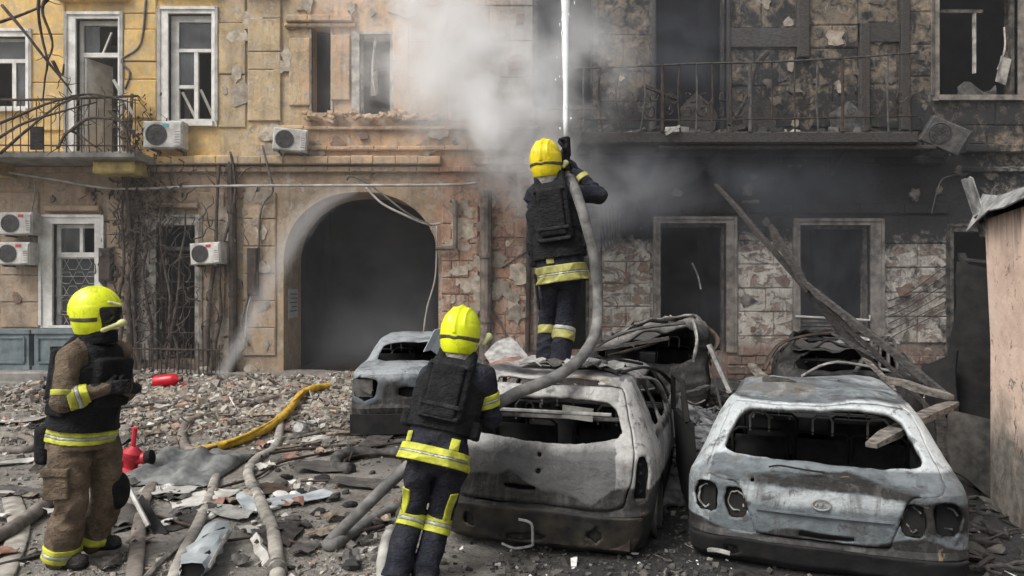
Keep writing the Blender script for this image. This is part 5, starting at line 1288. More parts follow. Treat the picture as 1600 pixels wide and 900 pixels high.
# ================================================================== FALLEN BEAMS AND SHEETS ON THE RIGHT
def beam(a, b_, w_, h_, mm, lab, name='fallen_beam', cat='beam', group=None):
    a, b_ = P(*a), P(*b_); o_ = a.lerp(b_, .5)
    mb = MB(); r_ = random.Random(hash(lab) % 999 if False else len(lab)); n = 6
    d = (b_ - a); u = d.normalized(); sx = u.cross(Vector((0, 0, 1))).normalized(); sz = sx.cross(u)
    pts = [a.lerp(b_, i / n) + sx * r_.uniform(-.012, .012) + sz * r_.uniform(-.012, .012) - o_ for i in range(n + 1)]
    vs = []
    for i, p in enumerate(pts):
        k = 1 - .12 * r_.random() - (.35 if i in (0, n) else 0)
        vs += [p + sx * (sxx * w_ / 2 * k) + sz * (szz * h_ / 2 * k) for sxx, szz in ((-1, -1), (1, -1), (1, 1), (-1, 1))]
    fs = [(i * 4 + k, i * 4 + (k + 1) % 4, (i + 1) * 4 + (k + 1) % 4, (i + 1) * 4 + k) for i in range(n) for k in range(4)] + [(3, 2, 1, 0), (n * 4, n * 4 + 1, n * 4 + 2, n * 4 + 3)]
    mb.add(vs, fs); q = mb.build(name, M[mm]); q.location = o_
    return tag(q, lab, cat, group)
M['beam_grey'] = simple('smoke_greyed_timber', (.016, .015, .015), (.085, .078, .072), 4, .8, bs=.5, stretch=(3, 3, 9))
M['beam_pale'] = simple('ash_pale_batten', (.05, .045, .04), (.24, .215, .185), 4, .8, bs=.4, stretch=(3, 3, 9))
beam((1118, 288, 11.2), (1408, 622, 7.6), .070, .055, 'char', 'longest charred beam leaning from under the balcony down to the crushed car', group='beams fallen across the cars')
beam((1250, 436, 9.0), (1484, 622, 6.9), .055, .07, 'beam_grey', 'long grey beam crossing the first and running down to the pink wall side', group='beams fallen across the cars')
beam((1203, 352, 9.6), (1264, 456, 8.9), .08, .08, 'char', 'short charred stub standing up behind the crossing of the two long beams', group='beams fallen across the cars')
beam((1380, 590, 7.2), (1488, 622, 6.3), .09, .06, 'beam_pale', 'short pale batten lying low behind the roof of the silver car', group='beams fallen across the cars')
beam((1492, 628, 6.2), (1360, 696, 4.92), .12, .05, 'beam_pale', 'pale broken plank poking over the rear window frame of the silver car', name='broken_plank', cat='plank')
beam((1170, 570, 6.6), (1200, 596, 6.3), .06, .05, 'beam_pale', 'small pale splinter sticking up at the left roof edge of the silver car', name='broken_plank', cat='plank')
beam((1192, 592, 6.15), (1290, 611, 5.9), .10, .05, 'beam_grey', 'flat scorched plank lying across the roof edge of the silver car', name='broken_plank', cat='plank')
beam((1466, 640, 6.9), (1476, 760, 6.6), .09, .09, 'char', 'short black post standing between the silver car and the pink wall', name='burnt_post', cat='post')
beam((1040, 628, 8.1), (1106, 604, 8.6), .10, .06, 'beam_grey', 'scorched plank lying on the ash heap between the two nearest cars', name='broken_plank', cat='plank')
beam((1175, 348, 10.4), (1330, 545, 8.6), .035, .03, 'char', 'thin charred strip hanging beside the longest beam', name='charred_strip', cat='strip')
beam((1275, 462, 8.8), (1470, 655, 7.0), .03, .04, 'char', 'thin black strip twisted under the long grey beam', name='charred_strip', cat='strip')
beam((1300, 520, 8.4), (1440, 600, 7.4), .04, .03, 'beam_grey', 'thin grey strip lying across both long beams near the crushed car', name='charred_strip', cat='strip')
beam((1350, 560, 8.0), (1400, 610, 7.3), .04, .04, 'beam_pale', 'short pale splinter sticking between the beams', name='broken_plank', cat='plank')
def sheet_thing(name, pts4, Ys, nu, nv, amp, mm, lab, cat, seed=0, th=.02):
    """bent sheet through four pixel corners (order: top-left, top-right, bottom-right, bottom-left), each with its own depth"""
    c = [P(px, py, Y) for (px, py), Y in zip(pts4, Ys)]; r_ = random.Random(seed); g = []
    for i in range(nv + 1):
        row = []
        for j in range(nu + 1):
            u, v = j / nu, i / nv; p = c[0].lerp(c[1], u).lerp(c[3].lerp(c[2], u), v)
            row.append(p + mnoise.noise_vector(p * 2.3 + Vector((seed, 0, 0))) * amp)
        g.append(row)
    o_ = g[-1][nu // 2].copy(); mb = MB(); mb.sheet([[p - o_ for p in row] for row in g], th); q = mb.build(name, M[mm], sharp=45); q.location = o_
    return tag(q, lab, cat)
sheet_thing('burnt_sheet', [(1494, 408), (1552, 430), (1556, 668), (1482, 640)], (7.9, 7.6, 7.4, 7.5), 5, 8, .06, 'soot', 'big black burnt panel standing in the gap beside the pink wall', 'burnt sheet', 2, .04)
sheet_thing('burnt_sheet', [(1440, 575), (1490, 545), (1500, 660), (1452, 640)], (7.7, 7.4, 7.2, 7.3), 4, 4, .05, 'soot', 'small black curled panel leaning left of the tall burnt one', 'burnt sheet', 5, .03)
sheet_thing('metal_sheet', [(1478, 640), (1548, 655), (1560, 790), (1490, 735)], (6.7, 6.6, 6.55, 6.5), 5, 5, .05, 'iron_grey', 'dented grey metal sheet leaning at the foot of the pink wall', 'sheet', 7, .015)
sheet_thing('metal_sheet', [(756, 552), (800, 532), (832, 574), (770, 584)], (8.2, 8.4, 8.0, 7.9), 4, 4, .10, 'iron_pale', 'crumpled pale metal sheet rising behind the hatchback roof', 'sheet', 11, .012)
sheet_thing('metal_sheet', [(768, 568), (812, 556), (836, 578), (790, 592)], (7.6, 7.7, 7.3, 7.2), 3, 3, .06, 'rusty', 'rust-red bent sheet just behind the hatchback roof', 'sheet', 13, .012) if 'rusty' in M else None
# ================================================================== PEOPLE (signed-distance figures meshed with surface nets)
def V3(*a): return np.array(a, float)
def cap(p, a, b_, ra, rb):
    a, b_ = np.asarray(a, float), np.asarray(b_, float); ba = b_ - a
    t = np.clip(((p - a) @ ba) / max(ba @ ba, 1e-9), 0, 1)
    return np.linalg.norm(p - a - t[:, None] * ba, axis=1) - (ra + (rb - ra) * t)
def ell(p, c, r, Rm=None):
    q = p - np.asarray(c, float)
    if Rm is not None: q = q @ Rm
    r = np.asarray(r, float); k0 = np.linalg.norm(q / r, axis=1); k1 = np.linalg.norm(q / r ** 2, axis=1)
    return k0 * (k0 - 1) / np.maximum(k1, 1e-6)
def rbox(p, c, hf, r, Rm=None):
    q = p - np.asarray(c, float)
    if Rm is not None: q = q @ Rm
    q = np.abs(q) - (np.asarray(hf, float) - r)
    return np.linalg.norm(np.maximum(q, 0), axis=1) + np.minimum(q.max(1), 0) - r
def smin(a, b_, k):
    h = np.clip(.5 + .5 * (b_ - a) / k, 0, 1); return b_ * (1 - h) + a * h - k * h * (1 - h)
def surface_nets(f, lo, hi, h):
    lo = np.asarray(lo, float); n = np.ceil((np.asarray(hi, float) - lo) / h).astype(int) + 2
    ax = [lo[i] + h * np.arange(n[i]) for i in range(3)]; st = 4          # coarse pass first, fine values only near the surface
    cn = [np.clip(np.round(np.arange(n[i]) / st).astype(int), 0, None) for i in range(3)]; ca = [lo[i] + h * st * np.arange(cn[i].max() + 1) for i in range(3)]
    X, Y, Z = np.meshgrid(*ca, indexing='ij'); Cd = f(np.stack([X.ravel(), Y.ravel(), Z.ravel()], 1)).reshape(X.shape)
    D = Cd[np.ix_(*cn)].copy(); near = np.abs(D) < h * st * 1.25 + .022; ii = np.argwhere(near)
    D[near] = f(lo + h * ii)
    D = np.where(np.abs(D) < 1e-9, 1e-9, D)
    m = n - 1; acc = np.zeros(tuple(m) + (3,)); cnt = np.zeros(m)
    c8 = [(i, j, k) for i in (0, 1) for j in (0, 1) for k in (0, 1)]
    sl = lambda o: tuple(slice(o[i], o[i] + m[i]) for i in range(3))
    for a in c8:
        for d in range(3):
            if a[d]: continue
            b_ = list(a); b_[d] = 1; da, db = D[sl(a)], D[sl(b_)]
            s = (da < 0) != (db < 0); t = np.where(s, da / np.where(s, da - db, 1), 0)
            for q in range(3): acc[..., q] += np.where(s, a[q] + (t if q == d else 0), 0)
            cnt += s
    act = cnt > 0; idx = -np.ones(m, int); idx[act] = np.arange(act.sum())
    cell = np.argwhere(act); verts = lo + h * (cell + acc[act] / cnt[act][:, None])
    faces = []
    for d in range(3):
        u, w_ = (d + 1) % 3, (d + 2) % 3
        s0 = [slice(1, m[i]) for i in range(3)]; s0[d] = slice(0, m[d]); s1 = list(s0); s1[d] = slice(1, m[d] + 1)
        s0b = [slice(1, m[i]) for i in range(3)]; s0b[d] = slice(0, m[d])
        A, Bq = D[tuple(s0)], D[tuple(s1)]; e = np.argwhere((A < 0) != (Bq < 0))
        if len(e) == 0: continue
        base = e.copy(); 
        for i in range(3):
            if i != d: base[:, i] += 1
        neg = A[tuple(e.T)] < 0
        def ix(du, dw):
            q = base.copy(); q[:, u] -= du; q[:, w_] -= dw; return idx[tuple(q.T)]
        q = np.stack([ix(0, 0), ix(1, 0), ix(1, 1), ix(0, 1)], 1); q[~neg] = q[~neg][:, ::-1]
        faces.append(q[(q >= 0).all(1)])
    return verts, np.concatenate(faces)
def sdf_part(name, f, lo, hi, h, mat, parent, relax=1):
    v, fc = surface_nets(f, lo, hi, h)
    me = bpy.data.meshes.new(name); me.from_pydata(v.tolist(), [], fc.tolist()); me.polygons.foreach_set('use_smooth', [True] * len(fc))
    me.materials.append(mat); me.update()
    return link(name, me, parent)

def fabric(name, c1, c2, rough=.85, scale=7, dirt=None):
    m, t, b = new_mat(name); v = coord(t); n1 = noise(t, v, scale, 6, .65, .3); n2 = noise(t, v, 45, 4, .6)
    c = ramp(t, n1, [(.35, c1), (.65, c2)])
    if dirt: c = mix(t, ramp(t, noise(t, v, 3.0, 7, .7), [(.50, 0.0), (.66, .75)]), c, dirt)
    finish(t, b, c, rough); b.inputs['Sheen Weight'].default_value = .0; b.inputs['Specular IOR Level'].default_value = .25
    n3 = noise(t, coord(t, 'Object', 1, (1, 1, 1.8)), 16, 5, .6, 1.2)
    bump(t, b, math_n(t, 'ADD', math_n(t, 'ADD', n1, n3), math_n(t, 'MULTIPLY', n2, .3)), .75, .03); return m
M['coat_brown'] = fabric('brown_turnout_cloth', (.075, .056, .040), (.195, .145, .10), dirt=(.035, .028, .024))
M['coat_navy'] = fabric('navy_turnout_cloth', (.007, .008, .013), (.026, .028, .040), dirt=(.045, .043, .045))
M['vest'] = fabric('black_vest_cloth', (.005, .005, .006), (.016, .016, .018), .8, 9)
M['webbing'] = fabric('worn_webbing', (.012, .012, .013), (.035, .035, .036), .8, 18)
M['glove'] = fabric('black_glove', (.006, .006, .007), (.03, .028, .028), .7, 20)
M['boot'] = fabric('dusty_black_boot', (.012, .011, .011), (.06, .054, .05), .6, 14)
M['lime'] = simple('lime_yellow_stripe', (.20, .20, .03), (.56, .57, .05), 9, .6, bs=.3, detail=8, lo=.32, hi=.6)
M['lime_dull'] = simple('sooted_yellow_stripe', (.12, .11, .035), (.40, .38, .10), 9, .6, bs=.3, detail=8)
M['silver'] = simple('silver_strip', (.20, .21, .19), (.46, .47, .44), 18, .4, .2, bs=.1)
M['helmet'] = simple('hi_vis_yellow_shell', (.40, .44, .01), (.70, .77, .013), 7, .32, bs=.05, detail=9, lo=.28, hi=.5)
M['helmet_gold'] = simple('warm_yellow_shell', (.40, .32, .006), (.76, .61, .009), 7, .32, bs=.05, detail=9, lo=.28, hi=.5)
for _k in ('helmet', 'helmet_gold'):                             # scuffs and soot smears on the shells
    _t = M[_k].node_tree; _b = _t.nodes['Principled BSDF']; _l = _b.inputs['Base Color'].links[0].from_socket; _v = coord(_t)
    _c = mix(_t, ramp(_t, noise(_t, _v, 13, 9, .75, .8), [(.56, 0.0), (.66, .55)]), _l, (.22, .21, .03))
    _c = mix(_t, ramp(_t, noise(_t, coord(_t, 'Object', 1, (40, 40, 9)), 1.0, 6, .7, .5), [(.60, 0.0), (.70, .6)]), _c, (.12, .115, .04)); _t.links.new(_c, _b.inputs['Base Color'])
    _t.links.new(ramp(_t, noise(_t, _v, 18, 6, .7), [(.4, .22), (.65, .5)]), _b.inputs['Roughness'])
M['helmet_band'] = simple('dark_helmet_band', (.03, .028, .015), (.10, .095, .04), 20, .5, bs=0)
M['visor'] = simple('dark_visor', (.006, .006, .007), (.02, .02, .02), 5, .2, bs=0)
M['lamp_pale'] = simple('pale_lamp_body', (.42, .43, .16), (.62, .62, .30), 12, .4, bs=0)
M['hood'] = fabric('grey_hood_cloth', (.14, .13, .12), (.36, .34, .31), .9, 12)
M['skin'] = simple('skin', (.33, .19, .13), (.48, .29, .21), 10, .55, bs=.05)

def frame(z, x):
    """matrix whose columns are x', y', z' with z' along z and x' as near x as possible"""
    z = np.asarray(z, float); z = z / np.linalg.norm(z); x = np.asarray(x, float); x = x - z * (x @ z); x /= np.linalg.norm(x); return np.stack([x, np.cross(z, x), z], 1)

def hand(p, wrist, Rm, curl, side, open_=0.0):
    """gloved hand; Rm columns: x across the palm (towards the thumb), y out of the palm's back, z towards the fingers"""
    q = (p - np.asarray(wrist, float)) @ Rm
    d = rbox(q, (0, 0, .055), (.046, .019, .052), .017); d = smin(d, cap(q, (0, 0, -.06), (0, 0, .02), .040, .033), .02)
    for k, (x, L, c_) in enumerate(((.034, .080, 0), (.012, .090, .1), (-.011, .084, .18), (-.033, .066, .3))):
        a = np.array([x, 0, .10]); ang = .0
        for j, (f, r) in enumerate(((.42, .0135), (.33, .0125), (.25, .0115))):
            ang += curl * (.75 if j == 0 else 1.0) + c_ * .25
            b_ = a + L * f * np.array([x * .4 * (1 - j * .4), -math.sin(ang), math.cos(ang)]); d = smin(d, cap(q, a, b_, r, r * .93), .006); a = b_
    a = np.array([.040, -.006, .030]); b_ = np.array([.072, -.022, .062]); c = np.array([.070, -.050 - .02 * curl, .088]); e = np.array([.056, -.070 - .01 * curl, .098])
    return smin(d, smin(cap(q, a, b_, .017, .0145), smin(cap(q, b_, c, .0145, .013), cap(q, c, e, .013, .012), .005), .006), .01)

def figure(F):
    """F: joints in metres relative to F['at']; see the three calls below"""
    at = F['at']; J = {k: V3(*v) for k, v in F['J'].items()}; cloth = M[F['cloth']]; lime = M[F['stripe']]
    pel, nk = J['pelvis'], J['neck']; T = frame(nk - pel, J['sr'] - J['sl']); L = np.linalg.norm(nk - pel); hem = F.get('hem', .10)
    k_ = F.get('bulk', 1.0); g = np.random.RandomState(F['seed']); K = np.array([[7., 4, 17], [-9, 6, 15], [13, -8, 11]]) * g.uniform(.8, 1.2, (3, 3)); W = g.normal(0, 1, (6, 3)) * np.array([8, 8, 8.]); PH = g.uniform(0, 6, 6)
    def fold(p):
        wa = np.sin(p @ W[0] + PH[0]) + np.sin(p @ W[1] + PH[1]); wb = np.sin(p @ W[2] + PH[2]) + np.sin(p @ W[3] + PH[3])
        r0 = 1 - np.abs(np.sin(p @ K[0] + 1.5 * wa)) ** .8; r1 = 1 - np.abs(np.sin(p @ K[1] + 1.4 * wb + .6 * wa)) ** .8; r2 = 1 - np.abs(np.sin(p @ K[2] + 1.2 * wb)) ** .8
        m0 = .5 + .5 * np.sin(p @ W[4] + PH[4]); m1 = .5 + .5 * np.sin(p @ W[5] + PH[5])
        return F.get('fold', .014) * (.45 - 1.1 * r0 * m0 - .9 * r1 * m1 - .6 * r2 * (1 - m0) + .45 * wa * .5)
    ts = np.array([-hem / L, 0, .25, .5, .75, .92, 1.0]); wx = np.array([.215, .200, .190, .200, .205, .17, .10]) * k_; wy = np.array([.165, .155, .140, .145, .140, .11, .07]) * k_ * F.get('depth', 1)
    def torso(p, grow=0.0):
        q = (p - pel) @ T; t = q[:, 2] / L; a = np.interp(t, ts, wx) + grow; b_ = np.interp(t, ts, wy) + grow
        d = ((np.abs(q[:, 0]) / a) ** 2.4 + (np.abs(q[:, 1]) / b_) ** 2.4) ** (1 / 2.4) - 1
        return d * np.minimum(a, b_) * .9, q
    segs = {'ual': ('sl', 'el', .080, .066), 'fal': ('el', 'wl', .064, .050), 'uar': ('sr', 'er', .080, .066), 'far': ('er', 'wr', .064, .050),
            'thl': ('hl', 'kl', .112, .088), 'shl': ('kl', 'al', .090, .098), 'thr': ('hr', 'kr', .112, .088), 'shr': ('kr', 'ar', .090, .098)}
    lk = F.get('leg', 1.0)
    def limb(p, s, grow=0.0):
        a, b_, ra, rb = segs[s]; m_ = lk if s[0] in 'ts' and s[1] == 'h' else 1.0
        return cap(p, J[a], J[b_], ra * m_ + grow, rb * m_ + grow)
    hd = J['head']; HM = frame(F['up'], np.cross(F['look'], F['up'])); HM = np.stack([HM[:, 0], HM[:, 1], HM[:, 2]], 1)
    def head(p):
        q = (p - hd) @ HM; d = ell(q, (0, 0, .01), (.078, .098, .118)); d = smin(d, ell(q, (0, .03, -.06), (.058, .07, .06)), .03)
        d = smin(d, cap(q, (0, .095, .005), (0, .118, -.025), .010, .015), .012); d = smin(d, cap(q, (-.022, .098, -.062), (.022, .098, -.062), .009, .009), .008)
        for sx in (-1, 1): d = smin(d, ell(q, (sx * .08, -.005, -.005), (.012, .022, .033)), .006); d = np.maximum(d, -ell(q, (sx * .032, .10, .022), (.017, .012, .010)))
        return d
    def body(p):
        t, q = torso(p); jk = np.maximum(t, np.maximum(q[:, 2] - L * 1.02, -(q[:, 2] + hem)))
        up = smin(smin(limb(p, 'ual'), limb(p, 'fal'), .03), smin(limb(p, 'uar'), limb(p, 'far'), .03), .02)
        up = smin(up, smin(cap(p, nk - T[:, 2] * .02, J['sl'], .062, .080), cap(p, nk - T[:, 2] * .02, J['sr'], .062, .080), .02), .03)
        jk = smin(jk, up, .035)
        lg = np.minimum(smin(limb(p, 'thl'), limb(p, 'shl'), .03), smin(limb(p, 'thr'), limb(p, 'shr'), .03)); lg = smin(lg, ell(p, pel - T[:, 2] * .04, (.165 * k_, .13, .13), T), .03)
        d = smin(jk, lg, .012) + fold(p)
        return smin(smin(d, cap(p, nk - T[:, 2] * .05, hd, .064, .058), .02), head(p), .015)
    ps = np.stack(list(J.values())); lo, hi = ps.min(0) - .26, ps.max(0) + .26; lo[2] = max(lo[2], -.03)
    o = sdf_part('person', body, lo, hi, .0085, cloth, None); o.location = at; tag(o, F['label'], 'person')
    o.data.materials.append(M['skin']); n = len(o.data.polygons); cen = np.zeros(n * 3); o.data.polygons.foreach_get('center', cen); cen = cen.reshape(-1, 3)
    hq = (cen - hd) @ HM; o.data.polygons.foreach_set('material_index', ((np.linalg.norm(hq / np.array([.11, .14, .16]), axis=1) < 1)).astype(int))
    def part(name, f, c, r, h=.007, mat=None, parent=None):
        c = np.asarray(c, float); r = np.asarray(r if hasattr(r, '__len__') else (r,) * 3, float)
        return sdf_part(name, f, c - r, c + r, h, mat, parent or o)
    # vest with plates
    vz = F.get('vest', (.16, .97))
    def vest(p):
        t, q = torso(p, .030); d = np.maximum(t + .4 * fold(p), np.maximum(q[:, 2] - L * vz[1], L * vz[0] - q[:, 2]))
        nar = np.abs(q[:, 0]) - (.135 + .16 * np.clip((.76 - q[:, 2] / L) * 7, 0, 1)) * k_; d = np.maximum(d, nar)
        st = [cap(p, pel + T @ V3(sx * .10, .10, L * .86), pel + T @ V3(sx * .095, -.02, L * 1.06), .034, .034) for sx in (-1, 1)] + [cap(p, pel + T @ V3(sx * .10, -.13, L * .86), pel + T @ V3(sx * .095, -.02, L * 1.06), .034, .034) for sx in (-1, 1)]
        for s_ in st: d = smin(d, s_, .015)
        d = smin(d, rbox(q, (0, -wy[3] - .030, L * .58), (.150, .035, L * .30), .03), .012)
        return smin(d, rbox(q, (0, wy[3] + .030, L * .56), (.150, .035, L * .28), .03), .012)
    vc = pel + T @ V3(0, 0, L * .55); vo = part('vest', vest, vc, .42, .009, M['vest'])
    def plate(p):
        q = (p - pel) @ T; return np.maximum(rbox(q, (0, -wy[3] - .068, L * F.get('pz', .60)), (.105, .022, F.get('ph', .15)), .02), (np.abs(q[:, 0]) + np.abs(q[:, 2] - L * F.get('pz', .60)) * .75 - F.get('oct', .20)))
    part('back_pouch', plate, pel + T @ V3(0, -wy[3] - .06, L * .6), .26, .006, M['vest'], vo)
    for zz in (.30, .42, .86):
        f = lambda p, zz=zz: rbox((p - pel) @ T, (0, -wy[3] - (.088 if zz > .4 and zz < .8 else .070), L * zz), (.13, .010, .014), .006)
        part('webbing_strap', f, pel + T @ V3(0, -wy[3] - .07, L * zz), (.2, .2, .1), .006, M['webbing'], vo)
    for sx in (-1, 1):
        f = lambda p, sx=sx: rbox((p - pel) @ T, (sx * (wx[2] + .035), -.01, L * .26), (.03, .075, .055), .015)
        part('side_pouch', f, pel + T @ V3(sx * .22, 0, L * .26), .15, .007, M['vest'], vo)
    # reflective bands: round the hem, and where the photograph shows them on limbs
    for z0, z1, mm in F['hembands']:
        f = lambda p, z0=z0, z1=z1: (lambda tq: np.maximum(tq[0] + fold(p) - .011, np.maximum(z0 - tq[1][:, 2], tq[1][:, 2] - z1)))(torso(p))
        part('reflective_stripe' if mm != 'silver' else 'silver_strip', f, pel + T @ V3(0, 0, (z0 + z1) / 2), (.36, .36, .20), .0065, M[mm] if mm != 'lime' else lime)
    for s, t0, t1, mm in F['bands']:
        a, b_ = J[segs[s][0]], J[segs[s][1]]; ax = b_ - a; Ls = np.linalg.norm(ax); ax = ax / Ls; mid = a + ax * Ls * (t0 + t1) / 2
        gr = .0105 if mm == 'lime' else .013
        f = lambda p, s=s, a=a, ax=ax, t0=t0, t1=t1, Ls=Ls, gr=gr: np.maximum(limb(p, s) + fold(p) - gr, np.maximum(t0 * Ls - (p - a) @ ax, (p - a) @ ax - t1 * Ls))
        part('reflective_stripe' if mm != 'silver' else 'silver_strip', f, mid, .19, .006, lime if mm == 'lime' else M[mm])
    for s, u, w_, t0, t1 in F.get('tapes', ()):                   # tapes running along a limb or the coat
        if s == 'torso':
            f = lambda p, u=u, w_=w_, t0=t0, t1=t1: (lambda tq: np.maximum(np.maximum(tq[0] + fold(p) - .010, np.abs(tq[1][:, 0] - u) - w_), np.maximum(np.maximum(t0 - tq[1][:, 2], tq[1][:, 2] - t1), tq[1][:, 1])))(torso(p)); c = pel + T @ V3(u, -wy[1], (t0 + t1) / 2)
        else:
            a, b_ = J[segs[s][0]], J[segs[s][1]]; ax = b_ - a; Ls = np.linalg.norm(ax); ax = ax / Ls; U = np.asarray(u, float); U = U - ax * (U @ ax); U /= np.linalg.norm(U); W_ = np.cross(ax, U)
            f = lambda p, s=s, a=a, ax=ax, Ls=Ls, U=U, W_=W_, w_=w_, t0=t0, t1=t1: np.maximum(np.maximum(limb(p, s) + fold(p) - .010, np.abs((p - a) @ W_) - w_), np.maximum(np.maximum(t0 * Ls - (p - a) @ ax, (p - a) @ ax - t1 * Ls), -((p - a) @ U))); c = a + ax * Ls * (t0 + t1) / 2
        part('reflective_tape', f, c, .24, .006, lime)
    # hands and boots
    for sd_ in 'lr':
        h = F['hand' + sd_]; Rm = frame(h['z'], h['x'])
        part('glove', lambda p: hand(p, J['w' + sd_], Rm, h['curl'], sd_), J['w' + sd_] + Rm[:, 2] * .06, .20, .0042, M['glove'])
        an = J['a' + sd_]; td = V3(*F['toe' + sd_]); td /= np.linalg.norm(td); sv = np.cross(td, (0, 0, 1)); zb = an[2] - .07
        kd = J['k' + sd_] - an; kd = kd / np.linalg.norm(kd)
        f = lambda p: np.maximum(smin(cap(p, an + kd * .10, an + V3(0, 0, -.02), .072, .062), smin(cap(p, an - td * .035 + V3(0, 0, -.035), an + td * .10 + V3(0, 0, -.040), .052, .050), cap(p, an + td * .08 + V3(0, 0, -.042), an + td * .15 + V3(0, 0, -.040), .052, .048), .02), .04), zb - p[:, 2])
        bt = part('boot', f, an + td * .05, (.3, .3, .24), .0075, M['boot'])
        f2 = lambda p: np.maximum(np.minimum(cap(p, an - td * .035 + V3(0, 0, -.05), an + td * .145 + V3(0, 0, -.05), .060, .056), 9), np.maximum(zb - .012 - p[:, 2], p[:, 2] - zb - .018))
        part('sole', f2, an + td * .05 + V3(0, 0, -.07), (.3, .3, .06), .0075, M['vest'], bt)
    # helmet
    def hl(p): return (p - hd) @ HM
    def shell(p, grow=0.0):
        q = hl(p); r = np.array([.128, .155, .150]) + grow; d = ell(q, (0, -.012, .018), r)
        low = np.maximum(ell(q, (0, -.02, -.03), np.array([.130, .142, .20]) + grow), q[:, 2] - .03); d = smin(d, low, .02)
        rid = .010 * np.exp(-(q[:, 0] / .012) ** 2) * (q[:, 2] > -.02) + .007 * (np.exp(-((np.abs(q[:, 0]) - .055 - .10 * np.clip(.10 - q[:, 2], 0, .2)) / .008) ** 2)) * np.clip((q[:, 2] - .01) * 20, 0, 1)
        return d - rid, q
    def hs(p):
        d, q = shell(p); cut = np.where(q[:, 1] > .035, .005 - q[:, 2], -.150 + .25 * np.maximum(q[:, 1] + .02, 0) - q[:, 2]); return np.maximum(d, cut)
    hm = part('helmet', hs, hd, .23, .0055, M[F['helmet']])
    def hb(p):
        d, q = shell(p); z0 = -.052 + .10 * np.maximum(-q[:, 1] - .08, 0); return np.maximum(np.maximum(d - .004, np.abs(q[:, 2] - z0 + .25 * np.clip(.03 - np.abs(q[:, 0]), -.0, .03)) - .011 - .05 * np.clip(np.abs(q[:, 0]) - .05, 0, .1)), q[:, 1] - .01)
    part('helmet_band', hb, hd, .22, .0045, M['helmet_band'], hm)
    def vs(p):
        q = hl(p); return np.maximum(np.maximum(ell(q, (0, .0, .0), (.130, .152, .16)), -ell(q, (0, -.004, .0), (.122, .142, .15))), np.maximum(np.maximum(.02 - q[:, 1], q[:, 2] - .03), -.085 - q[:, 2]))
    part('visor', vs, hd, .22, .0055, M['visor'], hm)
    def ng(p):
        q = hl(p); r = np.linalg.norm(q[:, :2] / np.array([.115, .125]), axis=1); return np.maximum((r - 1) * .11 + .5 * fold(p), np.maximum(q[:, 2] + .13, -.215 - q[:, 2]))
    part('neck_guard', ng, hd + HM @ V3(0, 0, -.17), (.2, .2, .12), .007, M[F.get('hood', 'hood')], hm)
    sx = F.get('lampside', 1); la, lb = V3(*F.get('lamp', (sx * .135, .02, -.055))), V3(*F.get('lamp2', (sx * .15, .13, -.075)))
    part('helmet_lamp', lambda p: smin(cap(hl(p), la, lb, .016, .016), cap(hl(p), lb, lb + (lb - la) * .12, .024, .026), .006), hd + HM @ ((la + lb) / 2), .16, .005, M['lamp_pale'], hm)
    if F.get('arm2'): 
        a2, b2 = V3(*F['arm2'][0]), V3(*F['arm2'][1]); part('visor_frame', lambda p: cap(hl(p), a2, b2, .012, .010), hd + HM @ ((a2 + b2) / 2), .16, .005, M['lamp_pale'], hm)
    for nm, f, c, r, h, mm in F.get('extra', ()): part(nm, f, c, r, h, M[mm])
    return o

# --- left: brown coat, standing side-on, arms folded, looking right
YA = 5.02; sA = FP / YA; pa = lambda px, py, y=0.0: ((px - 130) / sA, y, (880 - py) / sA)
figure(dict(at=Vector(((130 - 800) / sA, YA, gh(-2.9, YA))), seed=1, cloth='coat_brown', stripe='lime', helmet='helmet', label='firefighter in brown coat and black vest standing side-on with folded arms at the left', bulk=1.0, depth=1.08, leg=1.10, hem=.13, fold=.019, vest=(.0, .97), hood='vest',
    J=dict(pelvis=pa(130, 668), neck=pa(146, 532, .02), head=pa(152, 487, .0), sl=pa(160, 556, .20), sr=pa(136, 556, -.19), el=pa(165, 622, .25), wl=pa(196, 606, .02), er=pa(136, 616, -.27), wr=pa(184, 602, -.16),
           hl=pa(146, 700, .10), kl=pa(152, 782, .12), al=pa(122, 852, .16), hr=pa(122, 700, -.10), kr=pa(126, 782, -.10), ar=pa(104, 860, -.07)),
    up=V3(-.04, 0, 1), look=V3(.90, .40, .08), lampside=1, lamp=(.125, .04, -.125), lamp2=(.105, .145, -.085), arm2=((.13, .085, .06), (.12, .15, .04)),
    handl=dict(z=(-.5, -.7, .2), x=(.2, .1, 1), curl=.5), handr=dict(z=(.8, .45, .05), x=(0, .2, 1), curl=.55), toel=(1, .1, 0), toer=(1, -.15, 0),
    hembands=[(-.085, -.055, 'lime'), (-.055, -.035, 'silver'), (-.035, 0, 'lime')], bands=[('far', .12, .32, 'lime'), ('far', .32, .42, 'silver'), ('far', .42, .62, 'lime'), ('shr', .80, .90, 'lime'), ('shr', .90, .97, 'silver'), ('shr', .97, 1.08, 'lime'), ('shl', .86, 1.0, 'lime'), ('uar', .78, .92, 'lime')],
    extra=[('hip_bag', lambda p: rbox(p, pa(84, 690, -.06), (.05, .10, .13), .04), pa(84, 690, -.06), .2, .008, 'vest'), ('thigh_pocket', lambda p: rbox(p, pa(118, 744, -.205), (.085, .028, .10), .012) + .004 * np.sin(p[:, 2] * 40 + p[:, 0] * 30), pa(118, 744, -.205), .16, .006, 'coat_brown'), ('pocket_flap', lambda p: rbox(p, pa(118, 726, -.222), (.090, .026, .028), .010), pa(118, 726, -.222), .14, .006, 'coat_brown'), ('knee_pad', lambda p: ell(p, pa(168, 775, .14), (.07, .09, .13)), pa(168, 775, .14), .2, .008, 'vest')]))
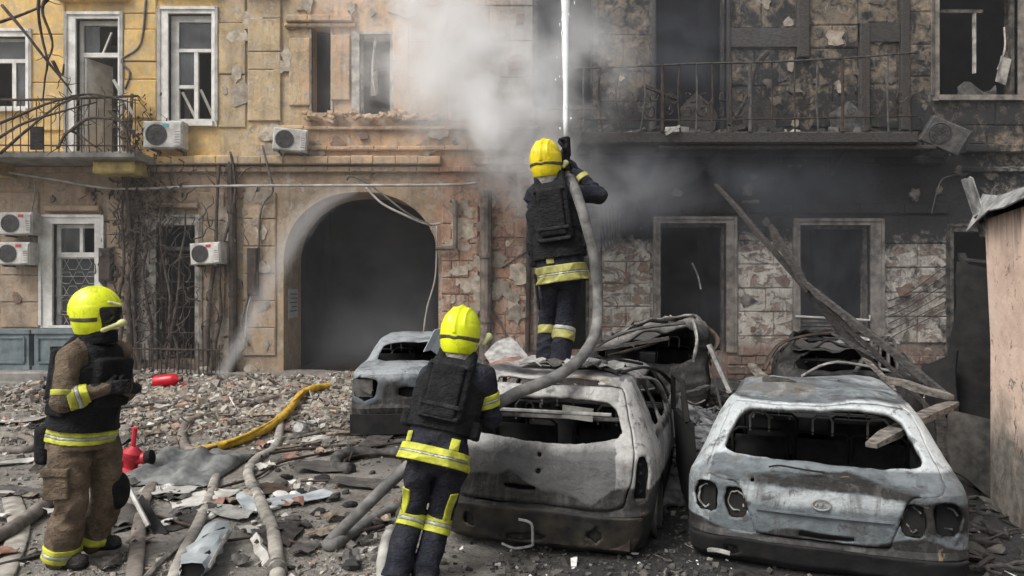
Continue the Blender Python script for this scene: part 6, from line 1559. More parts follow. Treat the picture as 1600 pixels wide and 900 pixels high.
# --- middle: navy coat, seen from behind, leaning over the hatchback with the hose
YB = 4.72; sB = FP / YB; pb = lambda px, py, y=0.0: ((px - 655) / sB, y, (907 - py) / sB)
figure(dict(at=Vector(((655 - 800) / sB, YB, gh(-.6, YB))), seed=2, cloth='coat_navy', stripe='lime', helmet='helmet', label='firefighter in navy coat and black backpack vest guiding the hose beside the hatchback', bulk=1.0, leg=.92, hem=.11, pz=.58, ph=.17, oct=.24, vest=(.18, .98),
    J=dict(pelvis=pb(681, 700), neck=pb(712, 565, .17), head=pb(717, 520, .21), sl=pb(668, 592, .16), sr=pb(752, 592, .14), el=pb(650, 668, .22), wl=pb(706, 672, .38), er=pb(768, 662, .18), wr=pb(752, 648, .40),
           hl=pb(658, 730, 0), kl=pb(642, 806, .10), al=pb(622, 888, -.06), hr=pb(702, 735, .02), kr=pb(684, 815, .12), ar=pb(664, 894, 0)),
    up=V3(.10, .10, 1), look=V3(.22, 1, .12), lampside=1, lamp=(.15, .04, -.07), lamp2=(.165, .10, -.02),
    handl=dict(z=(.8, .3, .1), x=(-.1, .2, 1), curl=.8), handr=dict(z=(-.7, .5, .2), x=(.2, .1, 1), curl=.8), toel=(-.25, 1, 0), toer=(.1, 1, 0),
    hembands=[(-.105, -.060, 'lime'), (-.060, -.045, 'silver'), (-.045, .0, 'lime')], bands=[('thl', .97, 1.0, 'lime'), ('shl', .02, .12, 'lime'), ('shl', .12, .18, 'silver'), ('shl', .18, .26, 'lime'), ('shr', .02, .12, 'lime'), ('shr', .12, .18, 'silver'), ('shr', .18, .30, 'lime'), ('uar', .40, .52, 'lime'), ('uar', .52, .58, 'silver'), ('uar', .58, .70, 'lime')],
    tapes=[('thl', (-.8, -1, 0), .028, .35, 1.0), ('thr', (.7, -1, 0), .028, .30, 1.0), ('torso', .135, .028, .0, .075), ('torso', -.165, .02, .0, .07)]))
# --- top: navy coat, balancing on the hatchback roof, aiming the nozzle straight up
YC = 6.12; sC = FP / YC; pc = lambda px, py, y=0.0: ((px - 868) / sC, y, (580 - py) / sC)
ZC = H - (580 - 450) / sC
figure(dict(at=Vector(((868 - 800) / sC, YC, ZC)), seed=3, cloth='coat_navy', stripe='lime_dull', helmet='helmet_gold', hood='hood', label='firefighter standing on the burnt hatchback roof and aiming a hose nozzle straight up', bulk=1.0, leg=.90, hem=.13, pz=.60, ph=.19, oct=.28, vest=(.10, .97),
    J=dict(pelvis=pc(877, 418), neck=pc(860, 283, .04), head=pc(854, 247, .06), sl=pc(836, 306, .06), sr=pc(898, 302, .0), el=pc(842, 290, .34), wl=pc(883, 233, .31), er=pc(938, 303, .12), wr=pc(903, 263, .26),
           hl=pc(862, 436, .03), kl=pc(858, 508, .18), al=pc(856, 562, .12), hr=pc(892, 436, 0), kr=pc(884, 505, .06), ar=pc(874, 566, -.03)),
    up=V3(-.08, -.06, 1), look=V3(.35, 1, .25), lampside=1, lamp=(.13, .05, -.07), lamp2=(.135, .10, -.04),
    handl=dict(z=(.30, -.10, 1), x=(.2, -1, 0), curl=.75), handr=dict(z=(-.85, .25, .30), x=(0, -.3, 1), curl=.9), toel=(-.1, 1, 0), toer=(.25, 1, 0),
    hembands=[(-.125, -.065, 'lime'), (-.065, -.05, 'silver'), (-.05, .015, 'lime')], bands=[('shr', .12, .22, 'silver'), ('shr', .22, .44, 'lime'), ('shl', .05, .30, 'lime'), ('far', .62, .80, 'lime')],
    tapes=[('torso', -.065, .032, .03, .13)],
    extra=[('hip_pouch', lambda p: rbox(p, pc(834, 402, .02), (.035, .06, .085), .02), pc(834, 402, .02), .15, .007, 'vest'), ('hanging_strap', lambda p: cap(p, pc(836, 430, -.02), pc(842, 482, -.02), .014, .012), pc(839, 456, -.02), .2, .007, 'vest')]))

# ================================================================== HOSES AND WATER
def hose_mat(name, c1, c2): return simple(name, c1, c2, 9, .8, bs=.35, bd=.006, stretch=None, detail=6)
M['hose_grey'] = hose_mat('wet_grey_hose', (.075, .073, .070), (.20, .195, .185)); M['hose_dark'] = hose_mat('sooty_dark_hose', (.022, .021, .021), (.085, .08, .075))
M['hose_pale'] = hose_mat('dusty_pale_hose', (.17, .155, .135), (.38, .355, .315)); M['hose_brown'] = hose_mat('brown_grey_hose', (.08, .068, .058), (.22, .19, .165)); M['yellow_hose'] = hose_mat('yellow_pipe', (.34, .20, .02), (.66, .42, .045))
M['brass'] = simple('worn_coupling_metal', (.12, .11, .10), (.34, .32, .29), 14, .4, .6, bs=.1)
def hose(name, pts, r, mm, lab, flat=1.0, cat='hose', group=None, couplings=(), n=12, per=10, wob=.10):
    o = empty(name, pts[0], lab, cat, group); c0 = Vector(pts[0])
    cp = catmull(pts, per); mb = MB(); mb.tube([p - c0 for p in cp], r, n, 0, flat=flat, wob=wob); mb.build('hose_body', M[mm], o, smooth=True)
    for t in couplings:
        i = min(int(t * (len(cp) - 1)), len(cp) - 2); d = (cp[i + 1] - cp[i]).normalized(); Tm = Matrix.Translation(cp[i] - c0) @ d.to_track_quat('Z', 'Y').to_matrix().to_4x4()
        mb = MB(); mb.lathe([(r * 1.05, -.06), (r * 1.25, -.055), (r * 1.25, -.02), (r * 1.1, -.015), (r * 1.1, .015), (r * 1.25, .02), (r * 1.25, .055), (r * 1.05, .06)], 14, Tm); mb.build('coupling', M['brass'], o, sharp=35)
    return o
noz = Vector(((868 - 800) / sC, YC, ZC)); q = lambda px, py, y: noz + Vector(pc(px, py, y))
hose('fire_hose', [q(893, 272, .27), q(895, 286, .05), q(900, 312, -.17), q(910, 350, -.24), q(924, 405, -.22), P(934, 462, 5.95), P(930, 520, 5.75), P(905, 562, 5.45), P(862, 592, 5.22), P(812, 612, 5.08), P(770, 634, 5.04), P(735, 652, 5.10), P(690, 690, 5.22), P(640, 726, 5.36), P(570, 792, 5.34), G(519, 842, .045), G(513, 851, .04), G(532, 846, .04), G(590, 806, .04), G(640, 785, .04)], .043, 'hose_grey', 'charged grey fire hose curving from the raised nozzle down past the middle firefighter', couplings=(.02,))
nz = MB(); a, b_ = q(893, 275, .28), q(888, 203, .30); o = empty('nozzle', a, 'black fire nozzle with pistol grip held upright by the firefighter on the roof', 'nozzle')
def npart(nm, f, mm, par=None): mb = MB(); f(mb); return mb.build(nm, M[mm], par or o, sharp=40)
d = (b_ - a); Tn = d.to_track_quat('Z', 'Y').to_matrix().to_4x4(); Ln = d.length
npart('barrel', lambda m_: m_.lathe([(.030, -.02), (.034, .04), (.026, .06), (.026, Ln * .55), (.036, Ln * .58), (.040, Ln * .98), (.032, Ln), (.02, Ln - .01)], 16, Tn), 'vest')
npart('bail_handle', lambda m_: m_.tube([Tn @ Vector((.03, 0, Ln * .4)), Tn @ Vector((.07, 0, Ln * .45)), Tn @ Vector((.08, 0, Ln * .6)), Tn @ Vector((.035, 0, Ln * .7))], .010, 6, 3), 'vest')
npart('pistol_grip', lambda m_: m_.tube([Tn @ Vector((0, .02, Ln * .45)), Tn @ Vector((0, .07, Ln * .35)), Tn @ Vector((0, .09, Ln * .2))], .016, 8, 2), 'vest')
npart('inlet_ring', lambda m_: m_.lathe([(.036, .045), (.042, .05), (.042, .075), (.036, .08)], 14, Tn), 'brass')
m, t, b = new_mat('water_jet'); finish(t, b, (.93, .95, .97), .35); b.inputs['Subsurface Weight'].default_value = 0; M['water'] = m; t.links.new(ramp(t, noise(t, coord(t, 'Object', 1, (30, 30, 1.2)), 1.0, 6, .7), [(.30, .35), (.55, .97)]), b.inputs['Alpha'])
mb = MB(); top = Vector((b_.x + .02, b_.y + .30, 9.5)); pts = [b_.lerp(top, i / 40) for i in range(41)]
mb.tube([p - b_ for p in pts], [.017 + .020 * min(i / 12, 1) + .004 * math.sin(i * 1.7) + .0012 * i for i in range(41)], 10, 0, wob=.12); o = mb.build('water_jet', M['water'], smooth=True); o.location = b_; tag(o, 'solid white jet of water shooting straight up from the nozzle', 'water jet')
# hoses on the ground
g = lambda px, py, dz=.03: G(px, py, dz)
hose('fire_hose', [g(436, 930), g(432, 880), g(426, 830), g(404, 778), g(388, 740), g(402, 716), g(428, 700), g(437, 672), g(436, 640, .05)], .052, 'hose_pale', 'thick pale hose snaking up the middle of the littered yard to the yellow pipe', flat=.8, couplings=(.10, .42))
hose('fire_hose', [g(262, 935), g(280, 880), g(308, 822), g(326, 780), g(336, 748), g(342, 730)], .045, 'hose_pale', 'straight pale hose lying beside the crushed grey duct', flat=.75)
hose('fire_hose', [g(206, 930), g(213, 870), g(219, 815), g(228, 775), g(246, 742), g(254, 732)], .052, 'hose_brown', 'flattened grey-brown hose right of the brown-coated firefighter', flat=.35)
hose('fire_hose', [g(-10, 925, .02), g(12, 880, .02), g(30, 828, .02), g(22, 790, .02), g(14, 765, .02)], .075, 'hose_pale', 'flat empty pale hose lying at the lower left corner', flat=.22)
hose('fire_hose', [g(-40, 850, .05), g(10, 832, .05), g(48, 806, .05), g(78, 782, .06), g(95, 770, .06)], .060, 'hose_brown', 'thick brown-grey charged hose at the left edge behind the brown-coated firefighter')
hose('fire_hose', [g(-40, 762), g(10, 764), g(60, 770), g(95, 776)], .042, 'hose_dark', 'dark hose passing behind the knees of the brown-coated firefighter', flat=.8)
hose('fire_hose', [g(-40, 672), g(20, 682), g(50, 690), g(46, 702), g(10, 704), g(-30, 702)], .05, 'hose_brown', 'hose looping back on itself at the left edge behind the firefighter')
hose('fire_hose', [g(318, 708), g(296, 702), g(286, 690), g(286, 670), g(302, 655), g(345, 645), g(400, 630), g(455, 614), g(500, 606)], .055, 'hose_brown', 'grey-brown hose curving in a loop around the rubble left of the yellow pipe', flat=.8)
hose('yellow_pipe', [g(300, 707, .03), g(345, 697, .05), g(390, 682, .06), g(425, 664, .08), g(452, 640, .10), g(470, 616, .12), g(490, 604, .10), g(515, 602, .06)], .052, 'yellow_hose', 'bright yellow corrugated pipe curving across the rubble', cat='pipe', wob=.2, n=12, per=12)
hose('yellow_pipe', [g(352, 692, .09), g(392, 676, .11), g(430, 655, .13), g(456, 630, .16), g(474, 612, .18)], .020, 'yellow_hose', 'thin yellow pipe lying along the back of the thick yellow one', cat='pipe')
hose('thin_rod', [g(255, 722, .02), g(285, 712, .03), g(310, 705, .05), g(340, 697, .09)], .016, 'iron', 'thin dark rod sticking out of the near end of the yellow pipe', cat='rod')
hose('white_hose', [g(600, 925, .04), g(598, 880, .05), g(604, 845, .07), g(612, 828, .06)], .042, 'ac_white', 'short white hose end beside the left boot of the middle firefighter', couplings=())
# ================================================================== RUBBLE AND LITTER
m, t, b = new_mat('rubble'); at = t.nodes.new('ShaderNodeAttribute'); at.attribute_name = 'tint'
v = coord(t); n1 = noise(t, v, 16, 6, .7)
c = mix(t, 1.0, at.outputs['Color'], ramp(t, n1, [(.3, .45), (.7, 1.35)]), 'MULTIPLY'); finish(t, b, c, .92); bump(t, b, n1, .6, .01); M['rubble'] = m
PAL = dict(pale=[(.42, .38, .32), (.34, .29, .23), (.50, .47, .42), (.30, .24, .18)], brick=[(.30, .17, .11), (.36, .22, .15), (.26, .16, .12)], dark=[(.04, .038, .036), (.07, .064, .058), (.11, .10, .09), (.025, .024, .023)], grey=[(.18, .17, .155), (.13, .12, .105), (.24, .225, .205)], white=[(.62, .61, .58), (.70, .69, .66)])
def litter():
    r_ = np.random.RandomState(12); V = []; Fc = []; T = []; nb = 0
    cube = np.array([(x, y, z) for z in (-1, 1) for y in (-1, 1) for x in (-1, 1)], float)
    cf = [(0, 2, 3, 1), (4, 5, 7, 6), (0, 1, 5, 4), (2, 6, 7, 3), (0, 4, 6, 2), (1, 3, 7, 5)]
    N = 42000
    for i in range(N):
        z_ = r_.rand()
        if z_ < .52: px, py = r_.uniform(-80, 760), 596 + 108 * r_.rand() ** 1.15
        elif z_ < .82: px, py = r_.uniform(-260, 860), r_.uniform(690, 1000)
        elif z_ < .93: px, py = r_.uniform(1000, 1640), r_.uniform(610, 915)
        else: px, py = r_.uniform(640, 1200), r_.uniform(596, 900)
        Y = FP * H / (py - 450); x = (px - 800) / FP * Y
        if Y > 15.0 or abs(x) > 11.5: continue
        if (x > 4.0 and Y < 6.5): continue
        clus = mnoise.noise(Vector((x * 1.3, Y * 1.3, 3)))
        if Y < 10 and clus < .08 and r_.rand() < .85: continue
        far = min(max((Y - 7.5) / 4, 0), 1); s = r_.lognormal(math.log(.0068 + .0132 * far), .62); s = min(s, .026 + .016 * far + .03 * far * (r_.rand() < .25))
        right = px > 960 or (px > 600 and py > 700); q = r_.rand()
        if right: k = 'dark' if q < .78 else ('grey' if q < .95 else 'white')
        elif far > .4: k = 'pale' if q < .55 else ('brick' if q < .62 else ('grey' if q < .85 else ('dark' if q < .95 else 'white')))
        else: k = 'grey' if q < .52 else ('dark' if q < .66 else ('pale' if q < .91 else ('white' if q < .965 else 'brick')))
        if x > -2.6 and Y > 7 and Y < 11 and r_.rand() < .6: k = 'dark'
        col = np.array(PAL[k][r_.randint(len(PAL[k]))]) * r_.uniform(.7, 1.25)
        if not right: col = col * .6 + np.array([.25, .225, .195]) * .4
        ty = r_.rand(); dims = np.array([s * r_.uniform(.7, 1.5), s * r_.uniform(.6, 1.2), s * r_.uniform(.35, .9)])
        if ty > .78: dims = np.array([s * r_.uniform(1.0, 2.0), s * r_.uniform(.7, 1.3), s * .14])
        if ty > .90: dims = np.array([s * r_.uniform(3, 8), s * .22, s * .2])
        P_ = cube * dims * (1 + r_.uniform(-.38, .38, (8, 3)))
        e = np.array(Euler((r_.normal(0, .35), r_.normal(0, .35), r_.uniform(0, 6.28))).to_matrix())
        P_ = P_ @ e.T; lift = gh(x, Y) + dims[2] * r_.uniform(.1, 1.0) + (.05 * max(0, clus) * r_.rand() if far > .3 else 0)
        V.append(P_ + np.array([x, Y, lift])); Fc += [tuple(nb + j for j in f) for f in cf]; nb += 8; T.append(np.tile(np.append(col, 1), (8, 1)))
    me = bpy.data.meshes.new('rubble'); me.from_pydata(np.concatenate(V).tolist(), [], Fc)
    a = me.attributes.new('tint', 'FLOAT_COLOR', 'POINT'); a.data.foreach_set('color', np.concatenate(T).astype('f').ravel()); me.materials.append(M['rubble'])
    o = link('rubble', me); o['kind'] = 'stuff'
litter()

# pieces large enough to pick out one by one
def chunk_mesh(name, r_, col):
    bm = bmesh.new(); bmesh.ops.create_cube(bm, size=2); bmesh.ops.subdivide_edges(bm, edges=bm.edges[:], cuts=1, use_grid_fill=True)
    for v_ in bm.verts:
        v_.co = v_.co.normalized() * (.55 + .45 * max(abs(v_.co.x), abs(v_.co.y), abs(v_.co.z))) * r_.uniform(.72, 1.12); v_.co.z *= .62; v_.co.x *= 1.15
    me = bpy.data.meshes.new(name); bm.to_mesh(me); bm.free()
    a = me.attributes.new('tint', 'FLOAT_COLOR', 'POINT'); a.data.foreach_set('color', np.tile(np.array(tuple(col) + (1,), 'f'), len(me.vertices))); me.materials.append(M['rubble']); return me
rr = random.Random(77)
MARKS = [((262, 600), 'by the red canister'), ((30, 640), 'at the left edge before the planters'), ((205, 720), 'by the red standpipe'), ((292, 730), 'by the grey tarpaulin'), ((420, 665), 'along the yellow pipe'), ((520, 620), 'at the foot of the arch'), ((350, 615), 'before the vine-hung wall'),
         ((470, 690), 'by the silvery pot'), ((585, 725), 'by the burnt hoop'), ((310, 850), 'by the crushed duct'), ((400, 760), 'at the bend of the snaking hose'), ((430, 870), 'at the near end of the snaking hose'), ((230, 800), 'by the curved black panel'), ((60, 800), 'by the charged hose at the left'), ((150, 880), 'by the boots of the brown-coated firefighter'),
         ((530, 840), 'by the sharp bend of the fire hose'), ((600, 880), 'by the boots of the middle firefighter'), ((60, 720), 'behind the brown-coated firefighter'), ((480, 790), 'in the open middle of the yard'), ((540, 770), 'left of the hatchback'), ((1540, 730), 'at the far end of the pink wall'), ((1550, 860), 'at the near foot of the pink wall')]
def by(px, py): return min(MARKS, key=lambda m_: (m_[0][0] - px) ** 2 + (2.2 * (m_[0][1] - py)) ** 2)[1]
def chunks(n, kind, region, smin_, smax_, label, group, name='rubble_chunk', cat='rubble chunk'):
    mesh_ = [chunk_mesh(name, rr, PAL[kind][k % len(PAL[kind])]) for k in range(6)]
    for i in range(n):
        px, py = rr.uniform(region[0], region[2]), region[1] + (region[3] - region[1]) * rr.random() ** 1.2
        p_ = G(px, py); s = rr.uniform(smin_, smax_) * rr.choice((.7, 1, 1, 1.2))
        if p_.y > 15.0: continue
        o = link(name, rr.choice(mesh_)); o.location = p_ + Vector((0, 0, s * .3)); o.scale = (s, s * rr.uniform(.7, 1.1), s * rr.uniform(.6, 1.0)); o.rotation_euler = (rr.uniform(-.4, .4), rr.uniform(-.4, .4), rr.uniform(0, 6.28)); tag(o, label + ' ' + by(px, py), cat, group)
chunks(64, 'pale', (205, 597, 545, 665), .03, .095, 'pale broken plaster chunk', 'pale plaster chunks before the arch')
chunks(26, 'brick', (300, 600, 560, 660), .04, .09, 'reddish lump of brick', 'brick lumps before the arch', 'brick_lump', 'brick')
chunks(34, 'grey', (-20, 606, 210, 680), .05, .13, 'grey lump of masonry', 'grey lumps at the left')
chunks(30, 'white', (200, 610, 540, 840), .03, .07, 'small white crumb of plaster', 'white crumbs in the yard', 'plaster_crumb', 'plaster crumb')
chunks(34, 'dark', (430, 690, 640, 890), .03, .08, 'small dark cinder', 'dark cinders in the yard', 'cinder', 'cinder')
chunks(30, 'dark', (1505, 700, 1580, 890), .04, .10, 'coarse black cinder', 'black cinders by the pink wall', 'cinder', 'cinder')

def scrap(px, py, w_, l_, mm, lab, name='metal_scrap', cat='scrap', rot=None, curl=.04, group=None, th=.006, dz=.02, tilt=0.0):
    c = G(px, py); a = rr.uniform(0, 6.28) if rot is None else rot; e = Euler((tilt, rr.uniform(-.1, .1), a)).to_matrix(); s_ = rr.random() * 50
    g_ = [[e @ Vector(((u - .5) * w_ * (1 + .25 * mnoise.noise(Vector((u * 3, v_ * 2, s_)))), (v_ - .5) * l_ * (1 + .25 * mnoise.noise(Vector((u * 2, v_ * 3, s_ + 9)))), dz + curl * (mnoise.noise(Vector((u * 2.5, v_ * 2.5, s_ + 4))) + .4) + l_ * .5 * math.sin(max(tilt, 0)))) for u in np.linspace(0, 1, 6)] for v_ in np.linspace(0, 1, 6)]
    mb = MB(); mb.sheet(g_, th); o = mb.build(name, M[mm], sharp=40); o.location = c; return tag(o, lab, cat, group)
for (px, py, w_, l_, mm, lab) in ((262, 772, .30, .5, 'ac_white', 'crumpled white sheet beside the black curved panel'), (300, 790, .5, .35, 'ac_white', 'torn white foil lump right of the curved black panel'), (345, 776, .4, .22, 'ac_white', 'small white torn sheet near the straight pale hose'),
        (395, 792, .55, .22, 'ac_blue', 'bluish flat scrap lying against the snaking pale hose'), (300, 815, .6, .22, 'char', 'charred flat board under the white foil'), (420, 770, .35, .3, 'iron', 'dark bent scrap at the bend of the snaking pale hose'),
        (352, 805, .6, .2, 'iron_pale', 'grey-white strip of sheet between the two pale hoses'), (180, 820, .5, .4, 'iron_grey', 'grey torn scrap near the boots of the brown-coated firefighter'), (470, 785, .5, .24, 'ac_blue', 'pale blue-grey scrap right of the snaking pale hose'),
        (495, 690, .45, .30, 'ac_white', 'small white lump of sheet right of the silvery pot'), (30, 725, .9, .14, 'ac_white', 'long white strip lying at the left edge behind the brown-coated firefighter'), (170, 692, .5, .5, 'iron_grey', 'grey curled scrap behind the red standpipe'),
        (110, 800, .4, .16, 'ac_white', 'white chip of trim near the charged hose at left'), (500, 735, .5, .4, 'iron_grey', 'grey flat flake in the open yard'), (560, 760, .5, .25, 'iron_grey', 'thin grey flake in front of the small silver saloon'), (440, 840, .25, .5, 'char', 'dark flake right of the snaking pale hose'),
        (590, 690, .6, .3, 'char', 'charred flake below the small silver saloon'), (80, 640, 1.0, .5, 'iron_grey', 'bent grey sheet on the rubble beside the planters'), (20, 660, .9, .5, 'concrete', 'grey slab fragment by the left edge'), (225, 640, .8, .25, 'wood', 'splintered board on the rubble in front of the low fence')):
    scrap(px, py, w_, l_, mm, lab)
scr = [('iron_grey', 'grey crumpled scrap of sheet', 'grey scraps in the yard'), ('char', 'black burnt flake of panel', 'black flakes in the yard'), ('ac_white', 'small white torn scrap', 'white scraps in the yard'), ('rusty', 'rust-brown scrap of sheet', 'rust scraps in the yard'), ('wood', 'small split piece of board', 'split boards in the yard')]
for i in range(60):
    mm, lab, gr = scr[(0, 4, 2, 0, 1, 3, 4)[i % 7]]; py = 615 + 275 * rr.random() ** .9
    px = rr.uniform(-10, 640); scrap(px, py, rr.uniform(.08, .26), rr.uniform(.06, .20), mm, lab + ' ' + by(px, py), group=gr, curl=.05)
def stick(a, b_, r, mm, lab, name='stick', cat='stick', group=None, sq=False, bend=.02):
    a, b_ = Vector(a), Vector(b_); mb = MB(); k = [a.lerp(b_, i / 4) + Vector((rr.uniform(-1, 1), rr.uniform(-1, 1), rr.uniform(0, .4))) * bend for i in range(5)]
    mb.tube([p - a for p in k], r, 4 if sq else 6, 3); o = mb.build(name, M[mm]); o.location = a; return tag(o, lab, cat, group)
g = lambda px, py, dz=.02: G(px, py, dz)
stick(g(222, 905), g(298, 838), .022, 'beam_pale', 'thin pale rod pointing up-right at the bottom left of the yard', 'pale_rod', 'rod')
stick(g(404, 842), g(416, 884), .045, 'ac_white', 'short white splinter standing left of the snaking hose', 'white_splinter', 'splinter', sq=True)
stick(g(-10, 888), g(85, 862), .018, 'char', 'thin black stick at the bottom left corner', 'thin_stick')
stick(g(55, 735), g(110, 640), .05, 'beam_pale', 'pale plank pointing away behind the brown-coated firefighter', 'pale_plank', 'plank', sq=True)
stick(g(90, 745), g(112, 690), .016, 'ac_white', 'thin white rod beside the long white strip', 'white_rod', 'rod')
for i in range(34):
    px, py = rr.uniform(215, 540), rr.uniform(608, 690); a = rr.uniform(0, 6.28); L_ = rr.uniform(.25, .8); p_ = G(px, py, .04); q_ = p_ + Vector((math.cos(a) * L_, math.sin(a) * L_, 0)); q_.z = gh(q_.x, q_.y) + .05
    if q_.y < 14.9: stick(p_, q_, rr.uniform(.012, .028), rr.choice(('wood', 'beam_grey', 'beam_pale')), 'short splintered lath ' + by(px, py), 'splintered_lath', 'lath', 'laths in the rubble', sq=True)
for i in range(26):
    p_ = G(rr.uniform(1512, 1590), rr.uniform(760, 890), .04); a = rr.uniform(0, 6.28); L_ = rr.uniform(.15, .5); q_ = p_ + Vector((math.cos(a) * L_, math.sin(a) * L_, rr.uniform(0, .06)))
    if q_.x < 3.62 + max(0, q_.y - 4.2) * .2: stick(p_, q_, rr.uniform(.008, .018), rr.choice(('char', 'beam_grey', 'char')), 'thin burnt stick ' + by(p_.x / p_.y * FP + 800, 450 + (H - p_.z) / p_.y * FP), 'burnt_stick', 'stick', 'burnt sticks by the pink wall')
for (pts, r, lab) in (([(245, 742), (330, 728), (400, 712), (470, 702), (560, 694)], .016, 'black cable stretched across the yard from the tarp to the small saloon'), ([(330, 765), (400, 745), (440, 722), (520, 706), (640, 690)], .014, 'second black cable running to the right above the snaking hose'), ([(440, 672), (520, 676), (600, 682)], .018, 'dark cable behind the silvery pot'),
        ([(190, 800), (240, 806), (300, 822), (330, 828)], .014, 'thin black wire below the curved black panel'), ([(470, 752), (540, 752), (600, 768)], .012, 'thin wire lying in the open yard'), ([(520, 840), (560, 832), (600, 822)], .020, 'black wire running to the middle firefighter'), ([(355, 845), (420, 838), (470, 850)], .010, 'thin dark wire crossing the snaking hose near the bottom')):
    mb = MB(); mb.tube([G(x, y, .03) for x, y in pts], r, 6, 8, wob=.1); tag(mb.build('loose_cable', M['iron'], None, smooth=True, recenter=True), lab, 'cable')
# curved black panel with a white edge
def curved_panel():
    a, b_, c, d = G(196, 752, .34), G(222, 772, .10), G(262, 832, .02), G(232, 822, .06); o = empty('curved_panel', c, 'curved black car panel with a white edge lying near the brown-coated firefighter', 'panel')
    gr = []
    for i in range(7):
        u = i / 6; l_ = a.lerp(d, u); r_ = b_.lerp(c, u); gr.append([l_.lerp(r_, w_) - c + Vector((0, 0, -.10 * math.sin(math.pi * w_) * (1 - u * .5))) for w_ in (0, .25, .5, .75, 1)])
    mb = MB(); mb.sheet(gr, .012); mb.build('panel_skin', M['soot'], o, sharp=45)
    for k in (0,):
        mb = MB(); mb.tube([row[k] for row in gr], .018, 6, 2); mb.build('white_edge', M['ac_white'], o)
curved_panel()
def duct():
    a, b_ = G(342, 826, .10), G(300, 892, .10); o = empty('crushed_duct', b_, 'crushed grey metal duct with a black open end at the bottom of the yard', 'duct'); mb = MB()
    d = b_ - a; pts = [a + d * (i / 8) - b_ for i in range(9)]; mb.tube(pts, [.10 + .018 * math.sin(i * 2.1) for i in range(9)], 9, 0, flat=.62, wob=.5, caps=False); mb.build('duct_skin', M['ac_blue'], o, sharp=25)
    mb = MB(); mb.tube([pts[0] * .9, pts[-1] * .98 - d * .02], .082, 9, 0, flat=.6); mb.build('duct_inside', M['soot'], o)
    mb = MB(); mb.tube([pts[1] + Vector((.09, 0, .02)), pts[8] + Vector((.11, 0, .03))], .012, 5); mb.build('seam', M['iron_pale'], o)
duct()
def tarp():
    c = G(292, 735); mb = MB(); gr = []
    for i in range(16):
        row = []
        for j in range(22):
            u, w_ = i / 15 - .5, j / 21 - .5; e = max(0, 1 - (u * 2) ** 2) * max(0, 1 - (w_ * 2) ** 2)
            row.append(Vector((w_ * .95 + .06 * mnoise.noise(Vector((u * 4, w_ * 4, 0))), u * 1.3, .015 + .22 * e ** .6 * (.55 + .8 * mnoise.noise(Vector((u * 4, w_ * 5, 3)))) + .03 * mnoise.noise(Vector((u * 12, w_ * 14, 8))))))
        gr.append(row)
    mb.sheet(gr, .008); o = mb.build('tarp', M['tarp'], smooth=True); o.location = c; tag(o, 'heap of dusty grey tarpaulin lying below the yellow pipe', 'tarp')
M['tarp'] = simple('dusty_grey_tarp', (.06, .065, .065), (.20, .205, .20), 6, .7, bs=.4); tarp()
def standpipe():
    c = G(200, 742); o = empty('red_standpipe', c, 'red metal hydrant standpipe with an upright bar standing on the litter behind the left firefighter', 'standpipe')
    def part(nm, f, mm='red'): mb = MB(); f(mb); return mb.build(nm, M[mm], o, sharp=40)
    part('body', lambda m_: m_.lathe([(.10, 0), (.11, .03), (.07, .06), (.075, .14), (.10, .17), (.10, .21), (.05, .25), (.03, .27)], 14, Matrix.Translation((0, 0, .02)) @ Matrix.Rotation(R(14), 4, 'Y')))
    part('upright_bar', lambda m_: (m_.tube([(.04, 0, .2), (.07, 0, .46)], .024, 8), m_.tube([(.035, 0, .455), (.105, 0, .465)], .014, 6)))
    part('outlet', lambda m_: m_.lathe([(.05, 0), (.055, .12), (.065, .13), (.065, .17), (.05, .18)], 12, Matrix.Translation((-.02, -.02, .12)) @ Matrix.Rotation(R(-100), 4, 'Y')))
    part('outlet', lambda m_: m_.lathe([(.045, 0), (.05, .12), (.06, .13), (.06, .16), (.045, .17)], 12, Matrix.Translation((.02, 0, .14)) @ Matrix.Rotation(R(80), 4, 'Y')))
    part('outlet_cap', lambda m_: m_.lathe([(.07, 0), (.072, .05), (.04, .06)], 12, Matrix.Translation((.19, 0, .17)) @ Matrix.Rotation(R(80), 4, 'Y')), 'vest')
    part('foot', lambda m_: (m_.bar((-.2, -.05, .03), (.16, .05, .03), .05, .04), m_.bar((-.05, -.16, .03), (.02, .16, .03), .05, .04)))
standpipe()
def canister():
    c = G(261, 607); o = empty('red_canister', c, 'shiny red canister lying on its side on the rubble before the low fence', 'canister'); Tm = Matrix.Translation((-.24, 0, .12)) @ Matrix.Rotation(R(84), 4, 'Y')
    mb = MB(); mb.lathe([(.02, 0), (.10, .015), (.115, .05), (.115, .34), (.10, .40), (.05, .44), (.04, .48)], 18, Tm); mb.build('body', M['red_gloss'], o, sharp=45)
    mb = MB(); mb.lathe([(.045, .47), (.045, .52), (.02, .53)], 12, Tm); mb.build('neck', M['iron_grey'], o)
    mb = MB(); mb.tube([Tm @ Vector((.05, 0, .46)), Tm @ Vector((.11, 0, .52)), Tm @ Vector((.10, 0, .58))], .014, 6); mb.build('handle', M['red_gloss'], o)
M['red_gloss'] = simple('glossy_red_paint', (.42, .008, .018), (.62, .015, .03), 5, .3, bs=.05); canister()
def pot():
    c = G(470, 684); o = empty('metal_pot', c, 'small silvery dented pot lying on the ground below the yellow pipe', 'pot'); Tm = Matrix.Translation((0, 0, .09)) @ Matrix.Rotation(R(60), 4, 'X')
    mb = MB(); mb.lathe([(.02, -.10), (.08, -.09), (.105, -.03), (.105, .03), (.07, .09), (.05, .10)], 18, Tm); mb.build('bowl', M['shiny'], o, sharp=40)
    mb = MB(); mb.lathe([(.05, .10), (.062, .105), (.062, .12), (.045, .12)], 16, Tm); mb.build('rim', M['iron_pale'], o)
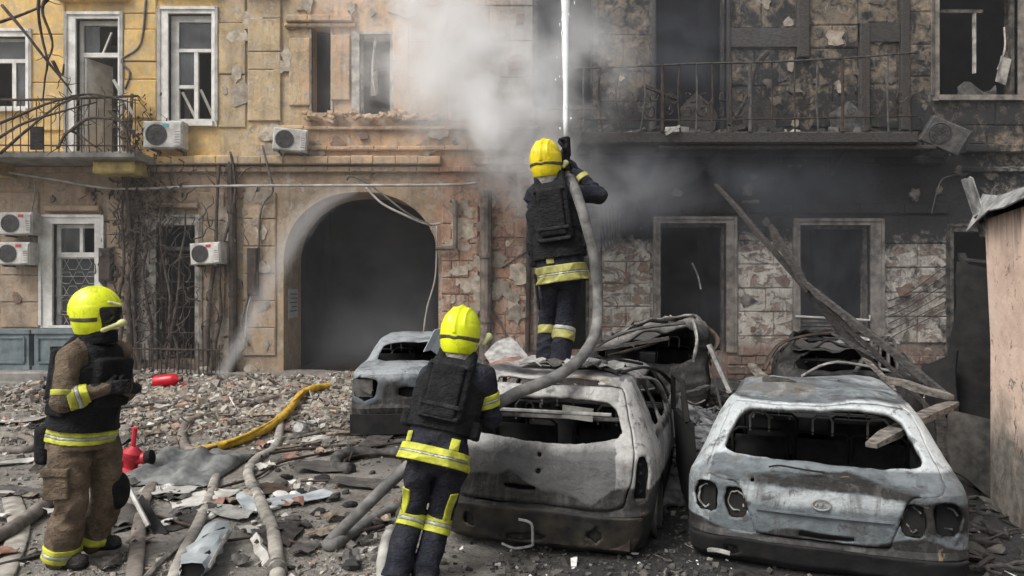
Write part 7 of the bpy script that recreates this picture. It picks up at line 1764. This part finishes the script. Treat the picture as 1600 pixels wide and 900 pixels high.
M['shiny'] = simple('dented_bright_metal', (.30, .31, .31), (.60, .61, .60), 8, .3, .8, bs=.1); pot()
def tyre():
    c = G(585, 728); o = empty('scorched_hoop', c, 'half-buried burnt tyre ring in front of the small silver saloon', 'burnt tyre')
    mb = MB(); mb.tube([(.40 * math.cos(a), .40 * math.sin(a), .05 + .03 * math.sin(3 * a)) for a in np.linspace(-.4, 4.3, 20)], .07, 9, 2, wob=.3); mb.build('tread', M['burnt_rubber'], o, smooth=True)
    mb = MB(); mb.tube([(.31 * math.cos(a), .31 * math.sin(a), .06) for a in np.linspace(-.2, 3.9, 18)], .014, 6, 2, wob=.3); mb.build('bead_wire', M['iron'], o)
tyre()
# ash heap and wire between the two nearest cars, soot litter under the cars
def ash_heap():
    gr = []; n, k = 30, 40
    for i in range(k):
        row = []
        for j in range(n):
            u, w_ = j / (n - 1), i / (k - 1); Y = 6.3 + 3.4 * w_; xc = 1.72 + .55 * (w_ - .3); x = xc + (u - .5) * (1.15 + .5 * w_)
            e = max(0, 1 - (2 * u - 1) ** 2) * max(0, 1 - (2 * w_ - 1) ** 4)
            row.append((x, Y, gh(x, Y) - .01 + .52 * e ** .8 * (.6 + .5 * w_) + e * (.10 * mnoise.noise(Vector((x * 3, Y * 3, 1))) + .05 * mnoise.noise(Vector((x * 11, Y * 11, 5))))))
        gr.append(row)
    mb = MB(); mb.sheet(gr, .01); o = mb.build('ash_heap', M['ash'], smooth=True); o['kind'] = 'stuff'
    mb = MB()
    for i in range(150):
        u, w_ = rr.random(), rr.random(); ii, jj = int(w_ * (k - 1)), int(u * (n - 1)); p_ = Vector(gr[ii][jj]) + Vector((0, 0, .02)); a = rr.uniform(0, 6.28); pts = []
        for q_ in range(4): pts.append(p_.copy()); p_ += Vector((math.cos(a) * .12, math.sin(a) * .12, rr.uniform(-.05, .06))); a += rr.uniform(-.8, .8)
        mb.tube(pts, rr.uniform(.006, .016), 4, 2)
    o = mb.build('burnt_wire_litter', M['iron_grey']); o['kind'] = 'stuff'
M['ash'] = simple('grey_ash', (.07, .07, .072), (.30, .30, .31), 7, .95, bs=.8, bd=.03, detail=9, lo=.38, hi=.68); ash_heap()

# ================================================================== SMOKE AND SPRAY
def vol_mat(name, dens, col, build=None, aniso=.25):
    m = bpy.data.materials.new(name); m.use_nodes = True; t = m.node_tree; t.nodes.clear()
    pv = t.nodes.new('ShaderNodeVolumePrincipled'); pv.inputs['Color'].default_value = tuple(col) + (1,); pv.inputs['Density'].default_value = dens; pv.inputs['Anisotropy'].default_value = aniso
    mo = t.nodes.new('ShaderNodeOutputMaterial'); t.links.new(pv.outputs[0], mo.inputs['Volume'])
    if build: t.links.new(build(t), pv.inputs['Density'])
    return m
def vol_obj(name, mesh_builder, mat):
    o = mesh_builder.build(name, mat); o['kind'] = 'stuff'; return o
def plume(t, pts, k, ns, thr, gain):
    """density along a bent column: pts = (point, radius) nodes, nearest-segment falloff times billowing noise"""
    co = t.nodes.new('ShaderNodeTexCoord'); v = co.outputs['Object']
    nz_ = nd(t, 'ShaderNodeTexNoise', Scale=ns, Detail=5, Roughness=.62, Distortion=.35); t.links.new(v, nz_.inputs['Vector'])
    n2 = nd(t, 'ShaderNodeTexNoise', Scale=ns * .45, Detail=2, Roughness=.5); t.links.new(v, n2.inputs['Vector'])
    sub = t.nodes.new('ShaderNodeVectorMath'); sub.operation = 'SUBTRACT'; t.links.new(n2.outputs['Color'], sub.inputs[0]); sub.inputs[1].default_value = (.5, .5, .5)
    sc_ = t.nodes.new('ShaderNodeVectorMath'); sc_.operation = 'SCALE'; t.links.new(sub.outputs[0], sc_.inputs[0]); sc_.inputs['Scale'].default_value = 1.6
    ad = t.nodes.new('ShaderNodeVectorMath'); ad.operation = 'ADD'; t.links.new(v, ad.inputs[0]); t.links.new(sc_.outputs[0], ad.inputs[1]); v2 = ad.outputs[0]
    best = None
    for c, r, a in pts:
        s_ = t.nodes.new('ShaderNodeVectorMath'); s_.operation = 'SUBTRACT'; t.links.new(v2, s_.inputs[0]); s_.inputs[1].default_value = c
        d_ = t.nodes.new('ShaderNodeVectorMath'); d_.operation = 'DIVIDE'; t.links.new(s_.outputs[0], d_.inputs[0]); d_.inputs[1].default_value = r
        l_ = t.nodes.new('ShaderNodeVectorMath'); l_.operation = 'LENGTH'; t.links.new(d_.outputs[0], l_.inputs[0])
        f0 = math_n(t, 'SUBTRACT', 1.0, l_.outputs['Value'], True); f = math_n(t, 'MULTIPLY', math_n(t, 'POWER', f0, 1.7), a)
        best = f if best is None else math_n(t, 'ADD', best, f)
    q_ = math_n(t, 'MULTIPLY', math_n(t, 'SUBTRACT', nz_.outputs['Fac'], thr, True), gain)
    return math_n(t, 'MULTIPLY', math_n(t, 'MULTIPLY', best, q_), k)
def ellip_mesh(boxes):
    mb = MB()
    (x0, y0, z0), (x1, y1, z1) = boxes; mb.box(((x0 + x1) / 2, (y0 + y1) / 2, (z0 + z1) / 2), (x1 - x0, y1 - y0, z1 - z0)); return mb
pw = lambda px, py, Y=13.4: tuple(P(px, py, Y))
wp = [(pw(850, 290, 13.6), (1.0, .9, 1.0), 1.5), (pw(805, 225), (1.5, 1.1, 1.3), 1.7), (pw(750, 150), (1.8, 1.2, 1.6), 1.5), (pw(690, 70), (1.9, 1.2, 1.9), 1.2), (pw(640, -20), (2.0, 1.2, 2.1), .9), (pw(900, 140), (1.6, 1.0, 2.2), .55), (pw(960, 300, 13.7), (1.8, .9, 1.3), .35), (pw(610, 150), (2.0, 1.0, 2.0), .22)]
vol_obj('white_smoke', ellip_mesh(((-6.2, 12.0, 1.8), (4.2, 14.6, 9.8))), vol_mat('white_smoke', 1, (.992, .993, .995), lambda t: plume(t, wp, 4.8, 1.05, .39, 3.2), 0.0))
dk = [(pw(960, 300, 14.5), (2.4, .9, 1.5), 1.9), (pw(1200, 290, 14.5), (3.4, .9, 1.4), 1.3), (pw(900, 350, 14.3), (1.8, .9, 1.5), 1.2), (pw(1080, 90, 14.9), (2.6, .7, 2.6), .8), (pw(880, 60, 14.9), (1.8, .7, 2.4), .8), (pw(1300, 430, 14.9), (3.0, .7, 2.0), .7), (pw(1085, 400, 14.9), (2.0, .7, 2.0), .6)]
vol_obj('dark_smoke', ellip_mesh(((-.3, 13.3, .4), (9.6, 15.15, 8.6))), vol_mat('dark_smoke', 1, (.46, .49, .56), lambda t: plume(t, dk, 1.5, .9, .36, 2.6)))
vol_obj('archway_smoke', ellip_mesh(((fx(443) + .06, WY + .25, .12), (fx(685) - .06, WY + 4.6, 3.7))), vol_mat('archway_smoke', 1, (.80, .83, .86), lambda t: plume(t, [((fx(560), WY + 1.6, .8), (2.2, 2.2, 1.9), .9), ((fx(610), WY + 3, 2.6), (2.4, 2.4, 2.2), .7)], 1.8, .8, .34, 2.2)))
vol_obj('thin_smoke', ellip_mesh(((-12.5, 13.0, .30), (11.5, 15.12, 9.6))), vol_mat('thin_smoke', .020, (.88, .89, .92)))
# fine spray falling in an arc from the crown of the arch to the rubble
sp = [P(556, 296, 14.6), P(510, 312, 14.5), P(468, 352, 14.4), P(435, 410, 14.3), P(405, 475, 14.2), P(372, 540, 14.1), P(345, 588, 14.1)]
for k_, (rr_, dn_) in enumerate(((1.0, .26), (.72, .34), (.45, .50))):
    mb = MB(); mb.tube([p_ + Vector((.02 * k_, 0, 0)) for p_ in sp], [q_ * rr_ for q_ in (.16, .30, .38, .38, .30, .22, .16)], 12, 6, flat=.8, wob=.35, seed=k_); vol_obj('water_spray', mb, vol_mat('water_spray', dn_, (.97, .98, 1.0)))
for k_, (rr_, dn_) in enumerate(((1.0, .28), (.62, .5), (.35, .7))):
    mb = MB(); mb.tube([P(402, 480, 14.2), P(385, 515, 14.15), P(362, 556, 14.1), P(343, 588, 14.1)], [q_ * rr_ for q_ in (.08, .15, .17, .16)], 10, 6, wob=.35, seed=k_ + 5); vol_obj('water_spray', mb, vol_mat('dense_spray', dn_, (.97, .98, 1.0)))

# mist and drops round the jet
q0, q1 = Vector(b_ if False else bpy.data.objects['water_jet'].location), top
for k_, (rr_, dn_) in enumerate(((1.0, .35), (.55, .9))):
    mb = MB(); mb.tube([q0.lerp(q1, i / 14) - q0 for i in range(15)], [(.045 + .007 * i) * rr_ for i in range(15)], 10, 2, wob=.5, seed=k_ + 20); o = mb.build('water_spray', vol_mat('jet_mist', dn_, (.98, .985, 1.0))); o.location = q0; o['kind'] = 'stuff'
mb = MB()
for i in range(260):
    t_ = rr.random() ** .8; c = q0.lerp(q1, t_); sp_ = .03 + .12 * t_; r_ = rr.uniform(.003, .009); c = c + Vector((rr.gauss(0, sp_), rr.gauss(0, sp_), 0)); z_ = r_ * rr.uniform(1, 4)
    mb.add([c + Vector(v_) for v_ in ((r_, 0, 0), (-r_, 0, 0), (0, r_, 0), (0, -r_, 0), (0, 0, z_), (0, 0, -z_))], [(0, 2, 4), (2, 1, 4), (1, 3, 4), (3, 0, 4), (2, 0, 5), (1, 2, 5), (3, 1, 5), (0, 3, 5)])
o = mb.build('water_droplets', M['water']); o['kind'] = 'stuff'
